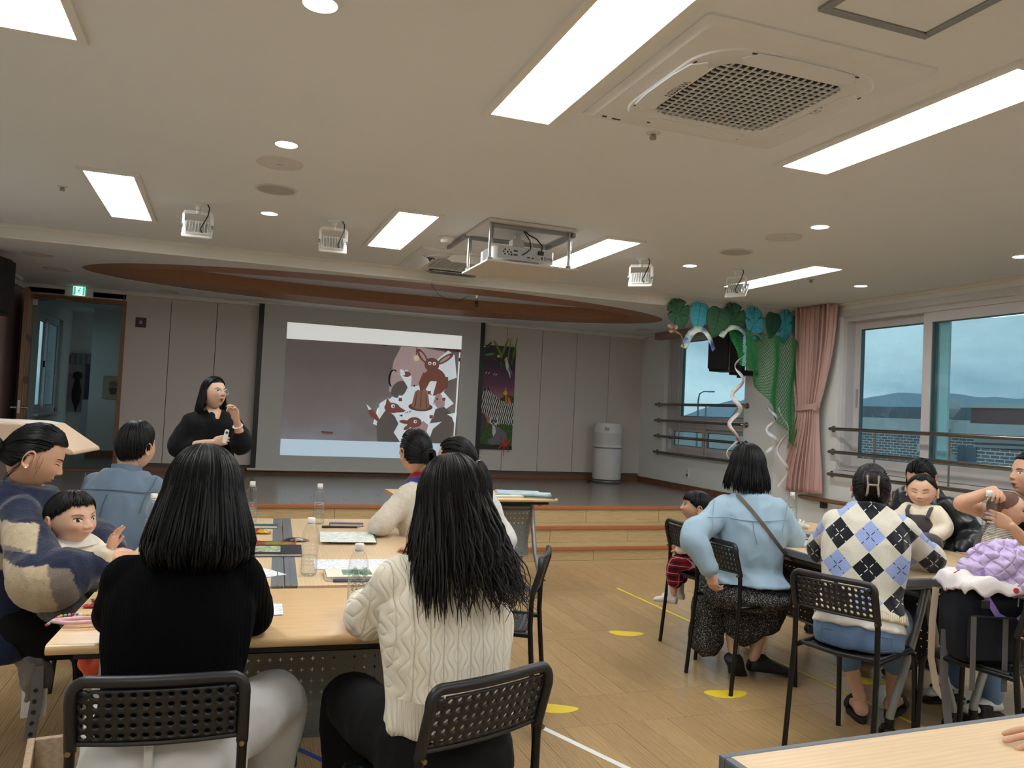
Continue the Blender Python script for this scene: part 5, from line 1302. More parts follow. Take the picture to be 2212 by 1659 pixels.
def G(x, z, x0, z0, sx, sz): return np.exp(-((x-x0)/sx)**2-((z-z0)/sz)**2)
def head_geo(baby=False, mouth=0.0, fine=True, smile=0):
    """head-local: +Y is the face, Z up; returns verts, faces, paint"""
    nu, nv = (128, 96) if fine else (64, 48)
    s = np.arange(nu)/nu; lon = 2*np.pi*s-.55*np.sin(2*np.pi*s)
    lat = np.linspace(-np.pi/2, np.pi/2, nv)[1:-1]
    LO, LA = np.meshgrid(lon, lat)
    dx, dy, dz = np.sin(LO)*np.cos(LA), np.cos(LO)*np.cos(LA), np.sin(LA)
    if baby: a, bf, bb, c = .076, .082, .098, .092
    else: a, bf, bb, c = .076, .090, .100, .117
    x = a*dx; y = np.where(dy > 0, bf, bb)*dy; z = c*dz
    # squarer profile
    t = np.clip(-z/c, 0, 1)
    k = .16 if baby else .27
    x = x*(1-k*t**1.6); y = np.where(y < 0, y*(1-.42*t**1.3), y)
    y = y+np.where(dy > 0, .018*t**1.2*np.clip(dy, 0, 1), 0)*(0.6 if baby else 1)
    x = x*(1+.05*np.clip(z/c, 0, 1)*(1-np.clip(z/c, 0, 1))*2)
    fr = np.clip(dy*1.6, 0, 1)
    # the front of the face is flatter than an ellipsoid
    y = y+fr*.010*np.clip(1-(x/(a*.72))**2, -1, 1)*np.exp(-((z+.01)/.06)**2)*.5
    e = 0.8 if baby else 1.0
    ax = np.abs(x)
    nose = .0185*(.75 if baby else 1)*np.exp(-(x/(.0095 if not baby else .0105))**2)*np.where(z > -.022*e, np.exp(-((z+.022*e)/(.026*e))**2), np.exp(-((z+.022*e)/(.0075))**2))
    nose += .0085*G(ax, z, .0115, -.024*e, .0065, .0065)
    d = nose-.0085*G(ax, z, .030, .010, .016, .011)+.0035*G(ax, z, .030, .006, .012, .006)+(.003 if not baby else .001)*G(ax, z, .030, .027, .02, .007)
    d += (.005 if not baby else .009)*G(ax, z, .040, -.028*e, .02, .02)
    zm = -.054*e
    d += .006*G(x, z, 0, zm, .022, .016)
    d += .0040*G(x, z, 0, zm+.0055, .016, .0038)+.0046*G(x, z, 0, zm-.0065-mouth*.010, .0145, .0042)-.0038*G(x, z, 0, zm-mouth*.003, .02, .0018)
    d += -.012*mouth*G(x, z, 0, zm-.003-mouth*.004, .012, .0055)
    d += .006*G(x, z, 0, -.092*e, .017, .013)-.003*G(x, z, 0, zm-.021*e, .02, .007)
    d += .004*G(x, z, 0, .06, .05, .03)
    y = y+d*fr
    lips = (.45 if baby else 1.0)*(G(x, z, 0, zm+.0045, .0165, .0042)+G(x, z, 0, zm-.006-mouth*.010, .0155, .0048)) * fr
    dark = np.clip(mouth*1.3*G(x, z, 0, zm-.002-mouth*.005, .010, .0042+.003*mouth)*1.4, 0, 1)*fr
    dark += .55*np.exp(-(z-zm+mouth*.002)**2/.0011**2)*np.exp(-(x/.016)**4)*fr*(1 if mouth < .1 else .3)
    dark += .5*G(ax, z, .0065, -.0305*e, .0032, .002)*fr
    bl = G(ax, z, .040, -.026*e, .018, .015)*fr+.5*G(x, z, 0, -.022*e, .01, .008)*fr
    V = np.stack([x, y, z], -1).reshape(-1, 3); n0 = len(V)
    V = np.vstack([V, [[0, 0, -c]], [[0, 0, c]]])
    P = np.stack([np.clip(lips, 0, 1), np.clip(dark, 0, 1), np.clip(bl, 0, 1)], -1).reshape(-1, 3); P = np.vstack([P, np.zeros((2, 3))])
    F = []; m = nv-2
    for j in range(m-1):
        for i in range(nu): F.append((j*nu+i, j*nu+(i+1) % nu, (j+1)*nu+(i+1) % nu, (j+1)*nu+i))
    for i in range(nu): F.append((n0, (i+1) % nu, i)); F.append((n0+1, (m-1)*nu+i, (m-1)*nu+(i+1) % nu))
    F = [f[::-1] for f in F]
    # ears
    eb = MB()
    for sx in (-1, 1):
        cx, cy, cz = sx*(a*.965), -.006, -.012
        w, h = (.019, .030) if not baby else (.017, .026)
        rim = []
        for i in range(13):
            q = R(-95+i*23); rim.append((cx+sx*(.007+.007*abs(math.sin(q*.5))), cy-.006+w*math.cos(q)*-.9, cz+h*math.sin(q)))
        eb.tube(rim, .0042, 7)
        ball(eb, (cx+sx*.004, cy-.006, cz), .013, .45, 1.05, 2.0, 12); ball(eb, (cx+sx*.007, cy+.003, cz-h*.86), .0065, .7, 1, 1.2, 8)
    ev, ef, en = fuse(eb, .003, 2)
    o = len(V); V = np.vstack([V, ev]); F += [tuple(i+o for i in f) for f in ef]; P = np.vstack([P, np.tile([[0, 0, .35]], (len(ev), 1))])
    return V, F, P
def face_y(V, x, z, y0=None):
    """front surface height above (x,z)"""
    fr = V[:, 1] > 0; W = V[fr]; d = (W[:, 0]-x)**2+(W[:, 2]-z)**2; k = np.argsort(d)[:4]; w = 1/(d[k]+1e-9); return float((W[k, 1]*w).sum()/w.sum())
def patch(V, outline, off, M, nrings=3):
    """a thin sheet lying on the face: fan of rings over a 2-D outline"""
    c = np.mean(outline, 0); m = MB(); n = len(outline); vs = [Vector((c[0], face_y(V, *c)+off, c[1]))]
    for s in range(1, nrings+1):
        for p in outline: q = c+(np.array(p)-c)*s/nrings; vs.append(Vector((q[0], face_y(V, *q)+off*(1 if s < nrings else .35), q[1])))
    fs = [(0, 1+i, 1+(i+1) % n) for i in range(n)]
    for s in range(nrings-1): fs += [(1+s*n+i, 1+(s+1)*n+i, 1+(s+1)*n+(i+1) % n, 1+s*n+(i+1) % n) for i in range(n)]
    m.add(vs, fs, M); return m
def face_parts(V, M, parent, baby=False, look=0, lids='open', brow=True, browc=None):
    e = 1.0
    for sx in (-1, 1):
        cx, cz = sx*.0305, .0075; w, h = .0135, (.0054 if not baby else .0066)
        if lids == 'down': h = .0016
        al = []
        for i in range(20):
            t = 2*math.pi*i/20; al.append((cx+w*math.cos(t)*1.0, cz+h*math.sin(t)*(1.0 if math.sin(t) > 0 else .8)*(1-.35*abs(math.cos(t))**3)+sx*.0012*math.cos(t)))
        if lids == 'open':
            eye = patch(V, al, .0011, M).build('eye', M_eyew, parent, smooth=True, fix=False)
            r = .0057 if not baby else .0066
            ir = [(cx+look*.004+r*math.cos(2*math.pi*i/16), cz+min(h*.93, max(-h*.8, r*math.sin(2*math.pi*i/16)))) for i in range(16)]
            patch(V, ir, .0019, M, 2).build('iris', M_iris, eye, smooth=True, fix=False)
            par = eye
        else: par = None
        # upper lash / lid line
        P = []
        for i in range(9):
            u = -1+2*i/8; X = cx+w*1.08*u; Z = cz+h*(1-u*u)*.95+(.0008 if lids == 'open' else -.002)+sx*.0012*u
            P.append(M @ Vector((X, face_y(V, X, Z)+.0012, Z)))
        o = MB().tube(P, [.0006, .0011, .0013, .0014, .0014, .0014, .0013, .0011, .0006], 6).build('lash' if par else 'eye', M_lash, par or parent)
        if brow:
            P = []
            for i in range(8):
                u = i/7; X = sx*(.014+.034*u); Z = .0235+.0055*math.sin(math.pi*u*.8)-(.002*u)
                P.append(M @ Vector((X, face_y(V, X, Z)+.0006, Z)))
            MB().tube(P, [.0012, .0024, .0027, .0027, .0025, .002, .0015, .0007], 6, flat=1.0).build('eyebrow', browc or M_brow, parent)

# ------------------------------------------------------------------ hands
def hand_geo(curl=(.3, .3, .3, .3, .3), spread=.06, thumb=.5, scale=1.0, side=1, bends=None, fine=.0034):
    """wrist at 0, fingers along +Y, palm faces -Z; side=1 puts the thumb on +X. curl: thumb, index..little (0 straight, 1 fist)"""
    mb = MB()
    rows = []
    for y, w, t, xo in ((-.012, .026, .019, 0), (.0, .027, .018, 0), (.03, .036, .016, .001), (.06, .041, .0145, 0), (.082, .039, .012, -.001), (.09, .034, .009, -.001)):
        rows.append([(xo+w*math.copysign(abs(math.cos(a))**.8, math.cos(a)), y, t*math.copysign(abs(math.sin(a))**.8, math.sin(a))-.004) for a in [2*math.pi*i/16 for i in range(16)]])
    mb.loft(rows)
    ball(mb, (.024, .03, -.012), .018, 1, 1.6, .8)
    for i, (x, y, L, r) in enumerate(((.028, .080, .072, .0082), (.0095, .086, .080, .0084), (-.0095, .083, .074, .0080), (-.027, .074, .058, .0070))):
        c = curl[i+1]; ang = 0; p = Vector((x, y-.012, -.002)); pts = [p.copy()]; dirx = spread*(1.5-i)
        seg = (.012, L*.44, L*.31, L*.25)
        for k, s in enumerate(seg):
            if k: ang += c*(62, 78, 55)[k-1]+ (bends[i] if bends and k == 1 else 0)
            d = Vector((math.sin(dirx)*math.cos(R(ang)), math.cos(R(ang))*math.cos(dirx), -math.sin(R(ang)))); p = p+d*s; pts.append(p.copy())
        limb(mb, pts, [r*1.05, r*1.08, r*.98, r*.9, r*.72], 10, 14)
    c = curl[0]; p = Vector((.026, .016, -.008)); pts = [p.copy()]; a = R(90-50*thumb)
    for k, s in enumerate((.024, .032, .026)):
        d = Vector((math.cos(a)*(1 if thumb > 0 else 1), math.sin(a), -.25-.75*c*(k*.5))).normalized()
        a += R(24*c*k+8); p = p+d*s; pts.append(p.copy())
    limb(mb, pts, [.0125, .0112, .0098, .0075], 10, 12)
    v, f, n = fuse(mb, fine, 2)
    if side < 0: v = v*np.array([-1, 1, 1]); f = [q[::-1] for q in f]
    return v*scale, f
def hand_matrix(wrist, fdir, normal):
    """fdir: finger direction, normal: the back of the hand"""
    y = Vector(fdir).normalized(); z = Vector(normal); z = (z-y*z.dot(y)).normalized(); x = y.cross(z)
    m = Matrix((x, y, z)).transposed().to_4x4(); m.translation = Vector(wrist); return m
def xf(M, v): 
    A = np.array(M); return v @ A[:3, :3].T+A[:3, 3]

# ------------------------------------------------------------------ hair
def scalp(az, el, k=1.0, baby=False):
    """az 0 = back of the head, +90 = right ear (+X), 180 = face; el from the horizontal"""
    a, b, c = (.0785, .100, .118) if not baby else (.0775, .097, .094)
    A, E = R(az), R(el); x = a*math.sin(A)*math.cos(E); y = -b*math.cos(A)*math.cos(E); z = c*math.sin(E)
    if y > 0: y *= .95
    return Vector((x*k, y*k-.002, z*k+.002))
class Hair:
    def __init__(s, M, seed=1): s.mb = MB(); s.M = M; s.r = random.Random(seed)
    def lock(s, pts, r0, n=5, m=12, tip=.15, flat=.6, M=None):
        Q = catmull(pts, m); rr = [r0*(1 if i < m*.55 else max(tip, 1-((i/(m-1)-.55)/.45)**2*(1-tip))) for i in range(m)]
        rr[0] *= .6
        s.mb.tube([(M or s.M) @ Vector(q) for q in Q], rr, n, flat=flat)
    def cap(s, el0, baby=False, k=1.012, front=None, part=None):
        """dark scalp sheet down to elevation el0(az)"""
        nu, nv = 48, 14; vs = []
        for j in range(nv):
            for i in range(nu):
                az = -180+360*i/nu; e0 = el0(az); el = 90-(90-e0)*(j/(nv-1)); kk = k if j < nv-1 else .985
                vs.append(s.M @ scalp(az, el, kk, baby))
        fs = [(j*nu+i, j*nu+(i+1) % nu, (j+1)*nu+(i+1) % nu, (j+1)*nu+i) for j in range(nv-1) for i in range(nu)]
        s.mb.add(vs, fs)
    def build(s, parent, mat, name='hair'):
        o = s.mb.build(name, mat, parent, smooth=True, fix=False); return o
def hairline(az, front=38, side=4, nape=-38):
    """lowest elevation covered by hair around the head"""
    a = abs(az)
    if a < 60: return nape
    if a < 95: t = (a-60)/35; return nape+(side-nape)*t
    if a < 130: t = (a-95)/35; return side+(front-side)*t*t*(3-2*t)
    return front
def hair_fall(M, length, shape, n=420, r0=.0075, seed=1, part=20, mat=None, parent=None, front_az=112, wave=0.0, wavef=3, drop=12, lift=1.03, jit=.012, fine=120, curl_in=0, endjit=.12, crown=82, bangs=0, G3=None):
    """loose hair: combed from the parting down the skull, then falling; shape(az, s) -> (radial, forward, side) offsets while falling s metres"""
    H = Hair(M, seed); rr = H.r
    H.cap(lambda az: min(hairline(az, 33), 40) if abs(az) > 100 else -30, k=1.02)
    Gi = G3.inverted() if G3 is not None else None
    for i in range(n+fine):
        thin = i >= n
        az0 = rr.uniform(-180, 180); layer = rr.random(); k = lift+.05*layer if not thin else lift+.06+.02*rr.random()
        aend = az0
        if abs(az0) > front_az: aend = math.copysign(front_az-rr.uniform(0, 22), az0 if abs(az0-part) > 1 else 1)
        # hair left of the parting is combed left, right of it right
        if abs(az0) > 150: aend = math.copysign(abs(aend), (1 if az0 > 0 else -1))
        pts = []
        e0 = crown-rr.uniform(0, 10); e1 = rr.uniform(-8, 10)
        for q in range(7):
            t = q/6; el = e0+(e1-e0)*t; az = az0+(aend-az0)*min(1, t*1.25)**.9
            kk = 1+(k-1)*(.55+.75*math.sin(math.pi*(.12+.38*t))); pts.append(tuple(scalp(az, el, kk)))
        L = length(aend)*(1-endjit*rr.random()) if callable(length) else length*(1-endjit*rr.random())
        base = Vector(pts[-1]); ph = rr.uniform(0, 6.28); jx, jy = rr.gauss(0, jit), rr.gauss(0, jit)
        for q in range(1, 8):
            t = q/7; s_ = L*t; dr, dy, dx = shape(aend, s_, layer)
            A = R(aend); out = Vector((math.sin(A), -math.cos(A), 0))
            w = wave*math.sin(wavef*2*math.pi*t+ph)*t
            dn = Vector((0, 0, -s_))
            if Gi is not None: dn = Gi @ dn
            p = base+dn+out*(dr+w)+Vector((dx*1.0+jx*t+w*.6, dy+jy*t, 0)); pts.append(tuple(p))
        H.lock(pts, (r0*rr.uniform(.7, 1.15) if not thin else .0011), 5 if not thin else 3, 18, .12, .55)
    return H.build(parent, mat or M_hair)
def slerp_scalp(a, b, t, k):
    A, B = Vector(a), Vector(b); return (A.lerp(B, t))
def hair_tied(M, tie, n=300, r0=.006, seed=2, parent=None, mat=None, extra=None, front=40, wisps=10, side=2, nape=-34, part=None):
    """hair pulled back over the skull from the hairline to tie=(az, el)"""
    H = Hair(M, seed); rr = H.r
    H.cap(lambda az: hairline(az, front, side, nape)+2, k=1.008)
    ta, te = tie; T = scalp(ta, te, 1.06)
    for i in range(n):
        az0 = rr.uniform(-180, 180); el0 = hairline(az0, front, side, nape)
        u = rr.random()
        el0 = el0+(86-el0)*u*u*.9 if i % 3 else el0
        A = scalp(az0, el0, 1.0)
        pts = []
        for q in range(9):
            t = q/8; p = A.lerp(T, t); d = Vector((p.x/.0785, (p.y+.002)/.100, (p.z-.002)/.118)); l = d.length or 1
            d = d/l; kk = 1.012+.028*math.sin(math.pi*min(1, t*1.15))+.012*rr.random()
            pts.append((d.x*.0785*kk, d.y*.100*kk-.002, d.z*.118*kk+.002))
        pts.append(tuple(T*1.01)); H.lock(pts, r0*rr.uniform(.7, 1.1), 5, 14, .5, .5)
    for i in range(wisps):
        az0 = rr.choice((-1, 1))*rr.uniform(60, 110); A = scalp(az0, rr.uniform(-10, 25), 1.03)
        gx, gy = rr.gauss(0, .003), rr.gauss(0, .004); pts = [tuple(A+Vector((gx*q+.003*(1 if az0 > 0 else -1), gy*q, -.014*q))) for q in range(5)]; H.lock(pts, .0007, 3, 8)
    if extra: extra(H, T)
    return H.build(parent, mat or M_hair)
def hair_short(M, ends, n=340, r0=.006, seed=3, parent=None, mat=None, lift=1.05, baby=False, crown=(10, 78), front=36, tip=.2, jit=6):
    """short hair radiating from the crown down to ends(az) elevation"""
    H = Hair(M, seed); rr = H.r
    H.cap(lambda az: ends(az)+3, baby, 1.012)
    C = Vector(scalp(crown[0], crown[1], 1.0, baby))
    for i in range(n):
        az0 = rr.uniform(-180, 180); e1 = ends(az0)+rr.uniform(-3, 9); u = rr.random()**.7
        e0 = 88-(88-e1)*max(0, u-.42)
        k = lift+.04*rr.random(); pts = []
        for q in range(8):
            t = q/7; el = e0+(e1-e0)*min(1, t*(1.0)); az = az0+jit*math.sin(t*2+i)*rr.uniform(-.3, .3)
            kk = 1.0+(k-1)*math.sin(math.pi*(.15+.72*t)); pts.append(tuple(scalp(az, el, kk, baby)))
        H.lock(pts, r0*rr.uniform(.6, 1.1), 5, 11, tip, .5)
    return H.build(parent, mat or M_hair)

# ------------------------------------------------------------------ cloth helpers
def cloth(name, mb, parent, mat, voxel=.010, it=5, amp=.004, sc=(9, 9, 5), seed=0, mask=None):
    v, f, n = fuse(mb, voxel, it)
    if amp: v = wrinkle(v, n, amp, sc, seed, mask)
    return mesh_obj(name, v, f, mat, parent)
def fabric(name, c, rough=.9, var=.08, vs=8, bump=.25, bs=300, sheen=.2):
    if name in MATS: return MATS[name]
    m = NT(name); m.set(rough, 0, .2); m.b.inputs['Sheen Weight'].default_value = sheen
    v = m.obj(); f = m.noise(v, vs, 4); d = tuple(x*(1-var) for x in c[:3])+(1,); e = tuple(min(1, x*(1+var)) for x in c[:3])+(1,)
    m.col(m.mix(f, d, e)); m.bump(m.noise(v, bs, 2), bump, .003); MATS[name] = m.m; return m.m

class Person:
    """joint positions are in the person's own frame: +Y forward, X to the right, floor at 0"""
    def __init__(s, label, loc, rotz, cat='person', skin=None, group=None):
        s.t = thing('person', label, cat, loc, R(rotz), group); s.M = Matrix.Translation(loc) @ Matrix.Rotation(R(rotz), 4, 'Z'); s.Mi = s.M.inverted()
        s.skin = skin or M_skin; s.body = MB(); s.extra = []
    def W(s, x, y, z): return tuple(s.Mi @ Vector((x, y, z)))
    def head(s, c, yaw=0, pitch=0, roll=0, scale=1.0, baby=False, mouth=0, fine=True, lids='open', look=0, brow=True, browc=None):
        M = Matrix.Translation(c) @ Euler((R(pitch), R(roll), R(yaw)), 'XYZ').to_matrix().to_4x4()
        M = Matrix.Translation(c) @ Matrix.Rotation(R(yaw), 4, 'Z') @ Matrix.Rotation(R(pitch), 4, 'X') @ Matrix.Rotation(R(roll), 4, 'Y') @ Matrix.Scale(scale, 4)
        V, F, P = head_geo(baby, mouth, fine); s.extra.append((xf(M, V), F, P)); s.HM = M; s.HV = V
        s.face = (baby, look, lids, brow, browc); return M
    def hand(s, wrist, fdir, normal, side, scale=1.0, **kw):
        v, f = hand_geo(side=side, **kw); M = hand_matrix(wrist, fdir, normal) @ Matrix.Scale(scale, 4)
        s.extra.append((xf(M, v), f, np.tile([[0, 0, .15]], (len(v), 1)))); return M
    def finish(s, voxel=.010):
        v, f, n = fuse(s.body, voxel, 4); P = np.zeros((len(v), 3))
        for ev, ef, ep in s.extra:
            o = len(v); v = np.vstack([v, ev]); f = f+[tuple(i+o for i in q) for q in ef]; P = np.vstack([P, ep])
        b = mesh_obj('body', v, f, s.skin, s.t, attr=P)
        if hasattr(s, 'face'):
            baby, look, lids, brow, browc = s.face; face_parts(s.HV, s.HM, s.t, baby, look, lids, brow, browc)
        return b
def torso_rows(lean=.06, tilt=0, k=1.0, z0=.45, h=.62, fat=1.0, d=1.0, curve=1.6):
    """spine rows for a seated adult (before clothes); h = seat to neck base"""
    base = [(-.02, .165, .115), (.08, .172, .12), (.24, .138, .096), (.42, .140, .104), (.60, .154, .112), (.72, .156, .106), (.82, .134, .094), (.91, .092, .074), (1.0, .058, .054)]
    R_ = []
    for t, w, dd in base:
        tt = max(t, 0); R_.append((tilt*tt**1.4, lean*tt**curve-.01, z0+h*t, w*fat*k, dd*d*k))
    return R_
def grow(rows, a, b=None, lo=0, hi=1.0):
    """inflate rows by a metres and keep the part lo..hi (fractions)"""
    b = a if b is None else b; n = len(rows); Q = catmull(rows, 40); i0, i1 = int(lo*39), int(hi*39)
    Q = Q[i0:i1+1]; return [(q[0], q[1], q[2], q[3]+a, q[4]+b) for q in Q[::3]+([Q[-1]] if (len(Q)-1) % 3 else [])]
def foot(mb, ankle, direction, L=.235, w=.042, h=.055, z=0.0):
    """a simple foot: rings from heel to toe; mb gets the volume"""
    a = Vector(ankle); d = Vector(direction); d.z = 0; d.normalize(); sdir = Vector((d.y, -d.x, 0)); rings = []
    for t, ww, hh in ((-.23, .5, .62), (-.2, .78, .9), (-.1, .9, 1.25), (.1, .86, 1.45), (.3, .95, 1.0), (.55, 1.08, .72), (.72, 1.0, .56), (.79, .62, .42)):
        c = Vector((a.x, a.y, z))+d*(t*L); ring = []
        for i in range(12):
            q = 2*math.pi*i/12; ring.append(c+sdir*(w*ww*math.cos(q))+Vector((0, 0, max(0, h*hh*(.5+.5*math.sin(q))))))
        rings.append(ring)
    mb.loft(rings)
# ------------------------------------------------------------------ clothing materials
def paint_fabric(name, bump=.5, bs=160, rough=.95):
    """takes its colours from the vertex paint of the garment (knitted-in colour blocks)"""
    m = NT(name); m.set(rough, 0, .15); m.b.inputs['Sheen Weight'].default_value = .3
    a = m.n('VertexColor', layer_name='paint'); f = m.noise(m.obj(), 60, 3)
    m.col(m.mix(m.math('MULTIPLY', f, .35), a.outputs['Color'], (.02, .02, .02, 1))); m.bump(m.noise(m.obj(), bs, 3), bump, .006); MATS[name] = m.m; return m.m
def rib_mat(name, c, n=150, axis=0, strength=.5):
    m = NT(name); m.set(.95, 0, .06)
    x = m.xyz(m.obj())[axis]; h = m.math('SINE', m.math('MULTIPLY', x, n*2*math.pi)); m.col(c); m.bump(h, strength, .003); MATS[name] = m.m; return m.m
def cable_mat(name, c):
    m = NT(name); m.set(.85, 0, .2); m.b.inputs['Sheen Weight'].default_value = .3
    p = m.xyz(m.obj()); x, z = p[0], p[2]
    ci = m.math('FLOOR', m.math('DIVIDE', x, .034))
    tw = m.math('MULTIPLY', m.math('SINE', m.math('ADD', m.math('MULTIPLY', z, 2*math.pi/.085), m.math('MULTIPLY', ci, 3.14))), .0085)
    col = m.math('ABSOLUTE', m.math('SINE', m.math('MULTIPLY', m.math('ADD', x, tw), math.pi/.017)))
    rope = m.math('ABSOLUTE', m.math('SINE', m.math('ADD', m.math('MULTIPLY', z, math.pi/.042), m.math('MULTIPLY', x, math.pi/.034))))
    h = m.math('MULTIPLY', m.math('POWER', m.math('ABSOLUTE', m.math('SINE', m.math('MULTIPLY', x, math.pi/.034))), .4), m.math('ADD', .55, m.math('MULTIPLY', m.math('POWER', col, .6), .45)))
    fine = m.math('MULTIPLY', m.math('SINE', m.math('MULTIPLY', z, 2*math.pi/.006)), .06)
    rib = m.math('SINE', m.math('MULTIPLY', x, 2*math.pi/.0065))
    low = m.math('LESS_THAN', z, .675)
    hh = m.math('ADD', m.math('MULTIPLY', m.math('SUBTRACT', 1.0, low), m.math('ADD', h, m.math('MULTIPLY', fine, .15))), m.math('MULTIPLY', low, m.math('MULTIPLY', rib, .4)))
    k = m.math('MULTIPLY', m.math('SUBTRACT', 1.0, low), m.math('SUBTRACT', 1.0, m.math('MINIMUM', 1.0, m.math('MULTIPLY', h, 1.8))))
    m.col(m.mix(m.math('MULTIPLY', k, .25), c, S(168, 150, 122))); m.bump(hh, .75, .010); MATS[name] = m.m; return m.m
def argyle_mat(name):
    m = NT(name); m.set(.9, 0, .2); m.b.inputs['Sheen Weight'].default_value = .2
    p = m.xyz(m.obj(loc=(.03, 0, .02))); a, b = .128, .135
    xa = m.math('DIVIDE', p[0], a); zb = m.math('DIVIDE', p[2], b); u = m.math('ADD', xa, zb); v = m.math('SUBTRACT', xa, zb)
    fu, fv = m.math('FLOOR', u), m.math('FLOOR', v)
    even = m.math('LESS_THAN', m.math('MODULO', m.math('ABSOLUTE', m.math('ADD', fu, fv)), 2.0), .5)
    blk = m.math('LESS_THAN', m.math('MODULO', m.math('ABSOLUTE', fu), 2.0), .5)
    base = m.mix(even, S(206, 202, 188), m.mix(blk, S(146, 164, 212), S(20, 22, 30)))
    def dash(q, o):
        fr = m.math('FRACT', q); near = m.math('LESS_THAN', m.math('ABSOLUTE', m.math('SUBTRACT', fr, .5)), .018)
        d = m.math('FRACT', m.math('ADD', m.math('MULTIPLY', m.math('FRACT', o), 3.0), .2)); return m.math('MULTIPLY', near, m.math('LESS_THAN', d, .62))
    ln = m.math('MULTIPLY', m.math('MAXIMUM', dash(u, v), dash(v, u)), even)
    c = m.mix(ln, base, m.mix(blk, S(30, 32, 52), S(208, 208, 204))); m.col(c); m.bump(m.noise(m.obj((1, 1, .5)), 260, 2), .5, .004); MATS[name] = m.m; return m.m
def speckle_mat(name):
    m = NT(name); m.set(.85, 0, .2); v = m.obj(); f = m.noise(v, 210, 2, .6); m.col(m.ramp(f, [(.50, S(34, 34, 36)), (.58, S(40, 40, 42)), (.62, S(168, 166, 160)), (.9, S(190, 188, 182))])); MATS[name] = m.m; return m.m
def plaid_mat(name):
    m = NT(name); m.set(.9, 0, .2); p = m.xyz(m.obj())
    def band(q, per, w, o=0): return m.math('LESS_THAN', m.math('FRACT', m.math('ADD', m.math('DIVIDE', q, per), o)), w)
    c = m.mix(m.math('MULTIPLY', m.math('ADD', band(p[0], .05, .45), band(p[2], .05, .45)), .45), S(132, 20, 40), S(26, 14, 22))
    c = m.mix(m.math('MULTIPLY', m.math('MAXIMUM', band(p[0], .05, .06, .3), band(p[2], .05, .06, .3)), .7), c, S(214, 190, 190)); m.col(c); MATS[name] = m.m; return m.m
def stripe_mat(name, c1, c2, per=.008, axis=2):
    m = NT(name); m.set(.9, 0, .2); p = m.xyz(m.obj())[axis]; m.col(m.mix(m.math('LESS_THAN', m.math('FRACT', m.math('DIVIDE', p, per)), .35), c1, c2)); MATS[name] = m.m; return m.m
M_blackrib = rib_mat('black_ribbed_knit', S(9, 10, 13), 110, 0, .22); M_cable = cable_mat('cream_cable_knit', S(246, 238, 220)); M_argyle = argyle_mat('argyle_knit'); M_paintk = paint_fabric('colour_block_knit')
M_jeanw = fabric('light_grey_jeans', S(196, 196, 194), var=.06, vs=5); M_jean = fabric('blue_jeans', S(98, 124, 158), var=.14, vs=7); M_blkp = fabric('black_trousers', S(18, 18, 20), sheen=.02)
M_denim = fabric('blue_denim_shirt', S(110, 128, 148), var=.14, vs=9, bs=500); M_denl = fabric('pale_denim_shirt', S(152, 178, 196), var=.10, vs=8, bs=500)
M_blkt = fabric('black_soft_top', S(17, 18, 21), sheen=.04); M_wht = fabric('white_cotton', S(226, 224, 218), var=.03); M_greyk = fabric('pale_grey_knit', S(206, 204, 202), var=.04); M_cream = fabric('cream_jersey', S(230, 220, 200), var=.03)
M_skirt = speckle_mat('speckled_skirt'); M_plaid = plaid_mat('red_plaid'); M_over = fabric('charcoal_dungaree', S(74, 72, 72)); M_jacket = plain('black_nylon', S(22, 25, 29), .38, var=.1); M_carrier = fabric('grey_carrier', S(92, 92, 96)); M_stripe = stripe_mat('striped_baby_shirt', S(222, 216, 200), S(96, 92, 88))
M_shoe = plain('black_rubber', S(24, 24, 26), .6); M_shoew = plain('white_shoe', S(220, 214, 212), .6); M_sock = fabric('white_sock', S(214, 214, 214)); M_strap = plain('taupe_strap', S(104, 94, 84), .6)
M_thread = plain('denim_seam', S(84, 100, 118), .9); M_threadl = plain('pale_denim_seam', S(122, 148, 168), .9)

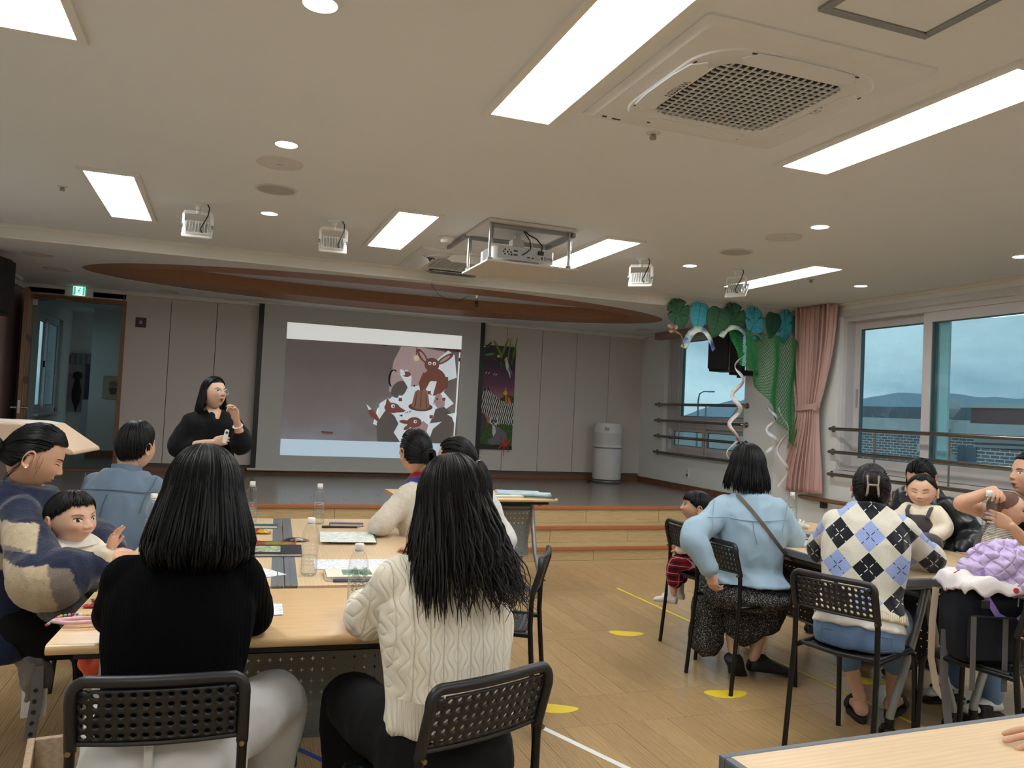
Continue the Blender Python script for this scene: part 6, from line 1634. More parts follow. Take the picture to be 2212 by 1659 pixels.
# ------------------------------------------------------------------ adults
SH = .775          # where along the torso the shoulders sit
def rowat(rows, t): Q = catmull(rows, 101); return Q[int(round(t*100))]
def adult(label, loc, rotz, head, lean=.06, tilt=0, twist=0, arms=None, legs=None, top=None, bottom=None, shoes=None, skin=None, fat=1.0, z0=.45, h=.60, hk=1.0, mouth=0, lids='open', look=0, fine=True, sleeve=1.0, cuff=True, hands=None, voxel=.010, deep=1.0, neckr=.05, curve=1.6, hipsx=1.0):
    """arms: {'L': (elbow, wrist), 'R': ...}; legs: {'L': (knee, ankle, toe direction), ...} in the person's frame"""
    P = Person(label, loc, rotz, 'person', skin)
    rows = torso_rows(lean, tilt, 1.0, z0, h, fat, deep, curve); P.rows = rows
    spine(P.body, grow(rows, -.012), 0, twist)
    hx, hy, hz, hyaw, hpit, hrol = head
    nb = rowat(rows, .96); hc = Vector((hx, hy, hz))
    limb(P.body, [tuple(Vector(nb[:3])-Vector((0, 0, .03))), tuple(Vector(nb[:3]).lerp(hc, .45)+Vector((0, -.012, 0))), tuple(hc+Vector((0, -.012, -.03)))], [neckr*1.1, neckr, neckr])
    sr = rowat(rows, SH); tw = R(twist*SH); P.sh = {}
    P.arms = {}
    for k, sx in (('L', -1), ('R', 1)):
        s = Vector((sr[0]+sx*.133*fat*math.cos(tw), sr[1]+sx*.133*math.sin(tw), sr[2]-.004)); P.sh[k] = s
        spec = (arms or {}).get(k) or (sx*.22, sr[1]+.02, sr[2]-.25)
        if not isinstance(spec[0], (tuple, list, Vector)): spec = (spec, (sx*.11, spec[1]+.21, max(.765, spec[2]-.015)))
        e, w = spec
        e, w = Vector(e), Vector(w); P.arms[k] = (s, e, w)
        limb(P.body, [tuple(s), tuple(s.lerp(e, .5)), tuple(e), tuple(e.lerp(w, .5)), tuple(w)], [.046, .042, .036, .033, .024])
        hd = (hands or {}).get(k) or {}
        fd = Vector(hd.get('dir', tuple((w-e).normalized()))); nm = Vector(hd.get('n', (0, 0, 1)))
        P.hand(tuple(w), fd, nm, hd.get('side', -sx), hd.get('scale', .95), **{q: hd[q] for q in ('curl', 'spread', 'thumb', 'bends') if q in hd})
    P.legs = {}
    for k, sx in (('L', -1), ('R', 1)):
        hp = Vector((sx*.088*hipsx, .01, z0+.085)); kn, an, td = (legs or {}).get(k) or ((sx*.125, .42, z0+.06), (sx*.12, .40, .085), (0, 1, 0))
        kn, an = Vector(kn), Vector(an); P.legs[k] = (hp, kn, an, td)
        limb(P.body, [tuple(hp), tuple(hp.lerp(kn, .5)), tuple(kn), tuple(kn.lerp(an, .4)), tuple(an)], [.072, .064, .048, .044, .030])
    M = P.head((hx, hy, hz), hyaw, hpit, hrol, hk, False, mouth, fine, lids, look)
    P.finish(voxel)
    if top: garment_top(P, rows, twist, fat=fat, sleeve=sleeve, **top)
    if bottom: garment_bottom(P, rows, z0, **bottom)
    if shoes is not None:
        for k in ('L', 'R'):
            hp, kn, an, td = P.legs[k]; m = MB(); foot(m, (an.x, an.y, 0), td, .24, .044, .062); v, f, n = fuse(m, .007, 2); mesh_obj('shoe', v, f, shoes, P.t)
    return P, M
def garment_top(P, rows, twist, mat, name='sweater', g=.016, hem=.06, neck=.95, sleeve=1.0, sr=(.056, .054, .050, .045, .036), amp=.005, sc=(9, 9, 5), seed=1, voxel=.010, fat=1.0, paint=None, hemflare=0, cuffs=None, gd=None, extra=None, it=5):
    m = MB(); rr = grow(rows, g, gd if gd is not None else g, hem, neck)
    if hemflare: rr[0] = (*rr[0][:3], rr[0][3]+hemflare, rr[0][4]+hemflare)
    spine(m, rr, 0, twist)
    for k in ('L', 'R'):
        s, e, w = P.arms[k]; se = s if True else s
        if sleeve >= 1: end = e.lerp(w, .93); pts = [s, s.lerp(e, .5), e, e.lerp(w, .5), end]; rd = sr
        elif sleeve < 0: end = s.lerp(e, .42); pts = [s, s.lerp(e, .2), end]; rd = sr[:3]
        else: end = e.lerp(w, sleeve); pts = [s, s.lerp(e, .5), e, end]; rd = sr[:len(pts)]
        limb(m, [tuple(q) for q in pts], list(rd))
        P.cuff = end
    if extra: extra(m)
    v, f, n = fuse(m, voxel, it)
    if amp: v = wrinkle(v, n, amp, sc, seed)
    at = None
    if paint is not None: at = np.array([paint(p) for p in v])
    o = mesh_obj(name, v, f, mat, P.t, attr=at); P.top = o; P.topv = v; return o
def garment_bottom(P, rows, z0, mat, name='trousers', g=.014, rise=.22, lr=(.094, .082, .066, .058, .046), amp=.004, seed=4, length=.97, voxel=.011, pel=1.0):
    m = MB(); rr = grow(rows, g, g, 0, rise); spine(m, rr)
    for k in ('L', 'R'):
        hp, kn, an, td = P.legs[k]; end = kn.lerp(an, length)
        limb(m, [tuple(hp), tuple(hp.lerp(kn, .5)), tuple(kn), tuple(kn.lerp(end, .45)), tuple(end)], list(lr))
    v, f, n = fuse(m, voxel, 4); v = wrinkle(v, n, amp, (8, 8, 8), seed); return mesh_obj(name, v, f, mat, P.t)
def on_back(P, x, z, off=.002, side=-1):
    """point on the rear (side -1) or front surface of the top garment at (x, z)"""
    v = P.topv; d = (v[:, 0]-x)**2+(v[:, 2]-z)**2; k = np.where(d < .016**2)[0]
    if len(k) == 0: k = np.argsort(d)[:6]
    y = v[k, 1].min() if side < 0 else v[k, 1].max(); return (x, y+side*off, z)
def seam(P, pts, r, mat, name='seam', side=-1, off=.001):
    MB().tube([on_back(P, x, z, off, side) for x, z in pts], r, 6).build(name, mat, P.t)

# ---- woman in the black ribbed sweater
def p_black():
    P, M = adult('woman in a black ribbed sweater with a chin-length black bob, seen from behind', (-.09, 2.17, 0), -3.7, (.045, .085, 1.137, -4, -10, 0), lean=.10, tilt=.02, fat=1.03, h=.575,
        arms={'L': (-.166, .21, .80), 'R': (.185, .235, .79)}, legs={'L': ((-.17, .40, .52), (-.16, .36, .08), (0, 1, 0)), 'R': ((.27, .30, .52), (.24, .36, .08), (.2, 1, 0))},
        top=dict(mat=M_blackrib, g=.020, hem=.25, neck=.94, amp=.004, sr=(.060, .058, .056, .050, .04), hemflare=.012), bottom=dict(mat=M_jeanw, g=.022, rise=.27, lr=(.105, .095, .08, .068, .056)), shoes=M_shoew, fine=False)
    def shape(az, s, l):
        t = s/.19; dr = .036*math.sin(min(1, t*1.1)*1.5)-(.05*(t-.78)/.22*(.5+l) if t > .78 else 0); return dr, 0, 0
    hair_fall(M, lambda az: .185 if abs(az) < 70 else .17, shape, n=760, r0=.0052, seed=11, part=0, parent=P.t, fine=240, jit=.006, lift=1.15, front_az=105, endjit=.10)
    # waistband, belt loop and back pocket seams of the jeans
    for x in (-.02,): MB().b2((x-.009, -.158, .53), (x+.009, -.128, .60)).build('belt_loop', M_jeanw, P.t, smooth=None, bev=.003)
p_black()
# ---- woman in the cream cable-knit sweater
def p_cream():
    P, M = adult('woman in a cream cable-knit sweater with long loose dark hair, seen from behind', (.592, 2.04, 0), 10, (.008, .05, 1.145, -2, -14, 0), lean=.07, fat=1.0,
        arms={'L': (-.165, .17, .825), 'R': (.172, .16, .83)}, top=dict(mat=M_cable, name='cable_knit_sweater', g=.024, hem=.24, neck=.94, amp=.006, sr=(.062, .062, .062, .056, .042)), bottom=dict(mat=M_blkp, g=.014, rise=.26, lr=(.092, .092, .08, .068, .056)), shoes=M_shoe, fine=False)
    def shape(az, s, l):
        t = s/.30; a = abs(az)
        dr = .026*math.sin(min(1, t*1.4)*1.57)-.015*t+.035*t*t*l; dy = -.055*t*(1 if a < 95 else .3); return dr, dy, .015*t*t*math.sin(R(az))
    hair_fall(M, lambda az: .30-(.05 if abs(az) > 85 else 0)-.00*abs(az), shape, n=820, r0=.0050, seed=5, part=0, parent=P.t, mat=M_hairb, fine=420, jit=.011, wave=.022, wavef=1.2, endjit=.30, lift=1.10, front_az=110)
p_cream()
# ---- woman with the striped collar
def p_bun():
    P = Person('x', (0, 0, 0), 0); bpy.data.objects.remove(P.t)
    Wp = Person.__new__(Person); loc, rz = (1.06, 4.13, 0), 38; Wp.Mi = (Matrix.Translation(loc) @ Matrix.Rotation(R(rz), 4, 'Z')).inverted()
    hc = Wp.W(.955, 4.14, 1.165); el = Wp.W(.775, 4.03, .80); wr = Wp.W(.80, 4.24, .765)
    def paint(p):
        z = p[2]+.25*p[1]
        if z > 1.045: return S(146, 28, 44)[:3]
        x = abs(p[0])
        if .095 < x < .125 and p[2] > .90: return S(36, 60, 150)[:3]
        return S(226, 216, 200)[:3]
    P, M = adult('woman with tied-up hair and a cream sweater with red collar and blue trim', loc, rz, (*hc, -22, -2, 0), lean=.06, tilt=-.02, arms={'L': (el, wr), 'R': None}, hands={'L': dict(dir=tuple(Vector(Wp.W(.80, 4.40, .755))-Vector(wr)), n=(0, 0, 1), curl=(.3, .4, .4, .45, .5))},
        top=dict(mat=M_paintk, g=.022, neck=.985, sr=(.058, .058, .058, .052, .04), paint=paint), bottom=dict(mat=M_blkp), shoes=M_shoe, fine=False)
    nb = rowat(P.rows, .95); m = MB(); ring = [(nb[0]+.078*math.cos(2*math.pi*i/24), nb[1]+.070*math.sin(2*math.pi*i/24)-.004, nb[2]) for i in range(25)]
    m.loft([[(x, y, z-.03), (x*1.12, y*1.1-.002, z-.02), (x*1.0, y, z+.03), (x*.93, y, z+.028)] for x, y, z in ring], caps=False); m.build('collar', fabric('red_rib', S(160, 30, 48)), P.t, smooth=40)
    def bun(H, T):
        for i in range(60):
            a = H.r.uniform(0, 6.28); r = .03*H.r.uniform(.6, 1.1); pts = []
            for q in range(9):
                t = a+q*.7; pts.append((T.x+r*math.cos(t), T.y-.028+.02*math.sin(t*1.3+i), T.z+.002+r*1.25*math.sin(t)))
            H.lock(pts, .005, 5, 14, .5)
    hair_tied(M, (6, -12), parent=P.t, extra=bun, seed=6, mat=M_hair, nape=-30)
    T = M @ scalp(6, -10, 1.16); MB().tube([T+Vector((.024*math.cos(q), .004, .024*math.sin(q))) for q in [i*.5 for i in range(9)]], .004, 6).build('hair_tie', plain('pink_silver_tie', S(206, 180, 186), .35), P.t)
p_bun()
# ---- woman with the ponytail
def p_pony():
    loc, rz = (1.125, 3.50, 0), 42; Wp = Person.__new__(Person); Wp.Mi = (Matrix.Translation(loc) @ Matrix.Rotation(R(rz), 4, 'Z')).inverted()
    P, M = adult('woman in a pale grey sweater with a low ponytail held by a silver clip', loc, rz, (*Wp.W(1.01, 3.54, 1.15), 0, -4, 0), lean=.05, tilt=-.02, arms={'R': (Wp.W(1.25, 3.50, .79), Wp.W(1.06, 3.66, .77)), 'L': (Wp.W(.98, 3.36, .78), Wp.W(.86, 3.55, .765))}, top=dict(mat=M_greyk, g=.020, sr=(.057, .056, .055, .05, .04)), bottom=dict(mat=M_blkp), shoes=M_shoe, fine=False)
    def tail(H, T):
        for i in range(110):
            a = H.r.uniform(0, 6.28); r = .016*math.sqrt(H.r.random()); L = .25*(1-.2*H.r.random()); pts = []
            for q in range(8):
                t = q/7; w = 1+1.3*math.sin(math.pi*min(1, t*1.15)); pts.append((T.x+r*math.cos(a)*w+.01*t, T.y-.02-.045*math.sin(t*1.6), T.z+r*math.sin(a)*w*.6-L*t*t*.35-L*t*.65))
            H.lock(pts, .0052, 5, 14, .15)
    hair_tied(M, (4, 2), parent=P.t, extra=tail, seed=8, nape=-30)
    T = M @ Vector(scalp(4, 2, 1.15)); MB().tube([T+Vector((-.018, 0, 0)), T+Vector((.018, 0, .004))], .007, 8).build('hair_clip', M_steel, P.t)
p_pony()
# ---- person in the blue denim shirt
def p_denim():
    loc, rz = (-.47, 4.42, 0), -24
    P, M = adult('person with short black hair in a blue denim shirt, seen from behind', loc, rz, (.035, .075, 1.135, -14, 4, 0), lean=.07, fat=1.06, h=.575, arms={'L': (-.205, .14, .77), 'R': (.205, .17, .78)}, top=dict(mat=M_denim, name='denim_shirt', g=.030, hem=.02, neck=.955, amp=.008, sc=(7, 7, 4), sr=(.064, .066, .064, .058, .045)), bottom=dict(mat=M_blkp), shoes=M_shoe, skin=M_skinl, fine=False, neckr=.053)
    seam(P, [(-.19+.38*i/12, .915+.012*math.sin(i*.26)) for i in range(13)], .0022, M_thread, 'yoke_seam')
    for s in (-1, 1): seam(P, [(s*(.185-.004*i), .99-.024*i) for i in range(8)], .002, M_thread, 'sleeve_seam')
    seam(P, [(.0, .905), (-.012, .86), (-.02, .80), (-.024, .73)], .0025, M_thread, 'back_pleat')
    nb = rowat(P.rows, .965); m = MB(); ring = []
    for i in range(25): a = 2*math.pi*i/24; ring.append((nb[0]+.074*math.cos(a), nb[1]+.066*math.sin(a)-.004, nb[2]+.0+.012*math.sin(a)*-1))
    m.loft([[(x, y, z-.025), (x*1.03, y*1.0, z-.03), (x*.97, y, z+.024), (x*.93, y, z+.022)] for x, y, z in ring], caps=False); m.build('collar', M_denim, P.t, smooth=40)
    def ends(az):
        a = abs(az)
        return -34 if a < 55 else (-34+(a-55)/45*34 if a < 100 else (0+(a-100)/30*30 if a < 130 else 24))
    hair_short(M, ends, n=620, r0=.0055, seed=9, parent=P.t, lift=1.10, crown=(0, 80), tip=.1, jit=14)
p_denim()
# ---- mother in the navy sweater
def p_navy():
    loc, rz = (-.735, 3.42, 0), -82; Wp = Person.__new__(Person); Wp.Mi = (Matrix.Translation(loc) @ Matrix.Rotation(R(rz), 4, 'Z')).inverted()
    navy, beige, grey = S(28, 38, 66)[:3], S(196, 178, 148)[:3], S(128, 118, 108)[:3]
    el, wr = Vector(Wp.W(-.535, 3.03, .765)), Vector(Wp.W(-.375, 3.07, .808))
    sh = Vector((.15, .03, .92))
    def paint(p):
        q = Vector(p); n = noise.noise(q*40)*.008+noise.noise(q*12)*.01
        sleeve = min((q-(sh.lerp(el, t))).length for t in (.3, .45, .6, .75, .9, 1)) < .125 or min((q-(el.lerp(wr, t))).length for t in (.2, .4, .6, .8, 1)) < .115
        sleeve = sleeve and p[0] > .12
        if sleeve and p[2] < .86:
            d = (q-el).dot((wr-el).normalized())+n
            # from the elbow: beige, then grey, then navy towards the cuff
            if p[2]+n > .825: return navy
            return beige if d < .015 else (grey if d < .088 else navy)
        z = p[2]+n+.1*p[1]
        if .80 < z < .945 and p[1] < .12 and (p[0] > .0): return beige if z > .875 else grey
        return navy
    P, M = adult('woman in a fuzzy navy sweater with beige and grey blocks, holding a baby', loc, rz, (*Wp.W(-.652, 3.385, 1.152), 3, -26, 0), lean=.075, fat=1.1, deep=1.18, arms={'R': (el, wr), 'L': (Wp.W(-.50, 3.62, .80), Wp.W(-.36, 3.40, .80))},
        hands={'R': dict(dir=tuple(Vector(Wp.W(-.275, 3.13, .835))-wr), n=(.6, -.2, .8), curl=(.15, .25, .28, .3, .35), thumb=.35, scale=.92)},
        top=dict(mat=M_paintk, g=.034, hem=.02, neck=.985, amp=.006, sr=(.068, .078, .098, .088, .046), paint=paint, voxel=.008), bottom=dict(mat=M_blkp, g=.03, lr=(.12, .11, .09, .075, .06)), shoes=M_shoe, lids='down', skin=M_skin)
    def bun(H, T):
        for i in range(70):
            a = H.r.uniform(0, 6.28); r = .034*H.r.uniform(.5, 1.1); pts = []
            for q in range(9): t = a+q*.7; pts.append((T.x+.02*math.sin(t*1.4+i), T.y-.03+r*math.cos(t), T.z-.01+r*1.2*math.sin(t)))
            H.lock(pts, .0055, 5, 14, .5)
        for i in range(8):
            A = scalp(78, 0, 1.02); H.lock([tuple(A+Vector((.006, -.006*k, -.03*k)) + Vector((0, H.r.gauss(0, .004), 0))) for k in range(5)], .0011, 3, 9)
    hair_tied(M, (0, -14), parent=P.t, extra=bun, seed=12, n=420, r0=.0052, side=12, front=36, nape=-32)
    e = M @ Vector((.088, -.006, -.043)); MB().lathe([(0, -.005), (.005, 0), (0, .005)], 8, Matrix.Translation(e)).build('earring', plain('pearl', S(236, 232, 226), .15), P.t)
    # knit cuff ribs at the neck
p_navy()
# ---- woman in the pale denim shirt
def p_pale():
    loc, rz = (2.745, 3.70, 0), -40; Wp = Person.__new__(Person); Wp.Mi = (Matrix.Translation(loc) @ Matrix.Rotation(R(rz), 4, 'Z')).inverted()
    P, M = adult('woman in a pale denim shirt and speckled long skirt with a bob, seen from behind', loc, rz, (*Wp.W(2.755, 3.765, 1.152), 34, 2, 0), lean=.04, fat=1.02, h=.575, twist=8,
        arms={'L': (Wp.W(2.36, 3.66, .79), Wp.W(2.43, 3.60, .63)), 'R': (.215, .12, .77)}, hands={'L': dict(dir=(.2, 0, -1), n=(-.6, -.7, 0), curl=(.4, .5, .5, .5, .5))},
        legs={'L': ((-.14, .28, .47), (-.06, .02, .12), (.6, -.4, 0)), 'R': ((.12, .30, .48), (.04, .10, .10), (.5, .6, 0))},
        top=dict(mat=M_denl, name='denim_shirt', g=.034, hem=.20, neck=.955, amp=.009, sc=(7, 7, 5), sr=(.066, .070, .072, .064, .05), hemflare=.04), skin=M_skin)
    # long skirt: draped volume over the lap, falling low on the left
    m = MB(); spine(m, [(0, 0, .41, .19, .16), (0, .0, .465, .232, .20), (0, 0, .52, .19, .15), (0, 0, .555, .14, .10)])
    limb(m, [(-.09, .05, .50), (-.17, .20, .47), (-.20, .26, .40)], [.12, .11, .09]); limb(m, [(.09, .05, .50), (.13, .20, .49), (.14, .32, .46)], [.12, .11, .09])
    limb(m, [(-.17, .16, .44), (-.22, .12, .30), (-.22, .08, .17)], [.10, .10, .09]); limb(m, [(-.04, .16, .40), (-.02, .12, .27)], [.13, .11]); limb(m, [(.10, .16, .42), (.09, .14, .32)], [.12, .09])
    cloth('skirt', m, P.t, M_skirt, .010, 4, .012, (11, 11, 4), 7)
    # shoes: one heel up with the sole showing
    for k, an, d, tiltx in (('L', (-.07, .0), (.15, .55), 62), ('R', (.06, .12), (.7, .4), 8)):
        f_ = MB(); foot(f_, (0, 0, 0), (0, 1, 0), .26, .054, .072); v, ff, n = fuse(f_, .007, 2)
        a = math.atan2(-d[0], d[1]); Mx = Matrix.Translation((an[0], an[1], .02 if k == 'R' else .055)) @ Matrix.Rotation(a, 4, 'Z') @ Matrix.Rotation(R(-tiltx*.7), 4, 'X'); mesh_obj('shoe', xf(Mx, v), ff, M_shoe, P.t)
    seam(P, [(-.2+.4*i/12, .885+.006*math.cos(i*.5)) for i in range(13)], .0022, M_threadl, 'yoke_seam')
    seam(P, [(.02, .88), (.03, .82), (.05, .76)], .0026, M_threadl, 'back_pleat')
    for s in (-1, 1): seam(P, [(s*(.19-.003*i), .98-.022*i) for i in range(8)], .002, M_threadl, 'sleeve_seam')
    st = [on_back(P, -.07+.30*i/14, 1.01-.36*i/14-.03*math.sin(math.pi*i/14)*-1, .005) for i in range(15)]
    MB().tube(st, .011, 6, flat=.22, up=(0, -1, 0)).build('crossbody_strap', M_strap, P.t)
    nb = rowat(P.rows, .965); m = MB(); ring = [(nb[0]+.075*math.cos(2*math.pi*i/24), nb[1]+.066*math.sin(2*math.pi*i/24)-.004, nb[2]) for i in range(25)]
    m.loft([[(x, y, z-.03), (x*1.04, y, z-.034), (x*.98, y, z+.022), (x*.94, y, z+.02)] for x, y, z in ring], caps=False); m.build('collar', M_denl, P.t, smooth=40)
    def shape(az, s, l): t = s/.13; return .030*math.sin(min(1, t)*1.5)-(.014*(t-.7)/.3 if t > .7 else 0), 0, 0
    hair_fall(M, lambda az: .125 if abs(az) < 70 else .115, shape, n=620, r0=.0055, seed=15, part=0, parent=P.t, fine=120, jit=.004, lift=1.13, front_az=104, endjit=.05)
p_pale()
# ---- woman in the argyle sweater
def p_argyle():
    loc, rz = (2.70, 2.84, 0), -47; Wp = Person.__new__(Person); Wp.Mi = (Matrix.Translation(loc) @ Matrix.Rotation(R(rz), 4, 'Z')).inverted()
    P, M = adult('woman in a black, blue and cream argyle sweater with a claw clip in her hair', loc, rz, (*Wp.W(2.885, 2.985, 1.112), 6, -12, 0), lean=.20, tilt=.02, fat=1.0, twist=6, arms={'R': (Wp.W(3.20, 2.93, .79), Wp.W(3.14, 3.08, .77)), 'L': (Wp.W(2.80, 3.20, .80), Wp.W(2.98, 3.26, .77))},
        legs={'L': ((-.13, .38, .48), (Wp.W(2.96, 3.09, .10)), (-.25, .9, 0)), 'R': ((.14, .40, .48), (Wp.W(3.17, 3.10, .10)), (.2, .9, 0))},
        top=dict(mat=M_argyle, name='argyle_sweater', g=.030, hem=.25, neck=.95, amp=.006, sr=(.064, .066, .070, .064, .05), hemflare=.022), bottom=dict(mat=M_jean, name='jeans', g=.018, rise=.22, length=.55, lr=(.102, .094, .075, .064, .06)), skin=M_skin, fine=False, curve=1.35)
    m = MB(); spine(m, grow(P.rows, .032, .032, .16, .29)); cloth('white_shirt', m, P.t, M_wht, .010, 4, .006, (8, 8, 6), 3)
    m = MB(); rr = grow(P.rows, .052, .052, .22, .28); spine(m, rr); cloth('knit_hem', m, P.t, rib_mat('cream_rib', S(226, 214, 190), 120), .009, 3, 0)
    for s in (-1, 1):
        q = MB(); x0 = s*.085; y0 = -.137
        q.tube([(x0-.055, y0+.012, .52), (x0+.055, y0+.012, .52), (x0+.05, y0+.004, .47), (x0, y0+.002, .455), (x0-.05, y0+.004, .47), (x0-.055, y0+.012, .52)], .002, 5).build('pocket_seam', M_thread, P.t)
    for k in ('L', 'R'):
        hp, kn, an, td = P.legs[k]; d = Vector(td).normalized(); m = MB(); foot(m, (an.x, an.y, 0), td, .225, .040, .055, .028); v, f, n = fuse(m, .007, 2); mesh_obj('foot', v, f, M_skin, P.t, attr=np.tile([[0, 0, .2]], (len(v), 1)))
        so = MB(); sd = Vector((d.y, -d.x, 0)); c = Vector((an.x, an.y, 0))+d*.06
        P2 = [(w*math.cos(a)*(.046 if math.sin(a) > 0 else .04), .13*math.sin(a)) for a, w in [(2*math.pi*i/20, 1) for i in range(20)]]
        Mx = Matrix((( sd.x, d.x, 0, c.x), (sd.y, d.y, 0, c.y), (0, 0, 1, 0), (0, 0, 0, 1))); so.prism(P2, .028, Mx); s_ = so.build('slide_sandal', M_shoe, P.t, smooth=40, bev=.006)
        b = MB(); rings = []
        for i in range(9): a = R(-10+200*i/8); rings.append([tuple(Mx @ Vector((.050*math.cos(a), .035+o, .022+.062*max(0, math.sin(a))))) for o in (-.03, .03)]+[tuple(Mx @ Vector((.044*math.cos(a), .035+o, .020+.056*max(0, math.sin(a))))) for o in (.03, -.03)])
        b.loft(rings); b.build('sandal_band', M_shoe, s_, smooth=40)
    def twist_(H, T):
        for i in range(90):
            x = H.r.gauss(0, .014); pts = []
            for q in range(8): t = q/7; pts.append((x*(1+.5*math.sin(t*3)), T.y-.012-.026*math.sin(math.pi*t)+H.r.gauss(0, .002), T.z-.06+.115*t))
            H.lock(pts, .0055, 5, 12, .3)
    hair_tied(M, (0, 6), parent=P.t, extra=twist_, seed=17, n=420, mat=M_hairb, r0=.006, nape=-36)
    c = plain('taupe_claw', S(150, 134, 116), .35)
    T = M.to_3x3(); o = M @ Vector(scalp(0, 0, 1.22)); clip = thing('hair_claw_clip', None, None); clip.parent = P.t
    for sx in (-1, 1):
        MB().tube([o+T @ Vector((sx*.026, .01, -.045)), o+T @ Vector((sx*.024, -.02, -.04)), o+T @ Vector((sx*.02, -.026, 0)), o+T @ Vector((sx*.024, -.018, .042)), o+T @ Vector((sx*.028, .01, .045))], .0055, 6).build('claw_side', c, clip)
    MB().tube([o+T @ Vector((-.022, -.026, 0)), o+T @ Vector((.022, -.026, 0))], .005, 6).build('hinge', c, clip)
p_argyle()
# ---- woman in the black jacket behind the baby
def p_jacket():
    loc, rz = (4.16, 3.86, 0), 105; Wp = Person.__new__(Person); Wp.Mi = (Matrix.Translation(loc) @ Matrix.Rotation(R(rz), 4, 'Z')).inverted()
    P, M = adult('woman in a black nylon jacket sitting behind the baby in dungarees', loc, rz, (*Wp.W(4.06, 3.80, 1.115), 8, -28, 0), lean=.09, fat=1.12, arms={'L': (Wp.W(4.24, 3.57, .78), Wp.W(4.08, 3.50, .72)), 'R': (Wp.W(3.98, 4.05, .80), Wp.W(3.86, 3.78, .80))}, top=dict(mat=M_jacket, name='jacket', g=.038, hem=.0, neck=.97, amp=.014, sc=(7, 7, 6), sr=(.068, .075, .078, .07, .05)), bottom=dict(mat=M_blkp), shoes=M_shoe, lids='down')
    def tail(H, T):
        for i in range(16):
            A = scalp(H.r.choice((-1, 1))*H.r.uniform(80, 110), 0, 1.02); H.lock([tuple(A+Vector((H.r.gauss(0, .004)*k, .003*k, -.035*k))) for k in range(4)], .0025, 4, 8)
    hair_tied(M, (0, -8), parent=P.t, extra=tail, seed=19, front=34, side=4)
p_jacket()
# ---- woman with the baby carrier
def p_carrier():
    loc, rz = (4.07, 3.05, 0), 86; Wp = Person.__new__(Person); Wp.Mi = (Matrix.Translation(loc) @ Matrix.Rotation(R(rz), 4, 'Z')).inverted()
    wl, wr = Wp.W(3.685, 2.90, .955), Wp.W(3.70, 3.01, 1.120)
    P, M = adult('woman in a black tee with a grey baby carrier, twisting open a water bottle', loc, rz, (*Wp.W(4.01, 3.055, 1.195), -10, 4, 0), lean=.045, fat=1.06, mouth=.75, sleeve=-1, arms={'L': (Wp.W(3.87, 2.89, .80), wl), 'R': (Wp.W(3.60, 3.12, 1.035), wr)},
        hands={'L': dict(dir=tuple(Vector(Wp.W(3.585, 2.945, 1.005))-Vector(wl)), n=tuple(Wp.Mi.to_3x3() @ Vector((-.45, -.85, .1))), curl=(.35, .55, .55, .55, .55), thumb=.3, scale=.9), 'R': dict(dir=tuple(Vector(Wp.W(3.62, 2.93, 1.112))-Vector(wr)), n=tuple(Wp.Mi.to_3x3() @ Vector((-.3, -.4, .85))), curl=(.5, .8, .8, .8, .8), scale=.9)},
        top=dict(mat=M_blkt, name='tee', g=.012, neck=.955, sr=(.056, .056, .056), amp=.003), bottom=dict(mat=M_jean, name='jeans'), look=-.5)
    for k in ('L', 'R'):
        hp, kn, an, td = P.legs[k]; m = MB(); foot(m, (an.x, an.y, 0), td, .22, .04, .055, .03); v, f, n = fuse(m, .007, 2); mesh_obj('sock', v, f, M_sock, P.t)
        m = MB(); foot(m, (an.x, an.y, 0), td, .25, .05, .03); m.b2((an.x-.052, an.y+.04, .02), (an.x+.052, an.y+.11, .075)); v, f, n = fuse(m, .008, 3); mesh_obj('slide_sandal', v, f, M_shoe, P.t)
    # carrier: front panel round the baby and shoulder straps
    m = MB(); spine(m, [(0, .14, .58, .17, .07), (0, .19, .68, .185, .10), (0, .20, .80, .175, .105), (0, .18, .90, .15, .085)]); limb(m, [(-.17, .02, .60), (-.12, .12, .60), (.12, .12, .60), (.17, .02, .60)], [.05, .055, .055, .05])
    cloth('carrier_panel', m, P.t, M_carrier, .010, 4, .006, (8, 8, 6), 5)
    for s in (-1, 1):
        m = MB(); limb(m, [(s*.14, .16, .88), (s*.135, .12, .98), (s*.115, .03, 1.045), (s*.12, -.06, 1.02), (s*.12, -.12, .88)], [.034]*5); cloth('carrier_strap', m, P.t, M_carrier, .009, 3, .003)
    hair_tied(M, (0, -6), parent=P.t, seed=21, front=40, side=6, n=340)
p_carrier()
